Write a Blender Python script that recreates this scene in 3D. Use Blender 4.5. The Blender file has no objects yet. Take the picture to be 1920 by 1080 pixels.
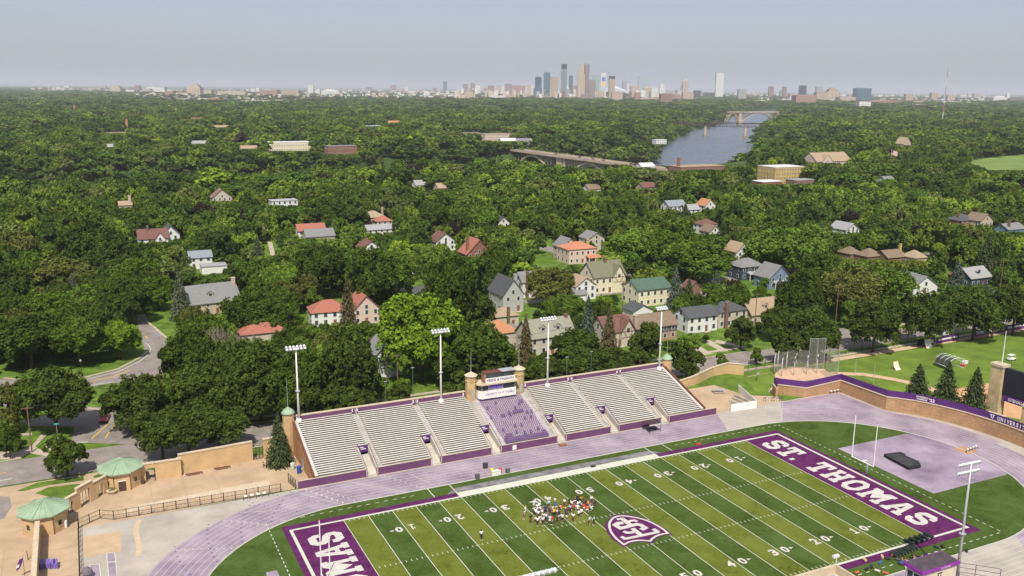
import bpy, math, random
import numpy as np
from mathutils import Matrix, Vector
rad=math.radians
R=random.Random(7)
SC=bpy.context.scene; COL=SC.collection
# ---------------------------------------------------------------- camera
CX,CY,CZ,YAW,PIT,ROL,FPX=-84.07,-147.82,76.345,0.450746,0.217464,0.009548,1694.39
Fw=Vector((math.sin(YAW)*math.cos(PIT),math.cos(YAW)*math.cos(PIT),-math.sin(PIT)))
_R=Vector((math.cos(YAW),-math.sin(YAW),0)); _U=_R.cross(Fw)
Rt=_R*math.cos(ROL)+_U*math.sin(ROL); Up=-_R*math.sin(ROL)+_U*math.cos(ROL)
CAM=Vector((CX,CY,CZ))
cd=bpy.data.cameras.new('camera'); cd.sensor_width=36; cd.lens=FPX/1920*36; cd.clip_start=1; cd.clip_end=90000
cam=bpy.data.objects.new('camera',cd); COL.objects.link(cam); SC.camera=cam
M4=Matrix(((Rt.x,Up.x,-Fw.x,CX),(Rt.y,Up.y,-Fw.y,CY),(Rt.z,Up.z,-Fw.z,CZ),(0,0,0,1)))
cam.matrix_world=M4
# ---------------------------------------------------------------- sky, sun, exposure
W=bpy.data.worlds.new('World'); SC.world=W; W.use_nodes=True
nt=W.node_tree; nt.nodes.clear()
wo=nt.nodes.new('ShaderNodeOutputWorld'); bg=nt.nodes.new('ShaderNodeBackground'); sk=nt.nodes.new('ShaderNodeTexSky')
sk.sky_type='NISHITA'; sk.sun_disc=False; sk.sun_elevation=rad(54); sk.sun_rotation=rad(206.6)
sk.air_density=1.0; sk.dust_density=2.2; sk.ozone_density=5.0; sk.altitude=250
bg.inputs[1].default_value=0.125
hz_=nt.nodes.new('ShaderNodeMix'); hz_.data_type='RGBA'; hz_.inputs[0].default_value=0.70; hz_.inputs[7].default_value=(3.42,3.55,4.02,1)   # thin high haze evening out the sky
nt.links.new(sk.outputs[0],hz_.inputs[6]); nt.links.new(hz_.outputs[2],bg.inputs[0]); nt.links.new(bg.outputs[0],wo.inputs[0])
sl=bpy.data.lights.new('sun','SUN'); sl.energy=4.6; sl.angle=rad(0.53); sl.color=(1,0.93,0.82)
sun=bpy.data.objects.new('sun',sl); COL.objects.link(sun)
el=rad(54); sd=Vector((0.447*math.cos(el),0.894*math.cos(el),-math.sin(el)))
sun.rotation_euler=sd.to_track_quat('-Z','Y').to_euler(); sun.location=(0,0,290)
SC.view_settings.view_transform='Standard'; SC.view_settings.look='None'; SC.view_settings.exposure=0.20; SC.view_settings.gamma=1
SC.cycles.volume_bounces=0; SC.cycles.max_bounces=6; SC.cycles.transparent_max_bounces=12
SC.cycles.use_denoising=True; SC.cycles.use_adaptive_sampling=True; SC.cycles.adaptive_threshold=0.02
# ---------------------------------------------------------------- helpers
def G(u,v,z=0.0):
    "photo pixel -> point on the horizontal plane z"
    d=Fw+Rt*((u-960)/FPX)-Up*((v-540)/FPX); t=(z-CZ)/d.z
    return (CX+d.x*t,CY+d.y*t)
def proj(x,y,z=0.0):
    d=Vector((x,y,z))-CAM; q=d.dot(Fw)
    if q<1: return None
    return (960+FPX*d.dot(Rt)/q,540-FPX*d.dot(Up)/q,q)
RIV=[(-900,640),(-300,650),(100,670),(300,705),(430,750),(600,830),(762,925),(840,1035),(900,1124),(1026,1277),(1210,1489),(1460,1775),(1690,2000),(1900,2210),(2250,2600),(2570,2960),(3300,3700),(4500,4300)]
RIV2=[(500,770),(640,815),(760,868),(850,925)]       # the broad pool before the bend
def rivd(x,y):
    b=1e9
    for (ax,ay),(bx,by) in list(zip(RIV,RIV[1:]))+list(zip(RIV2,RIV2[1:])):
        dx,dy=bx-ax,by-ay; t=max(0,min(1,((x-ax)*dx+(y-ay)*dy)/(dx*dx+dy*dy)))
        e=math.hypot(x-ax-t*dx,y-ay-t*dy)
        if e<b: b=e
    return b
def H(x,y):
    if y<450 or y>4700: return 0.0
    d=rivd(x,y)
    if d>150: return 0.0
    t=max(0,min(1,(d-76)/64)); t=t*t*(3-2*t)
    return -33+33*t
MATS={}
def nodes(m):
    m.use_nodes=True; t=m.node_tree; b=t.nodes['Principled BSDF']; return t,b
def mat(name,c,rough=0.8,n=0.15,sc=0.5,c2=None,metal=0,bump=0.0,spec=0.3,det=6):
    "principled with world-scale mottling between c*(1-n) and c*(1+n), or c to c2"
    if name in MATS: return MATS[name]
    m=bpy.data.materials.new(name); t,b=nodes(m)
    b.inputs['Roughness'].default_value=rough; b.inputs['Metallic'].default_value=metal; b.inputs['Specular IOR Level'].default_value=spec
    tc=t.nodes.new('ShaderNodeTexCoord'); ge=t.nodes.new('ShaderNodeNewGeometry'); no=t.nodes.new('ShaderNodeTexNoise'); no.inputs['Scale'].default_value=sc; no.inputs['Detail'].default_value=det; no.inputs['Roughness'].default_value=0.65
    rp=t.nodes.new('ShaderNodeValToRGB'); rp.color_ramp.elements[0].position=0.32; rp.color_ramp.elements[1].position=0.68
    lo=[x*(1-n) for x in c]; hi=[min(1,x*(1+n)) for x in c] if c2 is None else c2
    rp.color_ramp.elements[0].color=(*lo,1); rp.color_ramp.elements[1].color=(*hi,1)
    t.links.new(ge.outputs['Position'],no.inputs['Vector']); t.links.new(no.outputs[0],rp.inputs[0]); t.links.new(rp.outputs[0],b.inputs['Base Color'])
    if bump:
        bp=t.nodes.new('ShaderNodeBump'); bp.inputs['Strength'].default_value=bump; bp.inputs['Distance'].default_value=0.05
        t.links.new(no.outputs[0],bp.inputs['Height']); t.links.new(bp.outputs[0],b.inputs['Normal'])
    MATS[name]=m; return m
def brick(name,c,c2,sc=1.0):
    if name in MATS: return MATS[name]
    m=bpy.data.materials.new(name); t,b=nodes(m); b.inputs['Roughness'].default_value=0.9
    tc=t.nodes.new('ShaderNodeTexCoord'); sep=t.nodes.new('ShaderNodeSeparateXYZ'); add=t.nodes.new('ShaderNodeMath'); cb=t.nodes.new('ShaderNodeCombineXYZ')
    br=t.nodes.new('ShaderNodeTexBrick'); br.inputs['Color1'].default_value=(*c,1); br.inputs['Color2'].default_value=(*c2,1); br.inputs['Mortar'].default_value=(*[x*1.15 for x in c],1)
    br.inputs['Scale'].default_value=sc; br.inputs['Mortar Size'].default_value=0.012; br.inputs['Brick Width'].default_value=0.5; br.inputs['Row Height'].default_value=0.16
    no=t.nodes.new('ShaderNodeTexNoise'); no.inputs['Scale'].default_value=0.35; no.inputs['Detail'].default_value=5
    mx=t.nodes.new('ShaderNodeMix'); mx.data_type='RGBA'; mx.blend_type='MULTIPLY'; mx.inputs[0].default_value=0.6
    rp=t.nodes.new('ShaderNodeValToRGB'); rp.color_ramp.elements[0].position=0.3; rp.color_ramp.elements[1].position=0.7; rp.color_ramp.elements[0].color=(0.62,0.62,0.62,1)
    L=t.links.new; L(tc.outputs['Object'],sep.inputs[0]); L(sep.outputs[0],add.inputs[0]); L(sep.outputs[1],add.inputs[1]); L(add.outputs[0],cb.inputs[0]); L(sep.outputs[2],cb.inputs[1]); L(cb.outputs[0],br.inputs[0])
    L(tc.outputs['Object'],no.inputs[0]); L(no.outputs[0],rp.inputs[0]); L(br.outputs[0],mx.inputs[6]); L(rp.outputs[0],mx.inputs[7]); L(mx.outputs[2],b.inputs['Base Color'])
    MATS[name]=m; return m
def shingle(name,c):
    "roof: courses of tiles plus mottling"
    if name in MATS: return MATS[name]
    m=bpy.data.materials.new(name); t,b=nodes(m); b.inputs['Roughness'].default_value=0.9
    tc=t.nodes.new('ShaderNodeTexCoord'); no=t.nodes.new('ShaderNodeTexNoise'); no.inputs['Scale'].default_value=1.3; no.inputs['Detail'].default_value=8; no.inputs['Roughness'].default_value=0.75
    wv=t.nodes.new('ShaderNodeTexWave'); wv.bands_direction='Z'; wv.inputs['Scale'].default_value=1.1; wv.inputs['Distortion'].default_value=0.6
    mx=t.nodes.new('ShaderNodeMix'); mx.data_type='FLOAT'; mx.inputs[0].default_value=0.3
    rp=t.nodes.new('ShaderNodeValToRGB'); rp.color_ramp.elements[0].position=0.25; rp.color_ramp.elements[1].position=0.75
    rp.color_ramp.elements[0].color=(*[x*0.7 for x in c],1); rp.color_ramp.elements[1].color=(*[min(1,x*1.25) for x in c],1)
    L=t.links.new; L(tc.outputs['Object'],no.inputs[0]); L(tc.outputs['Object'],wv.inputs[0]); L(no.outputs[0],mx.inputs[2]); L(wv.outputs[0],mx.inputs[3]); L(mx.outputs[0],rp.inputs[0]); L(rp.outputs[0],b.inputs['Base Color'])
    MATS[name]=m; return m
def plain(name,c,rough=0.6,metal=0,spec=0.4): return mat(name,c,rough,0.06,3.0,metal=metal,spec=spec)
class MB:
    def __init__(s): s.v=[]; s.f=[]; s.m=[]; s.cm=0
    def add(s,vs,fs):
        n=len(s.v); s.v+=[tuple(p) for p in vs]; s.f+=[tuple(i+n for i in f) for f in fs]; s.m+=[s.cm]*len(fs); return s
    def box(s,x0,x1,y0,y1,z0,z1):
        return s.add([(x0,y0,z0),(x1,y0,z0),(x1,y1,z0),(x0,y1,z0),(x0,y0,z1),(x1,y0,z1),(x1,y1,z1),(x0,y1,z1)],[(0,3,2,1),(4,5,6,7),(0,1,5,4),(1,2,6,5),(2,3,7,6),(3,0,4,7)])
    def prism(s,poly,z0,z1):
        n=len(poly); a=sum(poly[i][0]*poly[(i+1)%n][1]-poly[(i+1)%n][0]*poly[i][1] for i in range(n))
        if a<0: poly=poly[::-1]
        return s.add([(x,y,z0) for x,y in poly]+[(x,y,z1) for x,y in poly],[tuple(range(n))[::-1],tuple(range(n,2*n))]+[(i,(i+1)%n,n+(i+1)%n,n+i) for i in range(n)])
    def flat(s,poly,z):
        n=len(poly); a=sum(poly[i][0]*poly[(i+1)%n][1]-poly[(i+1)%n][0]*poly[i][1] for i in range(n))
        if a<0: poly=poly[::-1]
        return s.add([(x,y,z) for x,y in poly],[tuple(range(n))])
    def tube(s,pts,r,n=6,r1=None,cap=True):
        pts=[Vector(p) for p in pts]; k=len(pts); rings=[]
        for i,p in enumerate(pts):
            d=(pts[min(i+1,k-1)]-pts[max(i-1,0)]).normalized(); a=Vector((0,0,1)) if abs(d.z)<0.9 else Vector((1,0,0))
            e1=d.cross(a).normalized(); e2=d.cross(e1)
            rr=r if r1 is None else r+(r1-r)*i/(k-1)
            rings.append([p+(e1*math.cos(2*math.pi*j/n)+e2*math.sin(2*math.pi*j/n))*rr for j in range(n)])
        vs=[q for g in rings for q in g]; fs=[]
        for i in range(k-1):
            for j in range(n): fs.append((i*n+j,i*n+(j+1)%n,(i+1)*n+(j+1)%n,(i+1)*n+j))
        if cap: fs+=[tuple(range(n))[::-1],tuple(range((k-1)*n,k*n))]
        return s.add(vs,fs)
    def lathe(s,prof,n=12,cx=0,cy=0,a0=0):
        vs=[];fs=[];k=len(prof)
        for r,z in prof:
            for j in range(n): a=a0+2*math.pi*j/n; vs.append((cx+r*math.cos(a),cy+r*math.sin(a),z))
        for i in range(k-1):
            for j in range(n): fs.append((i*n+j,i*n+(j+1)%n,(i+1)*n+(j+1)%n,(i+1)*n+j))
        fs+=[tuple(range(n))[::-1],tuple(range((k-1)*n,k*n))]
        return s.add(vs,fs)
    def build(s,name,mats,parent=None,smooth=False,loc=None):
        if not isinstance(mats,(list,tuple)): mats=[mats]
        me=bpy.data.meshes.new(name); off=(0,0,0)
        if parent is not None and parent.get('_w'): off=tuple(parent.location)
        me.from_pydata([(x-off[0],y-off[1],z-off[2]) for x,y,z in s.v],[],s.f)
        for m in mats: me.materials.append(m)
        if len(mats)>1: me.polygons.foreach_set('material_index',s.m)
        if smooth: me.polygons.foreach_set('use_smooth',[True]*len(me.polygons))
        o=bpy.data.objects.new(name,me); COL.objects.link(o)
        if parent is not None: o.parent=parent
        if loc: o.location=loc
        return o
def tag(o,label=None,cat=None,group=None,kind=None):
    if label: o['label']=label
    if cat: o['category']=cat
    if group: o['group']=group
    if kind: o['kind']=kind
    return o
def thing(name,label,cat,loc=(0,0,0),rz=0,group=None,world=False):
    o=bpy.data.objects.new(name,None); COL.objects.link(o); o.location=loc; o.rotation_euler=(0,0,rz); o.empty_display_size=0.1
    if world: o['_w']=1        # parts are given in world coordinates
    return tag(o,label,cat,group)
def struct(name,mb,m,**k):
    o=mb.build(name,m,**k); o['kind']='structure'; return o
def copy_tree(o,parent=None):
    c=o.copy(); COL.objects.link(c)
    if parent is not None: c.parent=parent
    for ch in list(o.children): copy_tree(ch,c)
    return c
ORD='first second third fourth fifth sixth seventh eighth ninth tenth eleventh twelfth thirteenth fourteenth fifteenth sixteenth seventeenth eighteenth nineteenth twentieth'.split()
def ordn(i):
    if i<20: return ORD[i]
    T=['','','twenty','thirty','forty','fifty','sixty','seventy','eighty','ninety']; n=i+1
    if n<100:
        t,o=divmod(n,10)
        return (T[t][:-1]+'ieth') if o==0 else T[t]+'-'+ORD[o-1]
    return 'hundred and '+ordn(n-101) if n>100 else 'hundredth'
def textmesh(s,size=1,shear=0,bold=0.0,ext=0.0):
    cu=bpy.data.curves.new('t','FONT'); cu.body=s; cu.size=size; cu.align_x='CENTER'; cu.align_y='CENTER'; cu.offset=bold; cu.extrude=ext; cu.shear=shear; cu.resolution_u=2
    o=bpy.data.objects.new('t',cu); COL.objects.link(o)
    dg=bpy.context.evaluated_depsgraph_get(); me=bpy.data.meshes.new_from_object(o.evaluated_get(dg))
    bpy.data.objects.remove(o); return me
def text(name,s,m,origin,ex,ey,w=None,h=None,parent=None,bold=0.01,size=1):
    "lettering lying in the plane (ex, ey) centred on origin, stretched to w by h metres"
    me=textmesh(s,size,bold=bold); co=np.empty(len(me.vertices)*3); me.vertices.foreach_get('co',co); co=co.reshape(-1,3)
    lo,hi=co.min(0),co.max(0); c=(lo+hi)/2; d=hi-lo
    sx=(w/d[0]) if w else (h/d[1]); sy=(h/d[1]) if h else sx
    ex=np.array(ex,float); ey=np.array(ey,float); q=(co-c); P=np.array(origin)+np.outer(q[:,0]*sx,ex)+np.outer(q[:,1]*sy,ey)
    if parent is not None and parent.get('_w'): P=P-np.array(parent.location)
    me.vertices.foreach_set('co',P.ravel()); me.update(); me.name=name; me.materials.clear(); me.materials.append(m)
    o=bpy.data.objects.new(name,me); COL.objects.link(o)
    if parent is not None: o.parent=parent
    return o
def stroke(path,w,closed=False):
    "mitred quads along a 2-D path"
    P=[Vector(p) for p in path]; n=len(P); L=[];Rr=[]
    for i in range(n):
        a=P[i-1] if (i>0 or closed) else None; b=P[(i+1)%n] if (i<n-1 or closed) else None
        d1=(P[i]-a).normalized() if a is not None else None; d2=(b-P[i]).normalized() if b is not None else None
        if d1 is None: d1=d2
        if d2 is None: d2=d1
        n1=Vector((-d1.y,d1.x)); n2=Vector((-d2.y,d2.x)); m=(n1+n2)
        m=m.normalized() if m.length>1e-6 else n1
        k=w/2/max(0.35,m.dot(n1)); L.append(P[i]+m*k); Rr.append(P[i]-m*k)
    q=[]
    for i in range(n if closed else n-1):
        j=(i+1)%n; q.append([tuple(Rr[i]),tuple(Rr[j]),tuple(L[j]),tuple(L[i])])
    return q
def objcol(name,rough=0.7,n=0.1):
    "paint or cloth whose colour is the object's own colour"
    if name in MATS: return MATS[name]
    m=bpy.data.materials.new(name); t,b=nodes(m); b.inputs['Roughness'].default_value=rough
    oi=t.nodes.new('ShaderNodeObjectInfo'); tc=t.nodes.new('ShaderNodeTexCoord'); no=t.nodes.new('ShaderNodeTexNoise'); no.inputs['Scale'].default_value=2
    mp=t.nodes.new('ShaderNodeMapRange'); mp.inputs[3].default_value=1-n; mp.inputs[4].default_value=1+n
    mx=t.nodes.new('ShaderNodeVectorMath'); mx.operation='SCALE'
    L=t.links.new; L(tc.outputs['Object'],no.inputs[0]); L(no.outputs[0],mp.inputs[0]); L(oi.outputs['Color'],mx.inputs[0]); L(mp.outputs[0],mx.inputs['Scale']); L(mx.outputs[0],b.inputs['Base Color'])
    MATS[name]=m; return m
# common materials
PUR=mat('purple_paint',(0.132,0.053,0.125),0.6,0.12,0.4); PURB=mat('purple_vinyl',(0.092,0.026,0.155),0.5,0.1,0.3)
WHITE=mat('white_paint',(0.74,0.73,0.70),0.6,0.06,1.2); LINE=mat('line_white',(0.52,0.53,0.45),0.9,0.12,1.5)
CONC=mat('concrete',(0.45,0.41,0.35),0.9,0.2,0.35,det=9); CREAM=mat('cream_coping',(0.52,0.43,0.31),0.85,0.12,0.6)
TAN=mat('tan_concrete',(0.42,0.31,0.205),0.9,0.18,0.16,det=9); BEN=mat('bench_aluminium',(0.66,0.63,0.575),0.45,0.10,0.9,spec=0.5)
YBR=brick('yellow_brick',(0.60,0.42,0.22),(0.50,0.33,0.165),2.2); OBR=brick('orange_brick',(0.44,0.23,0.10),(0.36,0.19,0.09),2.2)
COP=mat('green_copper',(0.27,0.365,0.25),0.7,0.16,0.5); STEEL=mat('galvanised_steel',(0.48,0.49,0.50),0.4,0.1,2,metal=0.4)
BLK=mat('black_metal',(0.022,0.022,0.026),0.5,0.2,2); DARK=mat('dark_glass',(0.03,0.035,0.045),0.12,0.3,0.8,spec=0.6)
GLASS=mat('window_glass',(0.045,0.055,0.065),0.1,0.4,0.6,spec=0.7); BRN=mat('brown_rail',(0.14,0.05,0.035),0.7,0.2,1.0)
LAMP=mat('lamp_reflector',(0.62,0.64,0.66),0.3,0.04,2,spec=0.6); WOOD=mat('pole_wood',(0.17,0.11,0.07),0.9,0.25,1.5)
# ================================================================ ground, roads, river
def lerp(a,b,n): return [a+(b-a)*i/n for i in range(n)]
xs=[-60000,-25000,-9000,-4000,-2000]+lerp(-900,3400,150)+[3400,5000,9000,25000,60000]
ys=[-40000,-9000,-2000,-400]+lerp(0,3700,130)+[3700,5000,9000,25000,70000]
mb=MB(); nx=len(xs)
mb.v=[(x,y,H(x,y)) for y in ys for x in xs]
mb.f=[(j*nx+i,j*nx+i+1,(j+1)*nx+i+1,(j+1)*nx+i) for j in range(len(ys)-1) for i in range(nx-1)]; mb.m=[0]*len(mb.f)
gm=bpy.data.materials.new('ground_cover'); t,b=nodes(gm); b.inputs['Roughness'].default_value=0.95; b.inputs['Specular IOR Level'].default_value=0.1
ge=t.nodes.new('ShaderNodeNewGeometry'); n1=t.nodes.new('ShaderNodeTexNoise'); n1.inputs['Scale'].default_value=0.012; n1.inputs['Detail'].default_value=9; n1.inputs['Roughness'].default_value=0.7
r1=t.nodes.new('ShaderNodeValToRGB'); r1.color_ramp.elements[0].position=0.35; r1.color_ramp.elements[0].color=(0.030,0.048,0.016,1); r1.color_ramp.elements[1].position=0.66; r1.color_ramp.elements[1].color=(0.09,0.15,0.028,1)
e=r1.color_ramp.elements.new(0.5); e.color=(0.05,0.085,0.02,1)
t.links.new(ge.outputs['Position'],n1.inputs[0]); t.links.new(n1.outputs[0],r1.inputs[0]); t.links.new(r1.outputs[0],b.inputs['Base Color'])
struct('ground',mb,gm,smooth=True)
# the river
mb=MB(); path=[Vector(p) for p in RIV]
for q in stroke(RIV,178): mb.flat(q,-30)
for q in stroke(RIV2,178): mb.flat(q,-30.03)
wm=bpy.data.materials.new('river_water'); t,b=nodes(wm); b.inputs['Base Color'].default_value=(0.09,0.11,0.145,1); b.inputs['Roughness'].default_value=0.16; b.inputs['IOR'].default_value=1.33; b.inputs['Specular IOR Level'].default_value=0.75
ge=t.nodes.new('ShaderNodeNewGeometry'); mp=t.nodes.new('ShaderNodeMapping'); mp.inputs['Scale'].default_value=(0.02,0.035,1); mp.inputs['Rotation'].default_value=(0,0,0.7)
no=t.nodes.new('ShaderNodeTexNoise'); no.inputs['Scale'].default_value=1; no.inputs['Detail'].default_value=9; no.inputs['Roughness'].default_value=0.72; no.inputs['Distortion'].default_value=1.2
bp=t.nodes.new('ShaderNodeBump'); bp.inputs['Strength'].default_value=0.9; bp.inputs['Distance'].default_value=2.4
rr=t.nodes.new('ShaderNodeMapRange'); rr.inputs[3].default_value=0.05; rr.inputs[4].default_value=0.42
L=t.links.new; L(ge.outputs['Position'],mp.inputs[0]); L(mp.outputs[0],no.inputs[0]); L(no.outputs[0],bp.inputs['Height']); L(bp.outputs[0],b.inputs['Normal']); L(no.outputs[0],rr.inputs[0]); L(rr.outputs[0],b.inputs['Roughness'])
struct('river_water',mb,wm)
GRASS=mat('lawn_grass',(0.075,0.13,0.022),0.95,0.35,0.25,c2=(0.15,0.24,0.035),spec=0.1,det=10)
BGR=mat('baseball_grass',(0.105,0.17,0.028),0.95,0.25,0.12,c2=(0.16,0.235,0.035),spec=0.1,det=10)
ASPH=mat('asphalt',(0.21,0.185,0.165),0.9,0.14,0.3,c2=(0.29,0.26,0.235),det=9); WALK=mat('sidewalk_concrete',(0.42,0.36,0.28),0.9,0.15,0.5)
CLAY=mat('infield_clay',(0.52,0.30,0.16),0.95,0.12,0.4); YEL=mat('yellow_line',(0.62,0.38,0.06),0.8,0.12,1); DGR=mat('warning_gravel',(0.52,0.36,0.24),0.95,0.12,0.4)
def sheet(name,polys,m,z,px=True,zz=0):
    mb=MB()
    for i,p in enumerate(polys): mb.flat([G(*q) for q in p] if px else p,z+i*zz)
    return struct(name,mb,m)
# lawns of the near neighbourhood
sheet('lawn',[[(-230,12),(300,12),(420,230),(420,330),(-60,330),(-230,200)]],GRASS,0.010,px=False)
# the main street parallel to the stand, its kerbs and pavements
sheet('street',[[(-240,41.7),(-60,41.7),(60,44.6),(150,46.3),(330,46.3),(330,55.4),(60,55.4),(-60,54.6),(-240,54.6)]],ASPH,0.03,px=False)
mb=MB()
for x0,x1,y0,y1 in [(-76,60,41.1,41.4),(60,330,44.9,45.2)]: mb.box(x0,x1,y0+(.0),y1,0.0,0.13)
for x0,x1,y in [(-60,93,55.6),(140,330,55.6),(-240,-99,54.9)]: mb.box(x0,x1,y,y+.3,0.0,0.13)
struct('kerb',mb,WALK)
sheet('pavement',[[(-60,58.4),(93,59.2),(93,60.7),(-60,59.9)],[(140,59.2),(330,59.2),(330,60.7),(140,60.7)],[(-46,38.2),(52,38.2),(52,39.8),(-46,39.8)],[(77,40.3),(330,41.8),(330,43.4),(77,42)]],WALK,0.045,px=False,zz=0.004)
# side street on the right, a back street further off
sheet('side_street',[[(122,54),(142,54),(137,80),(130,150),(124,260),(116,260),(121,150),(126,80)],[(60,136),(330,150),(330,156),(60,142)]],ASPH,0.036,px=False,zz=0.004)
# curving parkway on the left with its junction
sheet('parkway_road',[[(-40,705),(7,711),(55,716),(110,715),(159,710),(222,694),(263,674),(273,661),(268,645),(262,625),(256,590),(272,590),(280,607),(297,622),(313,640),(303,667),(302,690),(310,716),(300,724),(262,721),(213,718),(167,726),(110,738),(60,760),(-40,765)],
  [(133,830),(272,834),(252,800),(262,760),(290,726),(300,720),(262,719),(222,762),(207,766),(165,763),(110,772),(40,790),(60,800),(140,800)]],ASPH,0.05,zz=0.006)
sheet('parkway_centre_line',[stroke([G(170,716),G(213,706),G(245,694)],0.35)[0],stroke([G(170,716),G(213,706),G(245,694)],0.35)[1],stroke([G(258,618),G(262,624)],0.4)[0],stroke([G(272,630),G(277,634)],0.4)[0]],YEL,0.075,px=False)
p=[G(*q) for q in [(159,713),(222,697),(262,678),(279,664),(283,655),(279,648),(272,643)]]
sheet('parkway_edge_line',stroke(p,0.25)+stroke([G(0,715),G(52,720)],0.25)+stroke([G(167,724),G(213,716)],0.25),LINE,0.075,px=False)
p=[G(*q) for q in [(7,709),(55,714),(110,713),(159,708),(222,692),(263,671),(276,660)]]
mb=MB()
for q in stroke(p,0.8): mb.prism(q,0.0,0.15)
for q in stroke([G(*q) for q in [(277,604),(296,620),(312,634)]],0.8): mb.prism(q,0.0,0.15)
for q in stroke([G(*q) for q in [(165,766),(190,769),(207,768),(214,764)]],0.8): mb.prism(q,0.0,0.15)
struct('parkway_kerb',mb,WALK)
sheet('junction_markings',[stroke([G(172,823),G(206,792)],0.3)[0],stroke([G(197,822),G(219,792)],0.3)[0],stroke([G(0,888),G(12,886)],0.3)[0]],YEL,0.065,px=False)
sheet('stop_line',[stroke([G(145,831),G(165,829)],0.4)[0],stroke([G(0,902),G(22,898)],0.3)[0]],LINE,0.065,px=False)
# pavements among the grass on the left
sheet('left_pavement',[[(0,846),(30,848),(60,836),(80,812),(88,815),(66,838),(92,851),(88,856),(55,850),(32,862),(0,862)],[(88,832),(100,838),(98,846),(84,842)],[(0,815),(60,812),(60,816),(0,820)]],WALK,0.05,zz=0.004)
# the concrete forecourt and concourse
sheet('plaza_concrete',[[(-240,-90),(-88.2,-90),(-88.2,16.5),(-80,16.5),(-49,17.0),(-46,17),(-46,36),(-60,36.5),(-74,36.8),(-79,41.0),(-104,41.0),(-240,41.0)],[(50.2,16.6),(72,16.6),(72,21.0),(66,25),(64,34.5),(46,34.5),(46,17)]],TAN,0.02,px=False)
sheet('plaza_light_slab',[[(232,960),(262,947),(480,904),(503,900),(508,912),(300,945),(226,965)]],CREAM,0.032)
sheet('plaza_lawn',[[(30,921),(70,905),(157,893),(157,901),(92,910),(45,921)],[(66,925),(90,914),(150,907),(150,918),(118,935),(100,934)],[(175,893),(196,885),(196,894),(176,896)]],GRASS,0.036)
sheet('car_park',[[(-30,930),(18,931),(22,950),(8,972),(-30,985)]],ASPH,0.036)
JM=mat('joint_line',(0.34,0.26,0.18),0.9,0.1,1)
sheet('plaza_joints',sum([stroke([(x,17.2),(x,32)],0.09) for x in (-58,-64,-70,-76)],[])+sum([stroke([(-88.3-0.5,y),(-94,y)],0.09) for y in (-5,0,5,10)],[])+sum([stroke([(-130,y),(-95.6,y)],0.09) for y in (-10,0,10,20,30)],[])+sum([stroke([(x,-20),(x,14)],0.09) for x in (-100,-108,-116)],[]),JM,0.040,px=False)
# ================================================================ running track and turf
YC=-24.4; RI=30.7; XL=-43.5; XR=55.3
def oval(r,n=40):
    p=[(XR+ r*math.cos(a),YC+r*math.sin(a)) for a in [ -math.pi/2+math.pi*i/n for i in range(n+1)]]
    return p+[(XL+ r*math.cos(a),YC+r*math.sin(a)) for a in [ math.pi/2+math.pi*i/n for i in range(n+1)]]
GRY=mat('grey_track_surface',(0.355,0.32,0.28),0.9,0.14,0.12,c2=(0.46,0.415,0.365),det=9)
LIL=mat('lilac_track',(0.225,0.170,0.235),0.9,0.16,0.13,c2=(0.385,0.318,0.372),det=9)
LILD=mat('worn_lilac_pad',(0.20,0.155,0.22),0.9,0.2,0.09,c2=(0.40,0.33,0.405),det=9)
sheet('track_apron',[[(-88.6,-90),(70,-90),(85,-80)]+[(XR+44.3*math.cos(rad(a)),YC+44.3*math.sin(rad(a))) for a in range(-62,30,4)]+[(90.4,1.2),(90.4,16.95),(50,16.95),(50,16.5),(-88.6,16.5)]],GRY,0.030,px=False)
mb=MB(); a=oval(RI+9.9); n=len(a); bb=oval(RI)
for i in range(n):
    j=(i+1)%n; mb.add([(*bb[i],0.045),(*a[i],0.045),(*a[j],0.045),(*bb[j],0.045)],[(0,1,2,3)])
struct('running_track',mb,LIL)
mb=MB(); p=[(x,y) for x,y in oval(RI+9.9) if x>62 and y>-24]+[(66,YC+RI+9.9)]
mb.flat([(70,16.4),(89.6,16.1),(89.6,1),(92.5,-3.5),(96.4,-12),(97.6,-24.4),(XR+RI+9.95,-24.4)]+[q for q in oval(RI+9.95) if q[0]>60 and q[1]>-24.3],0.040); struct('track_corner_pad',mb,LIL)
# the paler bare stretches of the home straight
mb=MB(); mb.add([(46,6.4,.052),(62.0,6.0,.052),(70.3,16.1,.052),(50.6,16.1,.052)],[(0,1,2,3)]); mb.add([(36,-65,.052),(52,-65,.052),(60,-55.2,.052),(42.6,-55.2,.052)],[(0,1,2,3)])
struct('bare_track_stretch',mb,GRY)
mb=MB()
for k in range(9):
    p=oval(RI+0.2+1.19*k)
    for q in stroke(p,0.075,True): mb.flat(q,0.060)
for q in stroke(oval(RI-0.06),0.14,True): mb.prism(q,0.03,0.10)
struct('lane_lines',mb,LINE)
mb=MB()
for (x0,y0,x1,y1,w) in [(-51.5,15.9,-44.2,6.4,.09),(-40.5,15.9,-31.5,6.4,.09),(-28.8,15.9,-25.4,6.4,.09),(-44.0,11,-38.5,6.6,.07),(-62,11,-55.8,9,.08),(50.6,16,62,6.3,.08),(-66,8,-62,3,.07)]:
    for q in stroke([(x0,y0),(x1,y1)],w): mb.flat(q,0.066)
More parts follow.
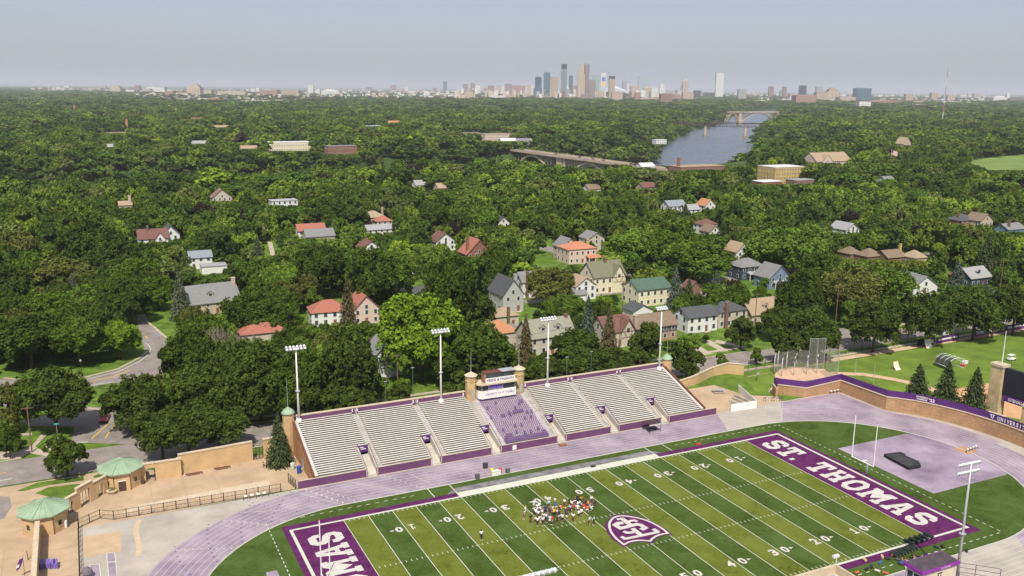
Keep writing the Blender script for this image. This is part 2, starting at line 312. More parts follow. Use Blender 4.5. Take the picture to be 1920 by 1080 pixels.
for k in range(8):                                # lane numbers and exchange marks as short painted dashes
    for xo,w,l in [(-49.0,.28,.6),(-46.8,.22,.5),(-33.2,.2,.4)]:
        x=xo+0.7*k; y=15.2-1.19*k; mb.flat([(x,y),(x+w,y),(x+w,y+l),(x,y+l)],0.067)
    a=rad(134+k*0.8)
    for aa in (a,a-rad(17),a+rad(18)):
        r=RI+0.5+1.19*k; c,s=math.cos(aa),math.sin(aa); x,y=XL+r*c,YC+r*s
        mb.flat([(x,y),(x+.5*c-.15*s,y+.5*s+.15*c),(x+.3*c-.5*s,y+.3*s+.5*c)],0.067)
for k in range(22): mb.flat([(61.5+0.42*k,6.6+0.44*k),(61.9+0.42*k,6.6+0.44*k),(62.4+0.42*k,6.8+0.44*k),(62.0+0.42*k,6.8+0.44*k)],0.067)
struct('track_markings',mb,LINE)
mb=MB()
for k in range(9):
    for xo in (-45.5,-52,-36,-18,4):
        x=xo-1.2*k+R.uniform(-1,1); y=7+1.15*k; mb.flat([(x,y),(x+.3,y+.12),(x+.05,y+.5)],0.068)
    for a in (118,130,143,155):
        r=RI+0.7+1.19*k; c,s=math.cos(rad(a-k*2)),math.sin(rad(a-k*2)); x,y=XL+r*c,YC+r*s; mb.flat([(x,y),(x+.4,y+.1),(x+.1,y+.5)],0.068)
struct('track_lane_marks',mb,mat('mark_blue',(0.08,0.09,0.22),0.8))
# turf with its five yard bands
Yd=0.9144; tm=bpy.data.materials.new('striped_turf'); t,b=nodes(tm); b.inputs['Roughness'].default_value=0.95; b.inputs['Specular IOR Level'].default_value=0.08
L=t.links.new; ge=t.nodes.new('ShaderNodeNewGeometry'); sp=t.nodes.new('ShaderNodeSeparateXYZ'); L(ge.outputs['Position'],sp.inputs[0])
def mth(op,a,bv=None,c=None):
    m=t.nodes.new('ShaderNodeMath'); m.operation=op
    for i,x in enumerate((a,bv,c)):
        if x is None: continue
        if isinstance(x,(int,float)): m.inputs[i].default_value=x
        else: L(x,m.inputs[i])
    return m.outputs[0]
st=mth('GREATER_THAN',mth('FLOORED_MODULO',mth('ABSOLUTE',sp.outputs[0]),10*Yd),5*Yd)
inx=mth('LESS_THAN',mth('ABSOLUTE',sp.outputs[0]),50*Yd); iny=mth('MULTIPLY',mth('LESS_THAN',sp.outputs[1],0.0),mth('GREATER_THAN',sp.outputs[1],-48.77))
inn=mth('MULTIPLY',inx,iny); lite=mth('MULTIPLY',st,inn)
nz=t.nodes.new('ShaderNodeTexNoise'); nz.inputs['Scale'].default_value=0.16; nz.inputs['Detail'].default_value=10; nz.inputs['Roughness'].default_value=0.72; nz.inputs['Distortion'].default_value=0.6; L(ge.outputs['Position'],nz.inputs[0])
nf=t.nodes.new('ShaderNodeTexNoise'); nf.inputs['Scale'].default_value=1.6; nf.inputs['Detail'].default_value=8; nf.inputs['Roughness'].default_value=0.75; L(ge.outputs['Position'],nf.inputs[0])
def ramp(fac,cols):
    r=t.nodes.new('ShaderNodeValToRGB'); r.color_ramp.elements[0].position=cols[0][0]; r.color_ramp.elements[0].color=(*cols[0][1],1); r.color_ramp.elements[1].position=cols[-1][0]; r.color_ramp.elements[1].color=(*cols[-1][1],1)
    for p,c in cols[1:-1]: e=r.color_ramp.elements.new(p); e.color=(*c,1)
    L(fac,r.inputs[0]); return r.outputs[0]
fac=mth('ADD',mth('MULTIPLY',nz.outputs[0],0.62),mth('MULTIPLY',nf.outputs[0],0.38))
cd_=ramp(fac,[(0.36,(0.024,0.038,0.006)),(0.45,(0.048,0.078,0.012)),(0.58,(0.072,0.114,0.027))])
cl_=ramp(fac,[(0.36,(0.050,0.064,0.008)),(0.45,(0.100,0.126,0.017)),(0.58,(0.138,0.166,0.032))])
mx=t.nodes.new('ShaderNodeMix'); mx.data_type='RGBA'; L(lite,mx.inputs[0]); L(cd_,mx.inputs[6]); L(cl_,mx.inputs[7]); L(mx.outputs[2],b.inputs['Base Color'])
mb=MB(); mb.flat(oval(RI-0.12),0.05); struct('infield_turf',mb,tm)
# throwing pad in the right hand D, its runways
mb=MB(); mb.flat([(61.3,-11.9),(82.1,-11.9)]+[(XR+(RI-.1)*math.cos(a),YC+(RI-.1)*math.sin(a)) for a in [rad(23-46*i/12) for i in range(13)]]+[(82.1,-36.7),(61.3,-36.7)],0.062)
mb.flat([(-61.9,-12.2),(-60.1,-12.2),(-60.1,-44),(-61.9,-44)],0.062); struct('runway_pad',mb,LILD)
PP=mat('painted_turf_purple',(0.084,0.014,0.075),0.95,0.25,0.5,c2=(0.125,0.027,0.112),spec=0.08,det=9)
PW=mat('painted_turf_white',(0.52,0.49,0.455),0.95,0.14,0.8,spec=0.08)
mb=MB(); E_=56.45; FX=54.864
for s in (-1,1):
    x0,x1=sorted((s*50*Yd,s*E_)); mb.flat([(x0,-50.9),(x1,-50.9),(x1,2.15),(x0,2.15)],0.066)
for s in (-1,1):
    x0,x1=sorted((s*25*Yd,s*50*Yd)); mb.flat([(x0,0.1),(x1,0.1),(x1,2.15),(x0,2.15)],0.066); mb.flat([(x0,-50.9),(x1,-50.9),(x1,-48.9),(x0,-48.9)],0.066)
struct('end_zone_paint',mb,PP)
mb=MB(); mb.flat([(-24.8,2.3),(24.6,2.3),(22.6,4.3),(-22.6,4.3)],0.066); struct('grey_team_area',mb,mat('grey_turf',(0.13,0.13,0.13),0.95,0.3,0.5,c2=(0.26,0.25,0.26),det=10))
mb=MB()
def rect(x0,x1,y0,y1,z=0.074): mb.flat([(x0,y0),(x1,y0),(x1,y1),(x0,y1)],z)
rect(-25.2*Yd,25.2*Yd,0.28,2.2,0.070); rect(-25*Yd,25*Yd,-51,-49.1,0.070)
for s in (-1,1): rect(*sorted((s*(60*Yd+0.55),s*60*Yd)),-49.3,0.5,0.072)
for y0 in (0.0,-49.27): rect(-60*Yd,60*Yd,y0,y0+0.5,0.078)
for k in range(-50,51,5):
    w=0.058; rect(k*Yd-w,k*Yd+w,-48.7,0,0.074)
for k in range(-49,50):
    if k%5==0: continue
    for y0,y1 in ((-0.75,-0.12),(-18.6,-18.0),(-30.8,-30.2),(-48.6,-48.0)): rect(k*Yd-.055,k*Yd+.055,y0,y1)
for k in range(-45,50,5):
    for y in (-18.29,-30.48): rect(k*Yd-.33,k*Yd+.33,y-.05,y+.05,0.080)
for x in (-30*Yd,-25*Yd,25*Yd,30*Yd): rect(x-.09,x+.09,2.2,6.1)
k=-56
while k<58:
    if abs(abs(k+.5)-26)>4 and not -23<k<23: rect(k,k+0.8,4.4,4.55)
    rect(k,k+0.8,-53.0,-52.85); k+=1.75
k=-52.6
while k<4.2:
    for x in (-58.6,59.2): rect(x-.08,x+.08,k,k+0.7)
    k+=1.45
struct('field_lines',mb,LINE)
NUMW=PW; ar=[]
mb=MB()
for k in range(-40,41,10):
    n=str(50-abs(k))
    for far,yc,e in ((1,-7.35,-1),(0,-41.5,1)):
        X=k*Yd
        for d,ch in ((-1,n[0]),(1,n[1])):
            if ch=='1':
                m1=MB(); o1=(X+d*e*1.22,yc)
                for i1,q1 in enumerate([[(-.18,-.7),(.2,-.7),(.2,1),(-.05,1)],[(-.55,-1),(.55,-1),(.55,-.7),(-.55,-.7)],[(-.18,.35),(-.18,.72),(-.5,.5),(-.5,.3)]]): m1.flat([(o1[0]+e*a1,o1[1]+e*b1) for a1,b1 in q1],.082+.001*i1)
                struct('yard_number',m1,NUMW); continue
            tag(text('yard_number',ch,NUMW,(X+d*e*1.22,yc,0.082),(e,0,0),(0,e,0),w=1.35 if ch!='1' else 0.55,h=2.0,bold=0.035),kind='structure')
        if k:
            s=-1 if k<0 else 1; mb.flat([(X+s*2.25,yc-.28*e+.0),(X+s*2.25,yc+.28),(X+s*3.1,yc)],0.083) if e==1 else mb.flat([(X+s*2.25,yc-.28),(X+s*2.25,yc+.28),(X+s*3.1,yc)],0.083)
struct('yard_arrows',mb,PW)
# slab lettering of the end zones, letter cells 6 wide by 7 high
def box2(x0,x1,y0,y1): return [(x0,y0),(x1,y0),(x1,y1),(x0,y1)]
LET={'T':[box2(0,6,5.5,7),box2(0,1.1,4.3,5.5),box2(4.9,6,4.3,5.5),box2(2.1,3.9,1.4,5.5),box2(1.1,4.9,0,1.4)],
'H':[box2(0,2.9,0,1.3),box2(3.6,6.5,0,1.3),box2(0,2.9,5.7,7),box2(3.6,6.5,5.7,7),box2(.6,2.3,1.3,5.7),box2(4.2,5.9,1.3,5.7),box2(2.3,4.2,2.8,4.2)],
'M':[box2(0,2.8,0,1.3),box2(5.2,8,0,1.3),box2(.6,2.1,1.3,5.7),box2(5.9,7.4,1.3,5.7),[(0,5.7),(2.1,5.7),(4,3.4),(4,5.6),(2.6,7),(0,7)],[(5.9,5.7),(8,5.7),(8,7),(5.4,7),(4,5.6),(4,3.4)],[(2.1,5.7),(2.1,3.7),(4,1.4),(4,3.4)],[(4,1.4),(5.9,3.7),(5.9,5.7),(4,3.4)]],
'A':[box2(0,2.9,0,1.3),box2(4.1,7,0,1.3),[(.7,1.3),(2.4,1.3),(3.6,5.6),(3.6,7),(2.3,7)],[(4.6,1.3),(6.3,1.3),(4.7,7),(3.6,7),(3.6,5.6)],[(2.75,2.2),(4.35,2.2),(4.08,3.2),(3.0,3.2)]],
'.':[box2(0,1.4,0,1.4)]}
def ringpoly(o,i): return [[o[k],o[(k+1)%len(o)],i[(k+1)%len(o)],i[k]] for k in range(len(o))]
def octo(x0,x1,y0,y1,c): return [(x0+c,y0),(x1-c,y0),(x1,y0+c),(x1,y1-c),(x1-c,y1),(x0+c,y1),(x0,y1-c),(x0,y0+c)]
LET['O']=ringpoly(octo(0,6.4,0,7,1.8),octo(1.8,4.6,1.5,5.5,.7))
LET['S']=[q for q in stroke([(5.2,4.5),(5.2,5.4),(4.4,6.2),(1.7,6.2),(0.9,5.4),(0.9,4.5),(1.7,3.8),(4.4,3.2),(5.2,2.5),(5.2,1.6),(4.4,0.8),(1.7,0.8),(0.9,1.6),(0.9,2.5)],1.65)]
LW={'T':6,'H':6.5,'M':8,'A':7,'.':1.4,'O':6.4,'S':6.1,' ':3.2}
def slab(s,org,ex,ey,height,length):
    mb=MB(); tot=sum(LW[c] for c in s)+1.1*(len(s)-1); k=length/tot; h=height/7; x=-tot/2
    for c in s:
        for i,pl in enumerate(LET.get(c,[])):
            mb.flat([(org[0]+ex[0]*(x+px)*k+ey[0]*(py-3.5)*h,org[1]+ex[1]*(x+px)*k+ey[1]*(py-3.5)*h) for px,py in pl],0.084)
        x+=LW[c]+1.1
    return mb
struct('end_zone_lettering',slab('ST. THOMAS',(50.3,-23.9),(0,-1),(1,0),5.9,42.5),PW)
struct('end_zone_lettering',slab('ST. THOMAS',(-50.3,-24.5),(0,1),(-1,0),5.9,42.5),PW)
# the midfield shield
def zc(pts): return [G(1120+x/12,955+y/12) for x,y in pts]
sh=zc([(600,865),(520,815),(450,765),(370,705),(300,640),(240,560),(195,470),(178,380),(195,300),(255,215),(325,160),(400,128),(540,118),(650,124),(780,142),(930,175),(1060,212),(1200,262),(1340,330),(1450,392),(1560,465),(1700,590),(1600,588),(1500,598),(1410,622),(1340,660),(1280,715),(1230,778),(1130,752),(1040,742),(930,742),(830,755),(740,785),(670,820)])
mb=MB(); mb.flat(sh,0.088); struct('field_shield',mb,PP)
mb=MB()
for q in stroke(zc([(597,803),(520,745),(430,672),(370,605),(310,520),(275,430),(268,340),(300,260),(360,200),(440,166),(560,155),(680,163),(820,185),(960,215),(1100,255),(1240,315),(1370,385),(1480,455),(1590,550),(1490,560),(1390,585),(1310,618),(1240,665),(1185,725),(1100,715),(1000,706),(900,708),(800,722),(690,752)]),0.42,True): mb.flat(q,0.092)
for i,(pp,w) in enumerate([([(905,285),(835,258),(770,262),(690,290)],.62),([(585,312),(470,322),(400,362),(520,435),(640,410),(760,375),(890,345),(985,365),(1075,425),(985,470)],.95),([(590,505),(660,535),(740,535),(820,520)],.78),([(560,222),(755,368)],.95),([(790,440),(985,590)],.95),([(440,238),(600,212)],.62),([(545,622),(640,690)],.75),([(640,672),(1380,520)],.72),([(1255,452),(1380,525)],.8)]):
    for q in stroke(zc(pp),w): mb.flat(q,0.093+0.0015*i)
struct('field_monogram',mb,PW)
# sand pit, runways and the wear on the left apron
sheet('sand_pit',[[(155,1007),(226,996),(228,1034),(157,1046)]],mat('sand',(0.46,0.34,0.21),0.95,0.10,0.5),0.040)
p=[[(200,1038),(215,1036),(220,1085),(204,1085)],[(168,1060),(186,1058),(190,1085),(170,1085)]]
sheet('jump_runway',p,LIL,0.042); mb=MB()
for q in p:
    for s in stroke([G(*c) for c in q],0.12,True): mb.flat(s,0.048)
for s in stroke([G(201,1055),G(219,1053)],.25): mb.flat(s,0.052)
struct('runway_lines',mb,LINE)
SCU=mat('sand_scuff',(0.50,0.39,0.27),0.95,0.1,1)
mb=MB(); c=[(262,975),(257,985),(255,1000),(259,1015),(262,1030),(258,1043)]; P=[G(*q) for q in c]
for i,q in enumerate(stroke(P,0.9)): mb.flat(q,0.040)
struct('sand_trail',mb,SCU)
sheet('takeoff_board',[[(1787,843),(1805,837),(1835,846),(1815,853)]],mat('rust_pad',(0.42,0.24,0.13),0.9),0.07)
# baseball field beyond the wall
sheet('baseball_outfield',[[(91.5,16.9),(91.5,-4),(99,-12),(101,-26),(240,-60),(330,-20),(330,37.4),(75,36.4),(70,24),(79.5,19)]],BGR,0.024,px=False)
sheet('warning_path',[[(77,36.8),(105,37.0),(105,40.0),(330,40.4),(330,38.2),(105,37.4),(77,36.4)]],DGR,0.030,px=False)
sheet('field_path',stroke([G(1560,700),G(1620,702),G(1680,712),G(1725,722),G(1760,735),G(1790,745)],2.6)+stroke([G(1455,712),G(1500,712),G(1560,700)],3.2),DGR,0.034,px=False,zz=.002)
sheet('infield_dirt',[[(1780,732),(1830,722),(1860,718),(1920,716),(2000,740),(1990,800),(1850,775),(1800,752)]],CLAY,0.036)
sheet('cage_clearing',[[(1452,703),(1462,692),(1490,688),(1545,692),(1556,700),(1540,712),(1480,716),(1450,735),(1440,735),(1455,715)]],DGR,0.043)
sheet('driveways',[[(1306,668),(1336,664),(1298,640),(1278,636)],[(1352,660),(1366,658),(1330,637),(1318,640)],[(1345,637),(1400,650),(1396,653),(1338,642)],[(800,560),(806,556),(845,548),(840,562)],[(1468,590),(1500,585),(1440,560),(1425,566)],
 [(506,436),(516,478),(508,480),(498,440)],[(620,565),(640,590),(632,594),(612,570)]],WALK,0.028)
sheet('golf_fairway',[[(1812,304),(1850,297),(1915,290),(2000,288),(2000,318),(1900,323),(1862,322),(1838,314)]],mat('fairway_grass',(0.13,0.20,0.045),0.95,0.15,0.02,c2=(0.19,0.26,0.06)),0.5)
# ================================================================ grandstand
SY0,SY1,SZ0,SZ1=16.7,34.1,1.45,7.0; NR=27; DP=(SY1-SY0)/NR; RS=(SZ1-SZ0)/NR
AIS=[-33.7,-19.8,-6.3,6.3,19.8,33.7]; VOM=[-35.4,-21.65,-8.0,7.9,21.65,35.4]; SX=46.9
def sz(y): return SZ0+(y-SY0)/DP*RS
gs=thing('grandstand','long concrete grandstand with white benches and a purple front wall beside the track','grandstand',(0,17,0),world=True)
NV=9                                   # rows interrupted by the entrance ramps
EDG=[-SX]+AIS+[SX]; BLOCK=[]
for e0,e1 in zip(EDG,EDG[1:]):
    mb=MB()
    for r in range(NR):
        y0=SY0+r*DP; z=SZ0+(r+1)*RS
        cuts=[e0]+([q for v in VOM if e0<v<e1 for q in (v-1.05,v+1.05)] if r<NV else [])+[e1]
        for a,b_ in zip(cuts[::2],cuts[1::2]): mb.box(a,b_,y0,y0+DP,(0.0 if r<NV else z-0.5),z)
    BLOCK.append(mb.build('terrace_block',mat('terrace_concrete',(.36,.335,.30),.9,.22,.5,det=9) if e0>0 or e1<0 else mat('lilac_concrete',(.44,.38,.42),.9,.16,.6),gs))
for v in VOM:                                   # entrance ramps with side walls, sign and steps
    mb=MB(); y1=SY0+NV*DP
    mb.add([(v-1.03,16.2,.35),(v+1.03,16.2,.35),(v+1.03,y1,2.35),(v-1.03,y1,2.35)],[(0,1,2,3)])
    for s in (-1,1):
        x0,x1=sorted((v+s*1.02,v+s*1.22))
        mb.add([(x0,16.2,.3),(x1,16.2,.3),(x1,y1,1.0),(x0,y1,1.0),(x0,16.2,1.55),(x1,16.2,1.55),(x1,y1,4.1),(x0,y1,4.1)],[(0,3,2,1),(4,5,6,7),(0,1,5,4),(1,2,6,5),(2,3,7,6),(3,0,4,7)])
    mb.box(v-1.0,v+1.0,15.75,16.2,0.05,.2); mb.box(v-.9,v+.9,16.2,16.5,.2,.4)
    rp_=mb.build('entrance_ramp',CONC,gs)
    mb=MB()
    for s in (-1,1): mb.tube([(v+s*1.14,16.3,1.6),(v+s*1.14,16.3,2.1),(v+s*1.14,y1,4.7),(v+s*1.14,y1,4.1)],.05,5)
    mb.build('ramp_rail',PUR,gs)
    mb=MB(); mb.box(v-1.05,v+1.05,y1-.12,y1-.02,2.9,4.35); sg=mb.build('entrance_sign',PURB,gs)
    mb=MB(); mb.flat([(v-.6,0),(v+.6,0)],0) if 0 else mb.box(v-.7,v+.1,y1-.14,y1-.125,3.85,4.05).box(v-.5,v+.6,y1-.14,y1-.125,3.5,3.68); mb.build('sign_lettering',WHITE,gs)
mb=MB(); g=[-50.2]+[q for v in VOM for q in (v-.95,v+.95)]+[50.3]
for a,b_ in zip(g[::2],g[1::2]): mb.box(a,b_,16.25,16.5,0.12,1.72)
mb.build('front_wall',PUR,gs)
mb=MB()
for a,b_ in zip(g[::2],g[1::2]): mb.box(a,b_,16.22,16.53,1.723,1.76); mb.box(a,b_,16.12,16.25,0.0,.12)
mb.build('wall_coping',CREAM,gs)
mb=MB(); mb.box(-SX,-7.7,34.1,34.45,0,8.35); mb.box(7.1,SX,34.1,34.45,0,8.35); mb.box(-7.7,7.1,34.15,34.4,0,7); mb.build('back_wall',PUR,gs)
mb=MB(); mb.box(-SX,-7.7,34.0,34.75,8.353,8.5); mb.box(7.1,SX,34.0,34.75,8.353,8.5); mb.build('back_coping',CREAM,gs)
for s in (-1,1):
    x0,x1=sorted((s*SX,s*(SX+.3))); mb=MB()
    mb.add([(x0,16.6,0),(x1,16.6,0),(x1,34.45,0),(x0,34.45,0),(x0,16.6,1.9),(x1,16.6,1.9),(x1,34.45,7.7),(x0,34.45,7.7)],[(0,3,2,1),(4,5,6,7),(0,1,5,4),(1,2,6,5),(2,3,7,6),(3,0,4,7)])
    mb.build('end_wall',OBR,gs)
    mb=MB(); mb.add([(x0-.06,16.5,1.93),(x1+.06,16.5,1.93),(x1+.06,34.3,7.72),(x0-.06,34.3,7.72),(x0-.06,16.5,2.25),(x1+.06,16.5,2.25),(x1+.06,34.3,8.05),(x0-.06,34.3,8.05)],[(0,3,2,1),(4,5,6,7),(0,1,5,4),(1,2,6,5),(2,3,7,6),(3,0,4,7)])
    mb.build('end_wall_rail',BRN,gs)
    mb=MB(); mb.add([(s*SX-s*.05,16.7,1.95),(s*SX-s*.75,16.7,1.95),(s*SX-s*.75,34,7.45),(s*SX-s*.05,34,7.45)],[(0,1,2,3)]); mb.build('end_stair',MATS['stair_concrete'] if 'stair_concrete' in MATS else mat('stair_concrete',(.50,.475,.44),.9,.16,.6),gs)
mb=MB(); mb.box(-SX-.32,-SX-.3,24.5,25.9,0.05,2.2); mb.build('end_door',STEEL,gs)
for x,s in [(-46.2,'1'),(-34.2,'1'),(-33.2,'2'),(-20.3,'2'),(-19.3,'3'),(-8.2,'3'),(7.7,'5'),(19.3,'5'),(20.3,'6'),(33.2,'6'),(34.2,'7')]:
    text('section_number',s,WHITE,(x,34.09,7.85),(1,0,0),(0,0,1),h=.72,parent=gs,bold=.05)
for x in AIS:                                    # stairs and their handrails
    mb=MB()
    for r in range(NR):
        y0=SY0+r*DP; z=SZ0+(r+1)*RS; mb.box(x-.55,x+.55,y0-.3,y0-.004,z-RS+.003,z-RS/2)
    mb.build('aisle_stair',mat('stair_concrete',(.50,.475,.44),.9,.16,.6),gs)
    mb=MB()
    for k in range(0,NR,4):
        for s in (-.1,):
            y0=SY0+(k+.5)*DP; y1=SY0+(k+3.3)*DP; z0,z1=sz(y0)+RS,sz(y1)+RS
            mb.tube([(x,y0,z0),(x,y0,z0+.95),(x,y1,z1+.95),(x,y1,z1)],.035,5); mb.tube([(x,y0,z0+.5),(x,y1,z1+.5)],.02,4)
    mb.build('aisle_handrail',BEN,gs)
# benches: sub-parts of their terrace block, plank and supports in one piece
segs=[(-46.1,-34.4),(-33.0,-20.5),(-19.1,-8.0),(8.0,19.1),(20.5,33.0),(34.4,46.1)]
for (a,b_),bo in zip(segs,BLOCK[:3]+BLOCK[4:]):
    for r in range(NR):
        lo,hi=a,b_
        if r<=NV:
            for v in VOM:
                if lo-.5<v-1.2<hi and v<0: hi=min(hi,v-1.35)
                if lo<v+1.2<hi+.5 and v>0: lo=max(lo,v+1.35)
        y0=SY0+r*DP+.27; z=SZ0+(r+1)*RS
        m2=MB(); m2.box(lo,hi,y0-.03,y0+.31,z+.33,z+.39)
        for x in np.arange(lo+.6,hi,2.4): m2.box(x,x+.05,y0+.14,y0+.20,z,z+.331)
        o=m2.build('bench',BEN,bo); o.location=(-gs.location.x,-gs.location.y,0)
# purple seats of the middle block: the hundred nearest as parts, the rest as one part
seat=MB(); seat.box(-.12,.12,0,.05,.30,.54); seat.box(-.12,.12,-.10,.0,.36,.48); seat.box(-.03,.03,.05,.12,0,.5)
seatdown=MB(); seatdown.box(-.22,.22,0,.06,.35,.80); seatdown.box(-.22,.22,-.4,.0,.38,.44); seatdown.box(-.03,.03,-.1,.05,0,.4)
SEATM=mat('purple_seat',(0.18,0.11,0.23),0.5,0.15,0.8); proto=None; proto2=None; rest=MB(); ns=0
tm_=seat
for r in range(NR-1):
    y=SY0+r*DP+.25; z=SZ0+(r+1)*RS; x=-5.1
    lim=5.2
    if r<=NV: x=-5.3
    while x<lim:
        dark=(R.random()<0.025 or (r in (13,14) and R.random()<.22))
        if ns<100 and (ns<60 or dark or True):
            if proto is None: proto=seatdown.build('stadium_seat',SEATM,gs); o=proto
            elif ns<40 or R.random()<.12: o=proto.copy(); COL.objects.link(o); o.parent=gs
            else:
                if proto2 is None: proto2=seat.build('stadium_seat',SEATM,gs); o=proto2
                else: o=proto2.copy(); COL.objects.link(o); o.parent=gs
            o.location=(x,y,z); ns+=1
        else:
            src=seatdown if dark else seat
            n=len(rest.v); rest.v+=[(a+x,b2+y,c+z) for a,b2,c in src.v]; rest.f+=[tuple(i+n for i in f) for f in src.f]; rest.m+=[0]*len(src.f)
        x+=.53
o=rest.build('stadium_seats',SEATM,gs); o['kind']='stuff'
# lower corner banner on the front wall and flag
mb=MB(); mb.box(-4.2,-3.3,16.1,16.22,.35,1.35); tag(mb.build('notice_board',WHITE),'small white board fixed to the purple front wall below the purple seats','sign')
# ---------------------------------------------------------------- press box and towers
pb=thing('press_box','glass-fronted press box between two tan octagonal towers at the top of the grandstand','press box',(-.5,32.5,6.9),world=True)
TOWB=mat('tower_stone',(0.46,0.33,0.17),0.9,0.28,0.5,det=10)
PC=-.45
mb=MB(); mb.box(PC-4.3,PC+4.3,31.2,34.6,7.0,8.85); mb.prism([(PC-4.9,34.6),(PC-4.9,32),(PC-4.301,31.2),(PC-4.301,34.6)],7.0,8.85); mb.build('lower_wall',WHITE,pb)
mb=MB(); mb.box(PC-4.2,PC+4.2,31.4,34.6,8.853,10.3); mb.prism([(PC-4.8,34.5),(PC-4.8,32.1),(PC-4.201,31.4),(PC-4.201,34.5)],8.853,10.3); mb.build('window_band',DARK,pb)
mb=MB()
for x in (PC-4.25,PC-2.6,PC+1.0,PC+4.1): mb.box(x-.05,x+.05,31.33,31.4,8.85,10.3)
mb.box(PC-2.6,PC+1.0,31.32,31.39,9.0,9.15); mb.build('window_frame',STEEL,pb)
mb=MB(); mb.box(PC-2.5,PC+.9,31.28,31.36,9.25,10.05); mb.build('purple_banner',mat('purple_banner',(0.17,0.10,0.42),0.6,0.2,0.8),pb)
mb=MB(); mb.prism([(PC-5.4,34.7),(PC-5.4,31.8),(PC-4.6,30.8),(PC+4.8,30.8),(PC+4.8,34.7)],10.303,10.6); mb.build('roof_slab',CREAM,pb)
mb=MB(); mb.box(PC-3.6,PC+4.0,31.6,33.3,10.603,12.9); mb.build('upper_room',mat('brick_red_wall',(0.30,0.16,0.10),0.8,0.2,0.5),pb)
mb=MB(); mb.box(PC-3.1,PC+3.9,31.54,31.6,11.75,12.75); mb.build('upper_window',GLASS,pb)
mb=MB(); mb.box(PC-3.7,PC+.6,31.45,33.4,12.903,13.03); mb.build('upper_roof',BRN,pb)
mb=MB(); mb.box(PC+.603,PC+4.2,31.2,33.5,12.95,13.06); mb.build('canopy_roof',STEEL,pb)
mb=MB(); mb.box(PC-3.3,PC+4.15,31.38,31.53,10.65,11.72); s_=mb.build('sign_board',WHITE,pb)
text('sign_lettering','PRIDE & PASSION',mat('maroon_ink',(0.16,0.05,0.15),0.7),(PC+.4,31.37,11.2),(1,0,0),(0,0,1),w=6.7,h=.62,parent=pb,bold=.03)
text('banner_lettering','UNIVERSITY OF ST. THOMAS',mat('pale_purple_ink',(0.30,0.24,0.42),0.7),(PC+.2,31.18,8.0),(1,0,0),(0,0,1),w=7.4,h=.5,parent=pb,bold=.02)
for x in (-6.55,5.6):
    mb=MB(); mb.lathe([(1.28,6.0),(1.28,11.0),(1.4,11.02),(1.4,11.25),(1.28,11.27),(1.28,12.3)],8,x,33.4,rad(22.5)); tw=mb.build('stone_tower',TOWB,pb)
    mb=MB(); mb.lathe([(1.55,12.303),(1.58,12.45),(.2,13.15),(.12,13.4)],8,x,33.4,rad(22.5)); mb.build('tower_cap',CREAM,pb)
    mb=MB(); mb.box(x-.25,x+.3,32.17,32.212,7.0,9.1); mb.build('tower_door',STEEL,pb)
    mb=MB(); mb.tube([(x,33.4,13.4),(x,33.4,18.6)],.07,5,.03); mb.build('mast',STEEL,pb)
for s,l in ((-1,'left'),(1,'right')):
    ct=thing('corner_tower',f'round brick corner tower with a green copper cap at the {l} end of the grandstand','tower',(s*48.0,34,0),world=True,group='green-capped corner towers')
    mb=MB(); mb.lathe([(1.2,0),(1.2,9.2),(1.3,9.22),(1.3,9.4)],12,s*48.0,34); mb.build('tower_wall',YBR,ct)
    mb=MB(); mb.lathe([(1.45,9.403),(1.4,9.6),(.9,10.2),(.3,10.6),(.1,10.8)],12,s*48.0,34); mb.build('copper_cap',COP,ct,smooth=True)
    mb=MB(); mb.tube([(s*48.0,34,10.8),(s*48.0,34,17.0)],.07,5,.03); mb.build('mast',COP,ct)
# ---------------------------------------------------------------- floodlights
def flood(x,y,z0,z1,label,n=6,rows=1,w=4.4,m=WHITE):
    t=thing('floodlight_mast',label,'floodlight',(x,y,z0),group='stadium floodlight masts'); h=z1-z0
    mb=MB(); mb.tube([(0,0,0),(0,0,h*.5),(0,0,h)],.26,8,.13); mb.build('pole',m,t,smooth=True)
    mb=MB(); mb.lathe([(.62,0),(.62,.5),(.35,.75)],8); mb.build('base',m,t)
    mb=MB(); mb.lathe([(.55,0),(.55,.05)],8,0,0); mb.v=[(a,b_,c+h*.42) for a,b_,c in mb.v]; mb.build('climbing_ring',STEEL,t)
    for r in range(rows):
        z=h-.15-r*1.35; mb=MB(); mb.box(-w/2,w/2,-.06,.06,z-.06,z+.06); 
        if rows==1: mb.box(-w/2,w/2,.5,.56,z+.25,z+.33); 
        mb.build('cross_arm',STEEL,t)
        for i in range(n):
            xx=-w/2+w*(i+.5)/n
            for dy,dz in (((-.25,0),(.35,.35)) if rows==1 else ((-.25,0),)):
                l=MB(); l.lathe([(.10,.26),(.24,.10),(.34,-.18),(.34,-.25)],8); T=Matrix.Rotation(rad(-38),4,'X')
                l.v=[tuple(T@Vector(v)+Vector((xx,dy,z+dz))) for v in l.v]; lo=l.build('lamp',LAMP,t,smooth=True)
    return t
flood(-45.9,33.5,7.3,23.5,'white floodlight mast at the left end of the grandstand beside the corner tower')
flood(-13.85,33.5,7.0,23.6,'white floodlight mast on the grandstand left of the press box')
flood(13.3,33.5,7.0,23.6,'white floodlight mast on the grandstand right of the press box')
flood(45.4,33.5,7.0,23.0,'white floodlight mast at the right end of the grandstand by the green-capped tower',n=5,w=3.4)
t=flood(35.4,-62.4,1.0,21.2,'grey floodlight mast with two rows of lamps behind the dark-roofed booth',n=7,rows=2,w=4.6,m=STEEL); t.rotation_euler=(0,0,rad(178))
for dz in (2.6,3.3):
    mb=MB(); mb.tube([(-.9,0,20.2-dz),(.9,0,20.2-dz)],.04,5); mb.build('catwalk',STEEL,t)
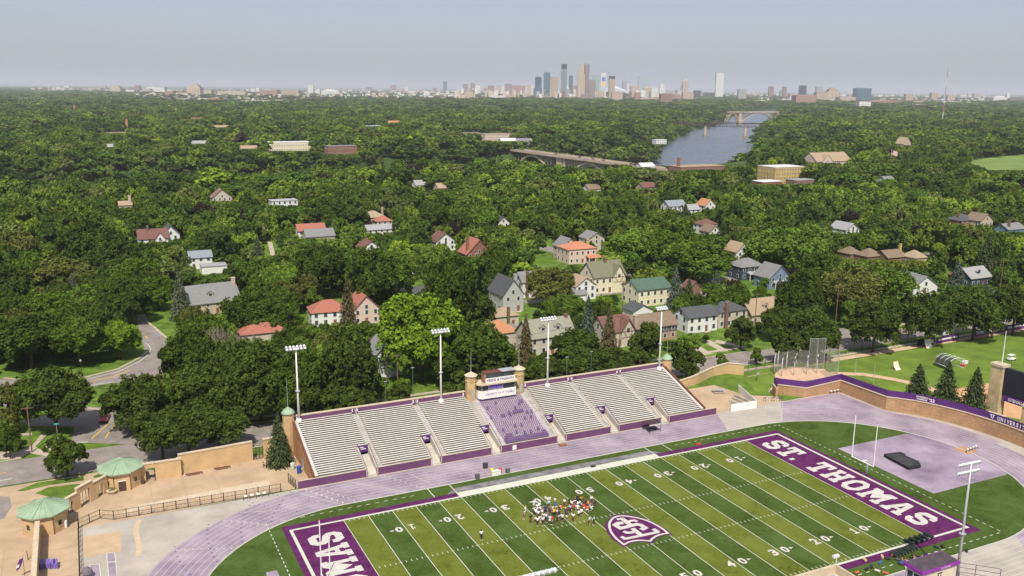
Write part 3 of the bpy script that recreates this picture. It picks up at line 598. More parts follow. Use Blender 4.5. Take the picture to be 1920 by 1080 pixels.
t=flood(-38.9,-62.0,1.0,20.4,'floodlight whose white round lamps just reach the bottom edge of the picture',n=7,rows=1,w=5.2,m=STEEL); t.rotation_euler=(0,0,rad(180))
# ---------------------------------------------------------------- near side stand pieces
ns_=thing('near_stand','cream parapet corner of the near stand at the bottom edge of the picture','stand',(8,-62,0),world=True)
mb=MB(); mb.box(-16,14.1,-58.05,-57.7,0,7.0); mb.box(13.8,14.1,-75,-58.05,0,7.0); mb.build('parapet',CREAM,ns_)
mb=MB(); mb.box(-16,13.8,-75,-58.05,0,5.6); mb.build('terrace',CONC,ns_)
mb=MB(); mb.tube([(13.9,-57.9,7),(13.9,-57.9,8.4)],.06,5); mb.box(13.2,14.3,-58.1,-57.7,8.2,8.6); mb.build('loudspeaker',LAMP,ns_)
mb=MB(); mb.box(10.8,12.0,-60.4,-59.4,5.6,6.6); mb.build('equipment_box',STEEL,ns_)
bt=thing('spotter_booth','cream booth with a flat dark roof edged in purple at the bottom right','booth',(28,-63.2,0),world=True)
mb=MB(); mb.box(24.4,31.8,-64.7,-61.8,0,6.4); mb.build('wall',mat('booth_wall',(0.60,0.52,0.40),0.85,0.1,0.6),bt)
mb=MB(); mb.box(24.0,32.1,-65.0,-61.5,6.403,6.9); mb.build('roof_edge',mat('magenta_trim',(0.23,0.03,0.30),0.5,0.12,1),bt)
mb=MB(); mb.box(24.2,31.9,-64.8,-61.7,6.903,6.98); mb.build('roof',mat('dark_roofing',(0.075,0.06,0.07),0.9,0.3,0.8),bt)
mb=MB(); mb.box(23.98,24.0,-64.3,-62.3,0,0); 
mb=MB(); mb.box(24.34,24.4,-64.4,-63.3,4.6,6.0).box(24.34,24.4,-63.1,-62.1,4.6,6.0); f_=mb.build('window',GLASS,bt)
mb=MB(); mb.box(24.30,24.34,-64.5,-64.4,4.5,6.1).box(24.30,24.34,-63.3,-63.1,4.5,6.1).box(24.30,24.34,-62.1,-62.0,4.5,6.1).box(24.30,24.34,-64.4,-62.1,6.0,6.1); mb.build('window_frame',WHITE,bt)
text('crest_mark','ST',mat('ink_dark',(0.06,0.03,0.09),.7),(28.2,-64.72,5.4),(1,0,0),(0,0,1),h=.8,parent=bt,bold=.04)
text('roof_lettering','ST. THOMAS',WHITE,(29.0,-65.02,6.65),(1,0,0),(0,0,1),h=.26,parent=bt)
fr=thing('purple_railing','purple metal railing beside the track at the bottom right corner','railing',(37,-62,0),world=True)
mb=MB()
for x,y in [(34.4,-60.2),(37.3,-60.5),(39.5,-62.5),(42,-65),(35,-63)]: mb.tube([(x,y,0),(x,y,3.2)],.06,5)
for z in (1.6,2.4,3.2): mb.tube([(34.4,-60.2,z),(37.3,-60.5,z),(39.5,-62.5,z),(42,-65,z)],.05,5); mb.tube([(34.4,-60.2,z),(35,-63,z)],.05,5)
mb.build('rail',PUR,fr)
# ---------------------------------------------------------------- goal posts
def goal(x,s,label):
    t=thing('goal_post',label,'goal post',(x,-24.4,0),0 if s>0 else math.pi,group='goal posts in the end zones')
    mb=MB(); mb.tube([(0,0,0),(0,0,2.2),(-.15,0,2.75),(-.6,0,3.05),(-1.5,0,3.05)],.17,8); mb.build('gooseneck',WHITE,t,smooth=True)
    mb=MB(); mb.tube([(-1.5,-2.82,3.05),(-1.5,2.82,3.05)],.13,8); mb.build('crossbar',WHITE,t)
    for q in (-1,1):
        mb=MB(); mb.tube([(-1.5,q*2.82,3.0),(-1.5,q*2.82,12.0)],.10,8,.09); u=mb.build('upright',WHITE,t)
        mb=MB(); mb.box(-1.52,-1.48,q*2.82-.05,q*2.82+.05,12.0,12.35); mb.build('wind_ribbon',mat('red_ribbon',(0.6,0.06,0.04),.7),t)
goal(56.6,1,'white goal post at the right end zone in front of the lilac pad'); goal(-56.6,-1,'white goal post standing over the left end zone lettering')
# ---------------------------------------------------------------- brick walls with the purple fence
def wall(name,label,path,h0,h1,th,m,cap=True,world=True,fence=None,cat='wall'):
    t=thing(name,label,cat,(*path[0],0),world=True)
    mb=MB(); cp=MB(); fn=MB(); n=len(path)
    q=stroke(path,th); qc=stroke(path,th+.25); qf=stroke(path,.10)
    hs=[h0+(h1-h0)*i/(n-1) for i in range(n)] if not isinstance(h0,list) else h0
    for i in range(n-1):
        a,b_=hs[i],hs[i+1]
        def seg(B,Q,za0,za1,zb0,zb1):
            B.add([(*Q[0],za0),(*Q[1],zb0),(*Q[2],zb0),(*Q[3],za0),(*Q[0],za1),(*Q[1],zb1),(*Q[2],zb1),(*Q[3],za1)],[(0,3,2,1),(4,5,6,7),(0,1,5,4),(1,2,6,5),(2,3,7,6),(3,0,4,7)])
        seg(mb,q[i],0,a,0,b_); 
        if cap: seg(cp,qc[i],a+.003,a+.2,b_+.003,b_+.2)
        if fence: seg(fn,qf[i],a+.2,a+.2+fence,b_+.2,b_+.2+fence)
    mb.build('brick_face',m,t)
    if cap: cp.build('coping',CREAM,t)
    if fence: fn.build('fence_screen',PURB,t)
    return t
RBR=brick('track_wall_brick',(0.50,0.31,0.16),(0.30,0.17,0.09),1.6)
arc=[(XR+44.4*math.cos(rad(a)),YC+44.4*math.sin(rad(a))) for a in range(28,-30,-3)]
wp=[(72,19.6),(73.5,22.5),(79.4,17.1),(90.6,16.7),(90.6,1.5)]+[p for p in arc]
hs=[2.6,2.6,2.4,3.1,3.4]+[3.5]*len(arc)
rw=wall('retaining_wall','long curving brick retaining wall with a cream coping and purple fence screen along the track',wp,hs,None,.5,RBR,fence=1.55)
def onarc(a,z,r=44.08): return (XR+r*math.cos(rad(a)),YC+r*math.sin(rad(a)),z)
def arctext(s,a0,step,z,h,w):
    for i,ch in enumerate(s):
        if ch==' ': continue
        a=a0-step*i; o=onarc(a,z); text('fence_lettering',ch,WHITE,o,(math.sin(rad(a)),-math.cos(rad(a)),0),(0,0,1),w=w*(.35 if ch in 'I.' else 1),h=h*(.25 if ch=='.' else 1),parent=rw,bold=.03)
arctext('UNIVERSITY OF ST. THOMAS',3.2,0.98,4.5,.95,.56)
a=5.2; o=onarc(a,4.5); text('fence_crest','U',WHITE,o,(math.sin(rad(a)),-math.cos(rad(a)),0),(0,0,1),w=.7,h=.8,parent=rw,bold=.05); o=onarc(a,4.95); text('fence_crest','-',WHITE,o,(math.sin(rad(a)),-math.cos(rad(a)),0),(0,0,1),w=1.3,h=.12,parent=rw)
for s,ya,z,w,h in [('POWERADE',14.5,4.75,0,0)][:0]: pass
a=26.2
for s,da,z,w,h in [('CONFERENCE',0,4.75,2.7,.42),('CHAMPIONS',0,4.2,2.4,.42),("'22",-2.9,4.45,1.3,.8)]:
    o=onarc(a+da,z); text('fence_lettering',s,WHITE,o,(math.sin(rad(a)),-math.cos(rad(a)),0),(0,0,1),w=w,h=h,parent=rw,bold=.03)
YW=YBR
# street side brick wall, sloped wall and gate wall
wall('brick_wall','long tan brick wall between the spreading street trees and the forecourt',[(-70.3,33.4),(-62,33.9),(-55.6,34.4)],[4.1,4.1,4.1],None,.5,YW)
wall('brick_wall','end pier of tan brick between the forecourt gate and the conifer',[(-53.4,34.6),(-49.6,34.9)],[4.1,4.1],None,.5,YW)
wall('brick_wall','tan brick wall stub joining the arched gateway to the long forecourt wall',[(-74.7,32.5),(-70.2,32.4),(-70.3,33.1)],[3.6,3.6,3.6],None,.5,YW)
wall('brick_wall','short brick pier between the upper gatehouse and the arched gateway',[(-77.9,32.6),(-76.5,32.55)],[3.6,3.6],None,.5,YW)
t=wall('gateway_arch','brick arch over the small gateway right of the upper gatehouse',[(-76.45,32.55),(-74.75,32.5)],[.9,.9],None,.5,YW,cat='gateway')
for ch in list(t.children):
    for v in ch.data.vertices: v.co.z+=2.7
mb=MB(); mb.tube([(-76.35,32.25,0.05),(-76.35,32.25,2.3),(-75.9,32.25,2.6),(-75.3,32.25,2.6),(-74.85,32.25,2.3),(-74.85,32.25,0.05)],.08,5); mb.build('gate_frame',BLK,t)
wall('brick_wall','tan brick wall right of the grandstand stepping out by the grass bank',[(50.2,34.6),(58.6,36.6),(68.6,41.0),(73.6,41.2),(76.8,38.0)],[2.2,2.4,2.4,2.9,3.0],None,.45,YW)
wall('forecourt_wall','long narrow brick wall casting a strip of shadow down the left edge of the forecourt',[(-94.9,-90),(-94.9,-10),(-94.9,15.2)],[3.2,3.2,3.2],None,.55,YW)
# gatehouses
def gatehouse(x,y,label,door=True):
    t=thing('gatehouse',label,'gatehouse',(x,y,0),group='octagonal brick gatehouses with green copper roofs')
    mb=MB(); mb.lathe([(3.75,0),(3.75,3.1),(3.85,3.12),(3.85,3.5)],8,0,0,rad(22.5)); mb.build('wall',YBR,t)
    mb=MB(); mb.lathe([(4.35,3.503),(4.4,3.75),(.35,5.35),(.3,5.5),(.0,5.7)],8,0,0,rad(22.5)); rf=mb.build('roof',COP,t)
    mb=MB()
    for k in range(8):
        a=rad(22.5+45*k); mb.tube([(4.4*math.cos(a),4.4*math.sin(a),3.8),(.35*math.cos(a),.35*math.sin(a),5.4)],.09,5)
        for f in (.33,.66):
            b0=a+rad(45); p0=Vector((4.4*math.cos(a),4.4*math.sin(a),3.78)).lerp(Vector((4.4*math.cos(b0),4.4*math.sin(b0),3.78)),f); mb.tube([p0,(.3*math.cos(a+rad(45)*f),.3*math.sin(a+rad(45)*f),5.42)],.04,4)
    mb.build('roof_seam',COP,rf)
    def face(k,w,z0,z1,name,m,d=3.49,off=0):
        a=rad(-90+45*k); c,s=math.cos(a),math.sin(a); q=MB()
        q.box(-w/2+off,w/2+off,-.05,.05,z0,z1); q.v=[(-(u_)*s+(d+v_)*c, u_*c+(d+v_)*s, z_) for u_,v_,z_ in q.v]; return q.build(name,m,t)
    if door:
        face(0,1.3,0.02,2.0,'door',mat('door_brown',(0.07,0.04,0.035),.6)); face(0,1.6,2.06,2.2,'door_light',WHITE,d=3.53)
    face(1,.62,1.2,2.1,'window',DARK); face(1,.8,1.05,1.15,'window_sill',CREAM,d=3.52)
    face(-1,.62,1.2,2.1,'window',DARK); face(-1,.8,1.05,1.15,'window_sill',CREAM,d=3.52); 
    for k in (.5,-.5):
        a=rad(-90+45*k); mb=MB(); mb.tube([(3.82*math.cos(a),3.82*math.sin(a),0),(3.82*math.cos(a),3.82*math.sin(a),3.4)],.06,5); mb.build('downpipe',BRN,t)
gatehouse(-80.9,33.1,'octagonal brick gatehouse with green copper roof and dark double door at the street end of the forecourt')
gatehouse(-94.0,19.4,'octagonal brick gatehouse with green copper roof nearest the lower left corner at the end of the long wall',door=False)
# arched entrance wall between the gatehouses
ge_=thing('entrance_arcade','stepped brick entrance wall with three arched gates between the two gatehouses','arcade',(-88,25,0),world=True)
A_=Vector((-91.2,22.2)); B_=Vector((-83.6,30.4)); d_=(B_-A_).normalized(); n_=Vector((-d_.y,d_.x))*.25; Lg=(B_-A_).length
def wseg(B,s0,s1,z0,z1,k=1.0):
    p=[A_+d_*s0-n_*k,A_+d_*s1-n_*k,A_+d_*s1+n_*k,A_+d_*s0+n_*k]; B.prism([tuple(q) for q in p],z0,z1)
mb=MB(); op=[(.9,2.3,2.3),(4.2,6.6,3.0),(8.6,10.0,2.5)]; s=0
for a,b_,h in op:
    wseg(mb,s,a,0,3.2 if a<4 or a>8 else 4.0); wseg(mb,a,b_,h,3.2 if a<4 or a>8 else 4.0); s=b_
    if a<4: wseg(mb,b_,3.5,0,3.2); s=3.5
    if 4<a<8: wseg(mb,b_,7.4,0,4.0); s=7.4
wseg(mb,s,Lg,0,3.4); mb.build('brick_face',YBR,ge_)
mb=MB(); wseg(mb,0,3.5,3.203,3.38,1.3); wseg(mb,3.5,7.4,4.003,4.2,1.3); wseg(mb,7.4,8.6,3.405,3.6,1.3); wseg(mb,8.6,Lg,3.405,3.6,1.3); mb.build('coping',CREAM,ge_)
for a,b_,h in op:
    mb=MB()
    for i in range(7):                      # voussoirs rounding the head of the opening
        pass
    for k in range(4):
        p=A_+d_*(a+(b_-a)*k/3); mb.tube([(p.x,p.y,0.05),(p.x,p.y,h-.05)],.04,4)
    for z in (.3,1.2,h-.1):
        p=A_+d_*a; q=A_+d_*b_; mb.tube([(p.x,p.y,z),(q.x,q.y,z)],.035,4)
    mb.build('iron_gate',BLK,ge_)
# ---------------------------------------------------------------- forecourt fence
def fence(label,path,h,step,name='fence',r=.075,rails=3,m=BLK,group=None,mesh=False,cat='fence'):
    t=thing(name,label,cat,(*path[0],0),world=True,group=group)
    rl=MB()
    for (ax,ay),(bx,by) in zip(path,path[1:]):
        Ln=math.hypot(bx-ax,by-ay); n=max(1,round(Ln/step))
        for z in [0.12+(h-.15)*k/(rails-1) for k in range(rails)]: rl.tube([(ax,ay,z),(bx,by,z)],r*.6,4)
        for i in range(n+1):
            x=ax+(bx-ax)*i/n; y=ay+(by-ay)*i/n; p=MB(); p.tube([(x,y,0),(x,y,h+.08)],r,5); p.build('post',m,t)
        if mesh:
            k=int(Ln/mesh)
            for i in range(k+1):
                x=ax+(bx-ax)*i/k; y=ay+(by-ay)*i/k; rl.tube([(x,y,.1),(x,y,h)],.012,3,cap=False)
    rl.build('rail',m,t); return t
fence('black railing separating the forecourt from the grey apron of the track',[(-88.7,-40),(-88.7,16.8),(-85.2,19.2),(-83.0,17.6),(-53.5,16.7)][1:],1.7,2.05,mesh=.8)
g2=t
fence('iron gate in the forecourt wall beside the conifer',[(-55.5,34.4),(-53.5,34.6)],2.6,.7,mesh=.3,cat='gate',name='gate')
fence('black railing running down the left side of the grey apron toward the bottom edge',[(-88.75,-30),(-88.75,16.6)],1.7,1.9,mesh=.8)
fence('black open gate leaf between the railing and the end of the grandstand',[(-51.2,20.5),(-50.6,16.9)],1.9,1.2,mesh=.25,cat='gate',name='gate')
fence('tall thin black fence along the pavement behind the throwing cage',[(77.3,40.3),(105,41.3),(148,42.6)],3.0,3.2,r=.06,mesh=.9)
# bins, bench barriers, purple hurdles by the wall
def bin_(x,y,m,label,h=1.1,w=.42,cat='bin',name='litter_bin'):
    t=thing(name,label,cat,(x,y,0)); mb=MB(); mb.lathe([(w*.85,0.06),(w,.9*h),(w*1.04,.9*h)],10); mb.build('body',m,t); mb=MB(); mb.lathe([(w*1.06,.9*h+.004),(w,.97*h),(w*.4,h)],10); mb.build('lid',m,t); mb=MB(); mb.lathe([(w*.9,0),(w*.9,.058)],10); mb.build('base',BLK,t)
x,y=G(561,887); bin_(x,y,mat('blue_plastic',(0.02,0.07,0.30),.5),'blue bin beside the left end wall of the grandstand',1.5,.5)
x,y=G(549,880); bin_(x,y,mat('pale_plastic',(0.5,0.52,0.46),.6),'pale grey bin left of the blue bin',1.4,.45)
x,y=G(124,990); bin_(x,y,WHITE,'white bollard bin beside the lower gatehouse',1.5,.25)
x,y=G(268,907); bin_(x,y,mat('brown_bin',(0.09,0.06,0.04),.8),'brown bin outside the upper gatehouse',1.0,.4)
t=thing('planter','round concrete planter with green plants outside the upper gatehouse','planter',(*G(210,925),0)); mb=MB(); mb.lathe([(.6,0),(.95,.5),(1.0,.6)],12); mb.build('bowl',CREAM,t)
mb=MB(); r_=random.Random(3)
for k in range(60):
    a=r_.uniform(0,6.28); rr=r_.uniform(0,.85); x=rr*math.cos(a);y=rr*math.sin(a); z=.6+r_.uniform(.05,.5); mb.add([(x-.1,y,z),(x+.12,y-.05,z+.1),(x,y+.14,z+.06)],[(0,1,2)])
mb.build('plants',mat('planter_leaf',(0.06,0.13,0.02),.8),t)
VB=mat('violet_cover',(0.18,0.12,0.42),.5,.1,1)
for i,(u,w_) in enumerate([(82,'nearest the wall'),(93,'second from the wall'),(102,'second from the right'),(107,'farthest from the wall')]):
    x,y=G(u-2,1068); t=thing('folded_table',f'upright violet covered panel on the forecourt {w_}','panel',(x,y,0),group='violet panels standing on the forecourt')
    mb=MB(); mb.box(-.28,.28,-.1,1.7,.25,1.05); mb.build('cover',VB,t); mb=MB(); mb.box(-.25,.25,-.05,.05,0,.25).box(-.25,.25,1.55,1.65,0,.25); mb.build('foot',STEEL,t)
def barrier(x,y,L_,label,rz=0):
    t=thing('training_hurdle',label,'hurdle rack',(x,y,0),rz); mb=MB()
    for k in range(5): mb.tube([(k*L_/4,0,0),(k*L_/4,0,.75)],.05,5); mb.tube([(k*L_/4,-.35,.05),(k*L_/4,.35,.05)],.05,5)
    mb.build('frame',BLK,t)
    for k in range(4):
        mb=MB(); mb.box(k*L_/4+.05,(k+.6)*L_/4,-.12,.06,.66,.92); mb.build('white_board',WHITE,t); 
x,y=G(457,938); barrier(x,y,4.6,'stack of white boarded hurdles on the grey apron near the forecourt gate')
x,y=G(1556,739); barrier(x,y,4.6,'row of white boarded hurdles against the brick corner by the lilac pad')
x,y=G(1812,849); barrier(x,y,4.4,'white boarded hurdles beside the small rust coloured mat on the lilac pad',rad(8))
t=thing('street_flag','purple and white feather flag at the lower left corner','flag',(*G(47,1083),0)); mb=MB(); mb.tube([(0,0,0),(0,0,3.6)],.04,5); mb.build('pole',BLK,t)
mb=MB(); mb.add([(0,0,3.4),(-.5,.1,3.2),(-.9,.05,2.4),(-1.1,.1,1.3),(-.5,.02,1.8),(-.1,0,2.8)],[(0,1,2,5),(2,3,4,5)]); mb.build('cloth',PURB,t)
mb=MB(); mb.add([(-.55,-.02,2.5),(-.95,.02,2.3),(-1.05,.07,1.8),(-.65,-.0,1.95)],[(0,1,2,3)]); mb.build('white_band',WHITE,t)
t=thing('sign_post','short forked metal post standing on the forecourt paving','post',(*G(53,1050),0)); mb=MB(); mb.tube([(0,0,0),(-.1,0,1.6)],.05,5); mb.tube([(0,0,.05),(.35,.4,.6)],.03,4); mb.build('stem',BLK,t)
t=thing('shade_umbrella','grey folded canopy on the grey apron beside the railing','umbrella',(*G(164,1083),0)); mb=MB(); mb.lathe([(.9,.9),(.75,1.4),(.3,1.8),(.05,1.95)],10); mb.build('canopy',mat('grey_canvas',(0.16,0.14,0.17),.8),t); mb=MB(); mb.tube([(0,0,0),(0,0,.9)],.05,5); mb.build('stem',STEEL,t)
# pads on the lilac area, tent, coolers, nets
t=thing('landing_mat','big black landing mat lying on the lilac throwing pad','landing mat',(0,0,0),world=True)
pp=[G(*q,.75) for q in [(1657,855),(1687,851),(1727,864),(1728,872),(1706,882),(1698,880)]]
mb=MB(); mb.prism([G(1657,857),G(1687,853),G(1697,857),G(1697,860),G(1722,871),G(1726,878),G(1705,882)],0.07,.75); mb.build('mat_body',mat('black_vinyl',(0.022,0.022,0.026),.55,.3,.8),t)
mb=MB(); mb.prism([G(1662,854.5,.75),G(1684,851,.75),G(1719,868,.75),G(1704,877,.75)],.753,.82); mb.build('mat_top',mat('charcoal_cover',(0.045,0.042,0.045),.7,.3,.6),t)
t=thing('event_canopy','small dark pop-up canopy with a white striped top against the front wall of the grandstand','canopy',(*G(1222,808),0)); 
mb=MB()
for sx in (-1.5,1.5):
    for sy in (-1.3,1.3): mb.tube([(sx,sy,0),(sx,sy,2.2)],.05,5)
mb.build('frame',BLK,t); mb=MB(); mb.add([(-1.7,-1.5,2.2),(1.7,-1.5,2.2),(1.7,1.5,2.2),(-1.7,1.5,2.2),(0,0,2.75)],[(0,1,4),(1,2,4),(2,3,4),(3,0,4),(0,3,2,1)]); mb.build('canopy_top',mat('dark_canvas',(0.05,0.03,0.04),.8),t)
mb=MB(); mb.box(-1.72,1.72,-1.56,-1.5,1.95,2.2); mb.build('valance',mat('grey_white',(0.5,0.48,0.46),.7),t)
mb=MB(); mb.box(-1.2,1.2,-.5,.5,.65,.75).box(-1.1,-1,-.4,.4,.0,.65).box(1,1.1,-.4,.4,0,.65); mb.build('table',mat('table_dark',(0.06,0.06,0.08),.6),t)
def crate(u,v,w,d,h,c,label,cat='crate',name='crate',z=0.05):
    x,y=G(u,v); t=thing(name,label,cat,(x,y,z)); m=plain('crate_%d_%d'%(u,v),c); mb=MB(); mb.box(-w/2,w/2,-d/2,d/2,0,h*.8); mb.build('body',m,t); mb=MB(); mb.box(-w/2-.03,w/2+.03,-d/2-.03,d/2+.03,h*.8+.003,h); mb.build('lid',m,t); return t
crate(910,878,.9,.7,1.1,(.05,.05,.05),'black equipment case on the lilac track in front of the grandstand','case')
crate(930,890,1.9,.6,.9,(.70,.68,.62),'white cooler table on the grass strip between two grey stools','cooler')
crate(922,889,.5,.5,1.15,(.75,.55,.05),'yellow drinks cooler on the left of the white cooler table','cooler'); crate(938,888,.45,.45,1.15,(.6,.05,.04),'red drinks cooler on the right of the white cooler table','cooler')
crate(895,898,.8,.6,1.0,(.10,.10,.10),'dark folding stool left of the coolers','stool'); crate(952,887,.8,.6,1.0,(.12,.12,.12),'dark folding stool right of the coolers','stool')
crate(1309,834,1.1,.35,.3,(.55,.06,.03),'small red bag on the far grass strip before the purple border','bag'); crate(1112,876,1.0,.4,.3,(.03,.03,.03),'black bag on the white sideline near midfield','bag')
crate(1040,815,1.4,.5,1.0,(.10,.06,.16),'dark purple box against the grandstand front wall','box'); crate(1055,836,1.6,1.0,.35,(.25,.13,.07),'rusty ramp platform at the foot of the entrance right of the purple seats','ramp')
# blocking dummies lying in rows on the near sideline
BD=mat('black_pad',(0.018,0.028,0.024),.6,.3,1); proto=None; pl=[]
for i in range(5): pl.append((1704+i*9.2,1020-i*3.2,1.9))
for i in range(8): pl.append((1676+i*5.4,1044-i*2.2,1.5))
pd=[]
for i,(u,v,l) in enumerate(pl):
    x,y=G(u,v)
    if proto is None:
        t=thing('tackling_dummy','x','tackling dummy',(x,y,.1)); mb=MB(); mb.tube([(0,-.95,.28),(0,.95,.28)],.28,8); mb.build('foam_body',BD,t); mb=MB(); mb.box(-.05,.05,-1.0,-.96,.2,.36); mb.build('strap',STEEL,t); proto=t
    else: t=copy_tree(proto); t.location=(x,y,.1)
    t.scale=(1,l/1.9,1); row='back row on the white sideline' if i<5 else 'front row on the purple border'; k=i if i<5 else i-5
    t['label']=f'black tackling dummy, {ordn(k)} from the left in the {row}'; t['group']='tackling dummies on the near sideline'
BAGC=[(.02,.02,.03),(.03,.03,.04),(.05,.12,.35),(.04,.10,.40),(.5,.12,.05),(.55,.5,.45),(.08,.07,.07),(.25,.05,.05),(.6,.45,.2),(.02,.02,.02)]
BAGN=['black','charcoal','blue','bright blue','orange','pale','dark grey','maroon','tan','jet black']
bm=objcol('bag_cloth'); protoB=None; pos=[(1690,1057,3),(1665,1050,0),(1672,1043,7),(1681,1038,9),(1688,1060,1),(1699,1068,5),(1650,1058,2),(1634,1065,1),(1645,1073,5),(1660,1077,4),(1625,1069,0),(1735,1043,0),(1725,1046,6),(1755,1028,1),(1767,1027,9),(1812,1035,9),(1683,1052,6),(1606,1076,4),(1654,1046,8),(1621,1052,8)]
if True:
    for i,(u,v,c) in enumerate(pos):
        x,y=G(u,v)
        if protoB is None:
            t=thing('sports_bag','x','bag',(x,y,.06)); mb=MB(); mb.tube([(-.42,0,.2),(-.2,0,.24),(.2,0,.24),(.42,0,.2)],.21,8); o=mb.build('bag_body',bm,t); mb=MB(); mb.tube([(-.2,0,.4),(0,0,.55),(.2,0,.4)],.03,4); mb.build('handle',BLK,t); protoB=t
        else: t=copy_tree(protoB); t.location=(x,y,.06)
        t.rotation_euler=(0,0,R.uniform(0,3)); t['group']='sports bags on the near sideline'
        t.children[0].color=(*BAGC[c],1); t['_c']=BAGN[c]; pd.append((u,t))
    pd.sort(key=lambda q:q[0]); cnt={}
    for u,t in pd: c=t['_c']; k=cnt.get(c,0); cnt[c]=k+1; t['label']=f'{c} sports bag by the near sideline, {ordn(k)} from the left among {c} bags'; del t['_c']
# ---------------------------------------------------------------- video scoreboard
vb=thing('video_scoreboard','big black video scoreboard on tan stone piers behind the curving wall at the right edge','scoreboard',(107,-16,0),world=True)
mb=MB(); mb.prism([(106.2,-16.6),(108.4,-16.6),(108.4,-13.6),(106.2,-13.6)],0,14.0); mb.build('stone_pier',mat('pier_stone',(0.50,0.38,0.22),.9,.2,.5),vb)
mb=MB(); mb.prism([(106.0,-16.8),(108.6,-16.8),(108.6,-13.4),(106.0,-13.4)],14.003,14.6); mb.build('pier_cap',CREAM,vb)
mb=MB(); mb.tube([(107.4,-15.4,14.6),(107.4,-15.4,22.5)],.13,6,.06); mb.build('flag_pole',WHITE,vb)
mb=MB(); mb.box(107.0,108.0,-34,-16.65,7.3,14.0); mb.build('screen_case',BLK,vb)
mb=MB(); mb.box(106.85,106.99,-33.9,-16.8,7.9,13.9); mb.build('screen',mat('dark_screen',(0.018,0.020,0.030),.35,.15,.5),vb)
mb=MB(); mb.box(106.8,106.98,-33.9,-17.2,6.2,7.6); mb.build('name_board',PURB,vb)
text('name_lettering',"O'SHAUGHNESSY STADIUM",WHITE,(106.78,-25.2,6.9),(0,-1,0),(0,0,1),w=13.5,h=.8,parent=vb,bold=.03)
for y in (-22.5,-30.5):
    mb=MB(); mb.prism([(106.2,y-2.2),(108.6,y-2.2),(108.6,y),(106.2,y)],0,6.6); mb.build('stone_pier',MATS['pier_stone'],vb)
    mb=MB(); mb.prism([(106.0,y-2.4),(108.8,y-2.4),(108.8,y+.2),(106.0,y+.2)],6.603,7.0); mb.build('pier_cap',CREAM,vb)
mb=MB(); mb.box(101.8,104.5,-20,-16,0,3.6); mb.build('planting_wall',CREAM,vb)
# ---------------------------------------------------------------- throwing cage
NET=bpy.data.materials.new('netting'); t_,b_=nodes(NET); b_.inputs['Base Color'].default_value=(.32,.32,.30,1); b_.inputs['Alpha'].default_value=.26; b_.inputs['Roughness'].default_value=.9
cg=thing('throwing_cage','tall curved netting cage with white posts around the throwing circle behind the wall','cage',(93,33,0),world=True)
cp=[(1450,703,6.5),(1456,697,6.6),(1466,700,6.5),(1488,695,6.3),(1511,696,6.3),(1530,694,6.3)]
ptsb=[]
for u,v,h in [(1465,706,5.6),(1488,704,5.3),(1512,702,5.3),(1531,700,5.3)]+[(1451,700,5.8),(1457,697,6.2),(1474,694,5.6),(1492,690,7.2)]:
    x,y=G(u,v); mb=MB(); mb.tube([(x,y,0),(x,y,h*.7),(x+.25,y+.2,h*.92),(x+.7,y+.4,h)],.13,6,.09); mb.build('post',LAMP,cg,smooth=True); ptsb.append((x,y,h))
x0,y0=G(1515,693); x1,y1=G(1544,692)
mb=MB(); mb.tube([(x0,y0,0),(x0,y0,9),(x1,y1,9),(x1,y1,0)],.09,5); mb.tube([((x0+x1)/2,(y0+y1)/2,0),((x0+x1)/2,(y0+y1)/2,9)],.07,5); mb.build('back_frame',STEEL,cg)
def net(pts,h0,hh,name='net'):
    mb=MB()
    for (a,b2),(c,d) in zip(pts,pts[1:]): mb.add([(a,b2,h0),(c,d,h0),(c,d,hh),(a,b2,hh)],[(0,1,2,3)])
    return mb.build(name,NET,cg)
net([(x0,y0),(x1,y1)],0,9); net([G(1451,700),G(1457,697),G(1474,694),G(1492,690),(x0,y0)],0,5.5); 
for u0,v0,u1,v1,h in [(1548,706,1570,703,6.5),(1570,703,1571,702,6.5)]:
    a,b2=G(u0,v0); c,d=G(u1,v1); net([(a,b2),(c,d)],0,h); mb=MB(); mb.tube([(a,b2,0),(a,b2,h),(c,d,h),(c,d,0)],.06,5); mb.build('side_frame',STEEL,cg)
p=[G(*q) for q in [(1450,706),(1470,714),(1500,716),(1540,710)]]; mb=MB()
for k in range(3): mb.tube([(*p[k],.15),(*p[k+1],.15)],.06,5)
mb.build('base_rail',STEEL,cg)
# soccer goal frame posts, batting cage, practice screens
t=thing('soccer_goal','thin grey goal frame standing on the path beside the throwing cage','goal',(0,0,0),world=True); a=G(1603,702); b2=G(1637,722); mb=MB(); mb.tube([(*a,0),(*a,4.5)],.06,5); mb.tube([(*b2,0),(*b2,6.0)],.06,5); mb.tube([(*a,1.2),(*b2,1.2)],.04,5); mb.build('frame',STEEL,t)
t=thing('batting_cage','rounded silver batting cage frame with dark netting on the baseball grass','batting cage',(*G(1775,690),0),rad(-6))
mb=MB()
for k,y in enumerate((0,1.6,3.2,4.8)):
    mb.tube([(-.2+4.6*1.0,-2+y,0)]+[(4.4,-2+y,1.8),(3.8,-2+y,2.8),(2.2,-2+y,3.3),(.2,-2+y,3.3),(-1.2,-2+y,2.6),(-1.8,-2+y,1.0)],.065,6)
mb.tube([(4.4,-2,1.8),(4.4,2.8,1.8)],.07,5); mb.tube([(2.2,-2,3.3),(2.2,2.8,3.3)],.07,5); mb.tube([(4.4,-2,.1),(4.4,2.8,.1)],.07,5); mb.tube([(-1.8,-2,1),(-1.8,2.8,1)],.07,5); mb.build('frame',LAMP,t,smooth=True)
mb=MB(); mb.add([(.2,-2,3.3),(.2,2.8,3.3),(-1.2,2.8,2.6),(-1.2,-2,2.6),(-1.8,-2,1),(-1.8,2.8,1)],[(0,1,2,3),(3,2,5,4)]); mb.build('net',mat('dark_net',(.05,.06,.05),.9),t)
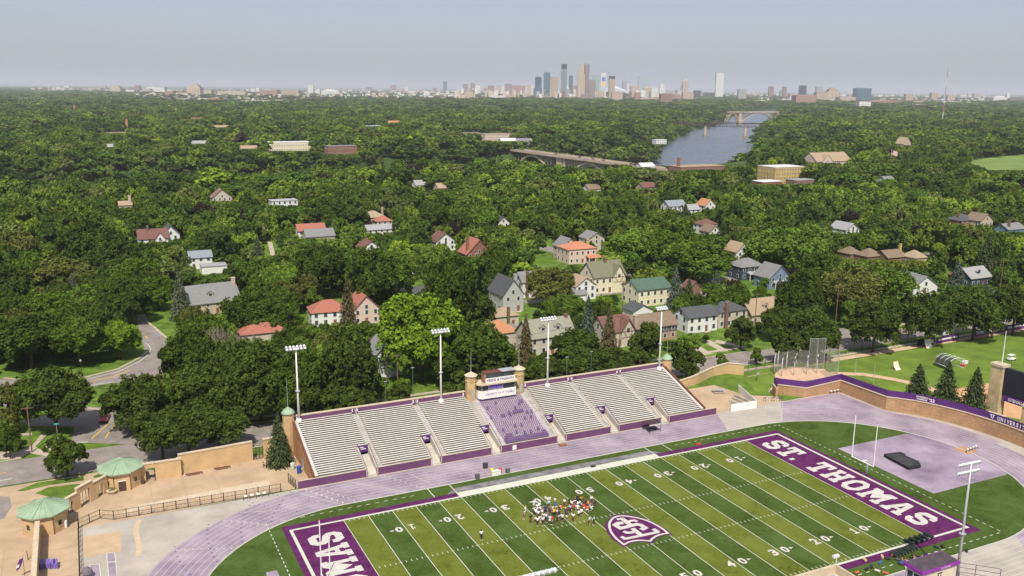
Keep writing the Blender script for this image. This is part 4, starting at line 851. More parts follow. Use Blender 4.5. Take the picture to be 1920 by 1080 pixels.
mb=MB(); mb.lathe([(.6,0),(.6,.9)],8,-1.8,-2.2); mb.build('wheel_cover',mat('navy_cover',(.05,.06,.12),.7),t)
def screen(u,v,w,h,label,rz=0,m=None):
    t=thing('practice_screen',label,'screen',(*G(u,v),0),rz); mb=MB(); mb.tube([(-w/2,0,0),(-w/2,0,h),(w/2,0,h),(w/2,0,0)],.07,5); mb.tube([(-w/2,0,0),(-w/2,-1.2,0),(w/2,-1.2,0),(w/2,0,0)],.05,5); mb.build('frame',mat('orange_tube',(.6,.25,.08),.6),t)
    mb=MB(); mb.add([(-w/2,.0,h),(w/2,0,h),(w/2,-.35,1.0),(-w/2,-.35,1.0),(w/2,-1.2,.05),(-w/2,-1.2,.05)],[(0,1,2,3),(3,2,4,5)]); mb.build('net',mat('white_net',(.62,.60,.52),.9,.12,1.5),t)
screen(1678,692,1.9,2.3,'small white practice net on the baseball grass left of the batting cage'); screen(1738,651,2.8,2.6,'white practice net leaning on the purple outfield fence')
crate(1806,686,1.4,.8,.5,(.6,.05,.04),'red bag beside the batting cage','bag',z=0); crate(1809,682,1.6,.8,.9,(.7,.7,.7),'white ball cart beside the batting cage','cart',z=0)
t=thing('golf_cart','small white utility cart parked on the baseball grass near the video scoreboard','cart',(*G(1896,676),0)); mb=MB(); mb.box(-1.2,1.2,-.6,.6,.35,.8).box(-1.1,-.2,-.55,.55,.8,1.1); mb.build('body',WHITE,t); mb=MB(); mb.box(-1.2,.8,-.65,.65,1.75,1.82); mb.build('roof',WHITE,t)
mb=MB()
for a in (-1,.7):
    for c in (-.55,.55): mb.tube([(a,c,.8),(a,c,1.75)],.03,4)
mb.build('roof_frame',STEEL,t)
for a in (-.8,.8):
    for c in (-.62,.62): mb=MB(); mb.tube([(a,c-.08,.28),(a,c+.08,.28)],.28,8); mb.build('wheel',BLK,t)
# outfield fence banners, foul pole, old scoreboard
def banner(u0,v0,u1,v1,h,label,txt=None,stripe=False):
    a=G(u0,v0); b2=G(u1,v1); t=thing('outfield_banner',label,'banner',(*a,0),world=True,group='purple banners on the outfield fence'); d=Vector((b2[0]-a[0],b2[1]-a[1])).normalized()
    mb=MB()
    for q in stroke([a,b2],.08): mb.prism(q,.15,h)
    mb.build('banner_cloth',PURB,t); mb=MB(); n=max(2,int((Vector(b2)-Vector(a)).length/3))
    for i in range(n+1):
        x=a[0]+(b2[0]-a[0])*i/n; y=a[1]+(b2[1]-a[1])*i/n; mb.tube([(x+d.y*.08,y-d.x*.08+.12,0),(x+d.y*.08,y-d.x*.08+.12,h)],.05,4)
    mb.build('fence_posts',BLK,t); L_=(Vector(b2)-Vector(a)).length; c=((a[0]+b2[0])/2+d.y*.06,(a[1]+b2[1])/2-d.x*.06,h*.55)
    if txt: text('lettering',txt,WHITE,c,(d.x,d.y,0),(0,0,1),w=L_*.9,h=h*.5,parent=t,bold=.03)
    if stripe:
        mb=MB(); 
        for q in stroke([(c[0]-d.x*L_*.42,c[1]-d.y*L_*.42),(c[0]+d.x*L_*.42,c[1]+d.y*L_*.42)],.03): mb.prism(q,h*.45,h*.68)
        mb.build('white_stripe',WHITE,t)
banner(1734,648,1751,646,2.1,'short purple banner behind the leaning practice net',txt='22'); banner(1755,645,1797,637,2.1,'purple banner with a white stripe right of the yellow foul pole',stripe=True)
banner(1826,632,1880,623.5,2.3,'purple outfield banner lettered TOMMIE BASEBALL',txt='TOMMIE BASEBALL'); banner(1882,623,1960,609,2.3,'purple banner with a white stripe at the right edge of the picture',stripe=True)
t=thing('foul_pole','yellow foul pole with a yellow topped fence bar by the small scoreboard','foul pole',(*G(1754,645),0)); mb=MB(); mb.tube([(0,0,0),(0,0,5.8)],.10,6); mb.build('pole',mat('yellow_paint',(.62,.45,.03),.5),t)
a=G(1718,650); b2=G(1754,645); mb=MB(); mb.box(a[0]-b2[0],-.2,.0,.16,2.45,2.75); mb.build('yellow_bar',MATS['yellow_paint'],t); mb=MB(); mb.box(a[0]-b2[0],-.4,.06,.12,.2,2.4); mb.build('dark_screen_cloth',mat('dark_cloth',(.02,.03,.025),.9),t)
a=G(1777,638); t=thing('scoreboard','white baseball scoreboard on two posts behind the outfield fence','scoreboard',(*a,0),rad(2)); mb=MB(); mb.box(-2.6,2.6,-.15,.15,1.9,5.2); mb.build('board',mat('board_grey',(.55,.55,.60),.6,.06,1),t); mb=MB(); mb.tube([(-2,.2,0),(-2,.2,4)],.1,5); mb.tube([(2,.2,0),(2,.2,4)],.1,5); mb.build('post',STEEL,t)
mb=MB()
for k in range(10): mb.box(-1.6+k*.4,-1.3+k*.4,-.19,-.152,2.3,2.6).box(-1.6+k*.4,-1.3+k*.4,-.19,-.152,2.7,3.0)
mb.box(-1.5,-.9,-.19,-.152,3.5,3.9).box(-.1,.5,-.19,-.152,3.5,3.9).box(1.1,1.8,-.19,-.152,3.5,3.9); mb.build('display_windows',mat('score_window',(.06,.06,.09),.5),t)
# white fenced enclosure, picnic table, start blocks by the right end of the stand
t=thing('storage_enclosure','open topped white panelled enclosure full of stored boards at the right of the track','enclosure',(0,0,0),world=True)
q=[G(1370,772),G(1418,765),G(1384,734),G(1366,746)]; 
for a,b2 in ((0,1),(1,2)):
    mb=MB(); mb.prism(stroke([q[a],q[b2]],.12)[0],0,1.9); mb.build('white_panel',WHITE,t)
mb=MB()
for k,(a,b2) in enumerate([((1368,752),(1398,762)),((1374,748),(1402,759)),((1378,744),(1405,756)),((1372,757),(1392,764))]):
    pa,pb_=G(*a),G(*b2); mb.prism(stroke([pa,pb_],.7)[0],0.05,.3+.18*k)
mb.build('stored_boards',mat('old_boards',(.35,.31,.25),.9,.3,.8),t)
t=thing('picnic_table','grey metal picnic table on the concrete behind the right end of the grandstand','table',(*G(1347,736),0),rad(-20)); mb=MB(); mb.box(-1.6,1.6,-.5,.5,.7,.76); mb.build('table_top',STEEL,t)
for s in (-1,1): mb=MB(); mb.box(-1.6,1.6,s*1.0-.15,s*1.0+.15,.42,.47); mb.build('seat_plank',STEEL,t)
for s in (-1,1): mb=MB(); mb.tube([(s*1.2,-1.0,0),(s*1.2,0,.7),(s*1.2,1.0,0)],.05,5); mb.build('leg',STEEL,t)
t=thing('bicycle_rack','purple and white hurdles stored in the corner beside the white enclosure','hurdles',(*G(1452,755),0)); 
for k in range(5): mb=MB(); x=-2.2+k*1.0; y=1.6-k*.35; mb.tube([(x,y,0),(x,y,1.1),(x+.7,y-.1,1.1),(x+.7,y-.1,0)],.05,5); mb.build('frame',WHITE if k%2 else PUR,t); mb=MB(); mb.box(x,x+.7,y-.08,y-.02,.9,1.1); mb.build('bar',PUR,t)
t=thing('medal_stand','grey metal podium steps against the brick wall of the lilac pad','steps',(*G(1636,757),0),rad(90)); mb=MB()
for k in range(5): mb.box(-1.3,1.3,-.4,.4,.35+k*.5,.45+k*.5)
mb.build('shelf',STEEL,t); mb=MB()
for a in (-1.3,1.3): mb.tube([(a,-.4,0),(a,-.4,2.6)],.06,5); mb.tube([(a,.4,0),(a,.4,2.6)],.06,5)
mb.build('frame',PUR,t)
t=thing('hammer_sign','small grey sign on a leaning post in the grass bank','sign',(*G(1418,714),0)); mb=MB(); mb.tube([(0,0,0),(.5,.2,1.9)],.05,5); mb.build('post',BLK,t); mb=MB(); mb.box(.1,1.1,.1,.2,1.6,2.2); mb.build('sign_face',STEEL,t)
t=thing('stone_bench','long dark bench against the street wall of the forecourt, left one','bench',(*G(364,891),0)); mb=MB(); mb.box(-1.6,1.6,-.25,.25,.4,.5); mb.build('seat',BRN,t); mb=MB(); mb.box(-1.4,-1.2,-.2,.2,0,.4).box(1.2,1.4,-.2,.2,0,.4); mb.build('legs',STEEL,t); t['group']='dark benches along the forecourt wall'
t=copy_tree(t); x,y=G(417,880); t.location=(x,y,0); t['label']='long dark bench against the street wall of the forecourt, right one nearer the conifer'
# ================================================================ people on the field
def skin(name,pts,edges,radii,root=0,sub=1):
    me=bpy.data.meshes.new(name); me.from_pydata(pts,edges,[]); o=bpy.data.objects.new(name,me); COL.objects.link(o)
    md=o.modifiers.new('s','SKIN'); sv=me.skin_vertices[0].data
    for i,r in enumerate(radii): sv[i].radius=(r,r) if not isinstance(r,tuple) else r
    sv[root].use_root=True
    if sub: s=o.modifiers.new('u','SUBSURF'); s.levels=sub; s.render_levels=sub
    dg=bpy.context.evaluated_depsgraph_get(); out=bpy.data.meshes.new_from_object(o.evaluated_get(dg)); bpy.data.objects.remove(o)
    out.polygons.foreach_set('use_smooth',[True]*len(out.polygons)); out.name=name; return out
def body(pose):
    # joints: pelvis, belly, chest, neck, head base, head top, then arms and legs
    if pose=='stand': J=dict(pel=(0,0,.95),bel=(0,.0,1.1),che=(0,0,1.32),nec=(0,0,1.47),hea=(0,.01,1.60),top=(0,.01,1.71),
        sL=(-.19,0,1.40),eL=(-.27,.03,1.13),wL=(-.26,-.08,.90),sR=(.19,0,1.40),eR=(.28,.02,1.13),wR=(.30,-.10,.91),
        hL=(-.09,0,.90),kL=(-.12,-.03,.50),aL=(-.13,.02,.09),tL=(-.14,-.15,.05),hR=(.09,0,.90),kR=(.12,-.02,.50),aR=(.15,.02,.09),tR=(.17,-.15,.05))
    elif pose=='kneel': J=dict(pel=(0,0,.50),bel=(0,-.05,.64),che=(0,-.14,.84),nec=(0,-.20,.97),hea=(0,-.24,1.08),top=(0,-.26,1.19),
        sL=(-.19,-.15,.92),eL=(-.26,-.32,.72),wL=(-.16,-.48,.60),sR=(.19,-.15,.92),eR=(.27,-.30,.70),wR=(.18,-.48,.58),
        hL=(-.09,0,.46),kL=(-.14,-.42,.50),aL=(-.14,-.38,.09),tL=(-.14,-.55,.05),hR=(.09,0,.46),kR=(.14,-.30,.10),aR=(.13,.12,.10),tR=(.13,.24,.06))
    else: J=dict(pel=(0,0,.13),bel=(0,.02,.28),che=(0,.0,.50),nec=(0,-.02,.64),hea=(0,-.03,.76),top=(0,-.03,.87),
        sL=(-.19,0,.57),eL=(-.30,-.12,.36),wL=(-.20,-.34,.34),sR=(.19,0,.57),eR=(.32,.10,.33),wR=(.36,.16,.08),
        hL=(-.09,-.02,.13),kL=(-.20,-.40,.42),aL=(-.18,-.66,.09),tL=(-.18,-.82,.06),hR=(.09,-.02,.13),kR=(.22,-.42,.14),aR=(.05,-.74,.09),tR=(.04,-.88,.10))
    K=list(J); P=[J[k] for k in K]; I={k:i for i,k in enumerate(K)}
    rad_=dict(pel=.13,bel=.12,che=(.16),nec=.06,hea=.095,top=.08,sL=.065,eL=.045,wL=.03,sR=.065,eR=.045,wR=.03,hL=.09,kL=.06,aL=.042,tL=.035,hR=.09,kR=.06,aR=.042,tR=.035)
    E=[('pel','bel'),('bel','che'),('che','nec'),('nec','hea'),('hea','top'),('che','sL'),('sL','eL'),('eL','wL'),('che','sR'),('sR','eR'),('eR','wR'),('pel','hL'),('hL','kL'),('kL','aL'),('aL','tL'),('pel','hR'),('hR','kR'),('kR','aR'),('aR','tR')]
    R_=[rad_[k] for k in K]; EE=[(I[a],I[b]) for a,b in E]
    for s in 'LR':                      # palm and five fingers of unequal length
        w=Vector(J['w'+s]); e=Vector(J['e'+s]); d=(w-e).normalized(); sd_=d.cross(Vector((0,1,.2))).normalized(); pm=w+d*.06; P.append(tuple(pm)); R_.append(.026); pi=len(P)-1; EE.append((I['w'+s],pi))
        for f,(o,l) in enumerate([(-.030,.045),(-.012,.075),(.004,.085),(.020,.072),(.034,.055)]):
            P.append(tuple(pm+sd_*o*1.2+d*(.02 if f else -.01))); R_.append(.009); a=len(P)-1; EE.append((pi,a)); P.append(tuple(pm+sd_*o*1.3+d*(.02+l*.6)+Vector((0,-.012,-.004)))); R_.append(.008); EE.append((a,len(P)-1))
    bm=skin('body',P,EE,R_)
    def sub(keys,edges,r,name,scale=1.0): ii=[J[k] for k in keys]; return skin(name,ii,[(keys.index(a),keys.index(b)) for a,b in edges],r)
    def mid(a,b,t): return tuple(Vector(J[a]).lerp(Vector(J[b]),t))
    J['mL']=mid('sL','eL',.75); J['mR']=mid('sR','eR',.75); J['nL']=mid('hL','kL',.85); J['nR']=mid('hR','kR',.85); J['q']=mid('pel','bel',.2); J['nk']=mid('che','nec',.6)
    sh=sub(['q','bel','che','nk','sL','mL','sR','mR'],[('q','bel'),('bel','che'),('che','nk'),('che','sL'),('sL','mL'),('che','sR'),('sR','mR')],[.155,.145,.185,.08,.095,.085,.095,.085],'shirt')
    so=sub(['bel','pel','hL','nL','hR','nR'],[('bel','pel'),('pel','hL'),('hL','nL'),('pel','hR'),('hR','nR')],[.10,.165,.12,.10,.12,.10],'shorts')
    hd=Vector(J['hea'])+Vector((0,.018,.035)); hb=MB(); hb.lathe([(.088,-.05),(.112,.02),(.10,.085),(.06,.125),(.0,.14)],8); hb.v=[tuple(Vector(v)+hd) for v in hb.v]
    hm=bpy.data.meshes.new('hair'); hm.from_pydata(hb.v,[],hb.f)
    fc=MB(); f0=Vector(J['hea'])+Vector((0,-.092,.03))
    fe=MB(); fe.box(f0.x-.042,f0.x-.018,f0.y-.006,f0.y+.02,f0.z+.01,f0.z+.024).box(f0.x+.018,f0.x+.042,f0.y-.006,f0.y+.02,f0.z+.01,f0.z+.024).box(f0.x-.022,f0.x+.022,f0.y-.004,f0.y+.02,f0.z-.05,f0.z-.042)
    em=bpy.data.meshes.new('face_features'); em.from_pydata(fe.v,[],fe.f)
    sms={}
    for s in 'LR':
        shoe=MB(); a=Vector(J['a'+s]); b2=Vector(J['t'+s]); shoe.tube([a+Vector((0,.02,-.03)),a.lerp(b2,.5)+Vector((0,0,-.02)),b2+Vector((0,-.03,-.005))],.055,6,.04)
        sm=bpy.data.meshes.new('shoe'); sm.from_pydata(shoe.v,[],shoe.f); sms[s]=sm
    return dict(body=bm,shirt=sh,shorts=so,hair=hm,face=em,shoe=sms['L'],shoe2=sms['R'])
PO={k:body(k) for k in ('stand','kneel','sit')}
CLO=objcol('cloth',.85,.08); SKN=objcol('skin_tone',.6,.04); HAI=objcol('hair_strand',.8,.1); EYE=mat('eye_dark',(.03,.02,.02),.5)
for d in PO.values():
    for k,m in (('body',SKN),('shirt',CLO),('shorts',CLO),('hair',HAI),('face',EYE),('shoe',CLO),('shoe2',CLO)): d[k].materials.clear(); d[k].materials.append(m)
COLR=dict(white=(.78,.77,.75),grey=(.3,.3,.32),black=(.02,.02,.025),maroon=(.16,.02,.03),navy=(.02,.03,.10),red=(.62,.03,.02),orange=(.75,.35,.03),blue=(.03,.09,.45),cyan=(.35,.55,.72),salmon=(.75,.22,.14),olive=(.10,.09,.03),purple=(.11,.03,.22),brown=(.14,.07,.05),yellow=(.75,.5,.05))
CN=dict(cyan='light blue')
S_='stand';K_='kneel';T_='sit'
PPL=[(265,500,S_,'white','white'),(237,580,S_,'grey','maroon'),(437,365,S_,'white','white'),(372,660,S_,'black','brown'),(855,310,S_,'white','grey'),(735,365,S_,'cyan','navy'),(1585,275,S_,'white','black'),(1545,705,S_,'white','maroon'),(1637,700,S_,'cyan','black'),(1220,640,S_,'white','maroon'),(1045,345,S_,'white','black'),
(505,715,S_,'white','black'),(478,640,K_,'white','black'),(615,710,S_,'white','black'),(545,620,K_,'white','grey'),(680,645,S_,'white','navy'),(755,680,S_,'white','white'),(805,690,S_,'red','grey'),(900,685,S_,'black','black'),(1000,655,S_,'white','black'),(1088,600,S_,'black','white'),(1325,530,K_,'white','black'),(1395,495,K_,'white','black'),
(545,370,K_,'white','navy'),(490,400,K_,'white','white'),(450,450,K_,'white','black'),(500,440,K_,'white','grey'),(475,500,K_,'white','maroon'),(525,490,T_,'white','black'),(570,440,K_,'white','maroon'),(605,460,T_,'white','navy'),(660,395,K_,'blue','black'),(650,430,K_,'grey','navy'),(665,480,S_,'navy','navy'),(715,480,K_,'grey','white'),(760,500,S_,'olive','black'),(835,505,K_,'orange','black'),(890,505,K_,'white','black'),(885,375,K_,'blue','white'),(800,390,T_,'white','grey'),(730,430,T_,'grey','black'),
(960,460,K_,'black','navy'),(975,375,T_,'salmon','white'),(1065,430,K_,'orange','black'),(1135,375,K_,'salmon','white'),(1160,460,S_,'cyan','black'),(1215,410,K_,'red','black'),(1305,410,K_,'white','white'),(1340,360,T_,'white','grey'),(1310,340,K_,'white','black'),(1385,330,T_,'white','maroon'),(1435,400,K_,'red','white'),(1490,440,K_,'red','white'),(1555,345,T_,'grey','white'),(1590,375,T_,'white','white'),(1200,290,T_,'white','purple'),(1240,260,K_,'brown','white'),(1300,230,K_,'black','black'),(1375,230,K_,'orange','black'),(1355,280,T_,'white','brown'),(1450,290,K_,'brown','black'),(1490,310,K_,'black','maroon'),(1255,320,T_,'purple','white'),(1130,270,K_,'black','brown'),(1410,355,T_,'brown','black'),(1065,500,K_,'navy','purple'),(1110,530,S_,'black','black'),(635,570,K_,'white','white'),(700,560,K_,'white','grey'),(950,550,K_,'black','white'),(1665,290,T_,'black','black'),(1530,330,K_,'salmon','black'),(1380,380,K_,'black','black')]
pp_=[(960+x/10.667,920+y/10.667,a,b_,c) for x,y,a,b_,c in PPL]+[(902.5,1013,S_,'white','black'),(1708,1050,K_,'black','black'),(1697,1056,K_,'brown','black')]
lst=[]; rp=random.Random(5)
for u,v,po,c1,c2 in pp_:
    x,y=G(u,v); t=thing('person','x','person',(x,y,.075),rp.uniform(0,6.28)); s=rp.uniform(.98,1.08)*1.05; t.scale=(s,s,s); d=PO[po]
    sk_=rp.choice([(.45,.26,.17),(.50,.30,.20),(.20,.10,.06),(.10,.05,.03),(.40,.22,.14)]); hr=rp.choice([(.02,.015,.01),(.05,.03,.015),(.25,.14,.05),(.01,.01,.01)])
    if (c1,c2)==('white','white') and v<970 and u<990: hr=(.55,.25,.08)
    sc_=(.7,.7,.7) if rp.random()<.6 else (.05,.05,.06)
    for k,c in (('body',sk_),('shirt',COLR[c1]),('shorts',COLR[c2]),('hair',hr),('face',(0,0,0)),('shoe',sc_),('shoe2',sc_)):
        if k=='body': o=bpy.data.objects.new('body',d[k])
        else: o=bpy.data.objects.new({'face':'face_features','shoe2':'shoe'}.get(k,k),d[k])
        COL.objects.link(o); o.parent=t; o.color=(*c,1)
    lst.append((u,v,t,po,c1,c2))
lst.sort(key=lambda q:q[0]); cnt={}; PW_={'stand':'standing','kneel':'kneeling','sit':'sitting'}
for u,v,t,po,c1,c2 in lst:
    key=(po,c1,c2); k=cnt.get(key,0); cnt[key]=k+1
for u,v,t,po,c1,c2 in lst:
    key=(po,c1,c2); n=cnt[key]; t.__dict__ if 0 else None
seen={}
for u,v,t,po,c1,c2 in lst:
    key=(po,c1,c2); k=seen.get(key,0); seen[key]=k+1
    a=CN.get(c1,c1); b_=CN.get(c2,c2)
    where='alone on the left of the field' if u<950 else ('near the bags on the near sideline' if u>1600 else 'in the midfield gathering')
    base=f'person in {a} shirt and {b_} shorts {PW_[po]} {where}'
    t['label']=base if cnt[key]==1 else base+f', {ordn(k)} such from the left'; t['group']='people gathered on the football field'
# ================================================================ houses
PROT=[]          # (u0,v0,u1,v1,depth, clear) what the photograph shows of each building, so no tree is planted in its sight line
FOOT=[]          # (x0,y0,x1,y1) footprints
WC=dict(white=(.66,.66,.64),cream=(.66,.60,.44),tan=(.46,.38,.28),stucco=(.48,.43,.35),dark=(.10,.10,.10),grey=(.40,.40,.38),blue=(.16,.22,.32),brick=(.27,.12,.08),yellow=(.58,.42,.17),pink=(.60,.47,.40),brown=(.20,.13,.09),navy=(.05,.07,.10))
RC=dict(dark=(.075,.078,.085),grey=(.20,.20,.20),lgrey=(.30,.30,.31),olive=(.16,.16,.10),green=(.07,.125,.09),brown=(.20,.145,.10),maroon=(.16,.075,.06),tan=(.34,.25,.17),orange=(.47,.19,.11),red=(.34,.125,.09),rust=(.42,.20,.10),sage=(.25,.25,.19),white=(.6,.6,.58),blue=(.22,.25,.28))
WINP=None
def house(label,u,v,zr,w,d,h,roof,rh,wc,rc,rz=0,chim=None,dorm=0,door=True,floors=None,prot=.45,front='-',timber=False,name='house',cat='house',win=True,bricklow=False,gable=None,porch=None,flat=False):
    "u,v: pixel of the middle of the front eave (zr=height) or front base (zr=0)"
    x,y=G(u,v,zr); t=thing(name,label,cat,(x,y,0),rz); wm=(brick('brick_'+wc,WC[wc],[c*.8 for c in WC[wc]],2.2) if wc in('brick','yellow') else mat('siding_'+wc,WC[wc],.85,.08,1.2)); rm=shingle('shingle_'+rc,RC[rc])
    mb=MB(); mb.box(-w/2,w/2,0,d,0,h)
    if roof in('x','y'):                                    # gable ends belong to the wall
        if roof=='x':
            for xx in (-w/2,w/2-.12): mb.add([(xx,0,h),(xx+.12,0,h),(xx+.12,d,h),(xx,d,h),(xx,d/2,h+rh-.05),(xx+.12,d/2,h+rh-.05)],[(0,1,5,4),(2,3,4,5),(0,4,3),(1,2,5)])
        else:
            for yy in (0,d-.12): mb.add([(-w/2,yy,h),(w/2,yy,h),(w/2,yy+.12,h),(-w/2,yy+.12,h),(0,yy,h+rh-.05),(0,yy+.12,h+rh-.05)],[(0,1,4),(2,3,5),(1,2,5,4),(3,0,4,5)])
    mb.build('wall',wm,t)
    if bricklow: mb=MB(); mb.box(-w/2-.03,w/2+.03,-.03,-.005,0,2.6); mb.build('brick_base',brick('brick_low',(.40,.27,.17),(.33,.2,.12),2.2),t)
    e=.45; mb=MB(); k=rh/(d/2) if roof=='x' else rh/(w/2)
    def slab4(a,b,c,dd,th=.18): mb.add([a,b,c,dd]+[(q[0],q[1],q[2]-th) for q in (a,b,c,dd)],[(0,1,2,3),(7,6,5,4),(0,4,5,1),(1,5,6,2),(2,6,7,3),(3,7,4,0)])
    if roof=='x':
        z0=h+.17-k*e; z1=h+rh+.17; slab4((-w/2-e,-e,z0),(w/2+e,-e,z0),(w/2+e,d/2,z1),(-w/2-e,d/2,z1)); slab4((w/2+e,d+e,z0),(-w/2-e,d+e,z0),(-w/2-e,d/2,z1),(w/2+e,d/2,z1))
    elif roof=='y':
        z0=h+.17-k*e; z1=h+rh+.17; slab4((-w/2-e,d+e,z0),(-w/2-e,-e,z0),(0,-e,z1),(0,d+e,z1)); slab4((w/2+e,-e,z0),(w/2+e,d+e,z0),(0,d+e,z1),(0,-e,z1))
    elif roof=='hip':
        i=min(w,d)/2*.98; z0=h+.05; z1=h+rh
        if w>=d: r1,r2=(-w/2+i,d/2,z1),(w/2-i,d/2,z1)
        else: r1,r2=(0,i,z1),(0,d-i,z1)
        A,B_,C_,D_=(-w/2-e,-e,z0),(w/2+e,-e,z0),(w/2+e,d+e,z0),(-w/2-e,d+e,z0)
        if w>=d: mb.add([A,B_,C_,D_,r1,r2],[(0,1,5,4),(1,2,5),(2,3,4,5),(3,0,4),(0,3,2,1)])
        else: mb.add([A,B_,C_,D_,r1,r2],[(0,1,4),(1,2,5,4),(2,3,5),(3,0,4,5),(0,3,2,1)])
    else: mb.box(-w/2-.2,w/2+.2,-.2,d+.2,h+.003,h+.35)
    ro=mb.build('roof',rm,t)
    ztop=h+rh
    if gable:                                               # cross gable facing the viewer: (centre x, width, height of its eave, rise)
        gx,gw,gh,gr=gable; mb=MB(); mb.box(gx-gw/2,gx+gw/2,-.5,-.01,0,gh); mb.add([(gx-gw/2,-.5,gh),(gx+gw/2,-.5,gh),(gx,-.5,gh+gr),(gx-gw/2,-.38,gh),(gx+gw/2,-.38,gh),(gx,-.38,gh+gr)],[(0,1,2),(5,4,3)]); mb.build('gable_front',wm,t)
        mb=MB(); z0=gh-.25; z1=gh+gr+.1; yb=d*.5
        for s in (-1,1): slab4((gx+s*(gw/2+.3),-.8,z0),(gx,-.8,z1),(gx,yb,z1),(gx+s*(gw/2+.3),yb,z0)) 
        mb.build('gable_roof',rm,t)
        mb=MB(); mb.box(gx-.5,gx+.5,-.55,-.505,gh-.6,gh+.7); mb.build('window',GLASS,t)
        if timber:
            mb=MB()
            for s in (-1,1): mb.tube([(gx+s*gw/2,-.56,gh-.3),(gx,-.56,gh+gr-.2)],.09,4); mb.tube([(gx+s*gw*.25,-.56,gh-2.2),(gx+s*gw*.25,-.56,gh+gr*.45)],.07,4); mb.tube([(gx+s*gw*.05,-.56,gh-2.2),(gx+s*gw*.42,-.56,gh-.2)],.06,4)
            mb.tube([(gx-gw/2,-.56,gh-.3),(gx+gw/2,-.56,gh-.3)],.07,4); mb.tube([(gx-gw/2,-.56,gh-2.2),(gx+gw/2,-.56,gh-2.2)],.07,4); mb.build('timbering',BRN,t)
    for s in range(dorm):
        xx=-w/2+w*(s+1)/(dorm+1); yy=d*.16; zb=h+k*yy if roof=='x' else h+.4
        mb=MB(); mb.box(xx-.9,xx+.9,yy,yy+2.2,zb-.3,zb+1.2); mb.add([(xx-.9,yy,zb+1.2),(xx+.9,yy,zb+1.2),(xx,yy,zb+1.9),(xx-.9,yy+.1,zb+1.2),(xx+.9,yy+.1,zb+1.2),(xx,yy+.1,zb+1.9)],[(0,1,2),(5,4,3)]); do=mb.build('dormer',wm,t)
        mb=MB(); 
        for q in (-1,1): slab4((xx+q*1.15,yy-.2,zb+1.1),(xx,yy-.2,zb+2.0),(xx,yy+2.6,zb+2.0),(xx+q*1.15,yy+2.6,zb+1.1),.1)
        mb.build('dormer_roof',rm,do); mb=MB(); mb.box(xx-.5,xx+.5,yy-.05,yy-.005,zb+.1,zb+1.0); mb.build('dormer_window',GLASS,do)
    if chim:
        cx_,cy_,cw,zt,ccol=chim; mb=MB(); mb.box(cx_-cw/2,cx_+cw/2,cy_-.45,cy_+.45,(0 if cy_<0 or abs(cx_)>w/2 else h),zt); mb.box(cx_-cw/2-.08,cx_+cw/2+.08,cy_-.53,cy_+.53,zt+.003,zt+.2); mb.build('chimney',brick('chim_'+ccol,WC[ccol],[c*.75 for c in WC[ccol]],3),ro)
        ztop=max(ztop,zt)
    if porch:
        a,b_,pd_,ph,pc=porch; mb=MB(); mb.add([(a,-pd_,ph),(b_,-pd_,ph),(b_,-.02,ph+.8),(a,-.02,ph+.8),(a,-pd_,ph-.25),(b_,-pd_,ph-.25),(b_,-.02,ph+.3),(a,-.02,ph+.3)],[(0,1,2,3),(7,6,5,4),(0,4,5,1),(1,5,6,2),(3,7,4,0)]); po=mb.build('porch_roof',shingle('shingle_'+pc,RC[pc]),t)
        for xx in (a+.2,(a+b_)/2,b_-.2): mb=MB(); mb.box(xx-.12,xx+.12,-pd_+.1,-pd_+.34,0,ph-.25); mb.build('porch_post',WHITE,t)
    fl=floors or max(1,round(h/2.9)); fm=WHITE if wc not in('white',) else mat('trim_grey',(.42,.42,.42),.7)
    def window(px,py,pz,axis):
        ww,hh=(.95,1.35) if h<15 else (2.0,2.1)
        mb=MB(); 
        if axis=='x': mb.box(px-ww/2-.1,px+ww/2+.1,py-.06,py-.004,pz-.1,pz+hh+.1)
        else: mb.box(py-.06,py-.004,px-ww/2-.1,px+ww/2+.1,pz-.1,pz+hh+.1)
        wo_=mb.build('window',fm,t); mb=MB()
        if axis=='x': mb.box(px-ww/2,px+ww/2,py-.085,py-.064,pz,pz+hh)
        else: mb.box(py-.085,py-.064,px-ww/2,px+ww/2,pz,pz+hh)
        mb.build('pane',GLASS,wo_)
    if win:
        for f in range(fl):
            z=.9+f*(h/fl)
            n=max(2,int(w/2.8))
            for i in range(n):
                px=-w/2+w*(i+.5)/n
                if f==0 and door and i==n//2: continue
                if gable and abs(px-gable[0])<gable[1]/2+.5: continue
                window(px,0,z,'x')
            n=max(2,int(d/3.4))
            for i in range(n): window(d*(i+.5)/n,-w/2,z,'y')
        if roof=='x' and rh>2.2: window(d/2,-w/2,h+.2,'y')
        if roof=='y' and rh>2.0: window(0,0,h+.1,'x')
    if door and h>2.4:
        n=max(2,int(w/2.8)); px=-w/2+w*(n//2+.5)/n; mb=MB(); mb.box(px-.5,px+.5,-.06,-.004,.15,2.25); dd=mb.build('door',mat('door_paint',(.20,.09,.06),.6) if wc!='blue' else mat('red_door',(.4,.04,.04),.6),t); mb=MB(); mb.box(px-1,px+1,-1.1,-.01,0,.15); mb.build('door_step',CONC,t)
    c,s=math.cos(rz),math.sin(rz); cor=[(x+a*c-b_*s,y+a*s+b_*c) for a,b_ in ((-w/2-.5,-.5),(w/2+.5,-.5),(w/2+.5,d+.5),(-w/2-.5,d+.5))]
    FOOT.append((min(p[0] for p in cor)-1,min(p[1] for p in cor)-1,max(p[0] for p in cor)+1,max(p[1] for p in cor)+1))
    if proj(x,y,0)[2]>390 and prot<.9: prot*=.25
    P=[proj(a,b_,z) for a,b_ in cor for z in (h*(1-prot),ztop)]
    P=[q for q in P if q]
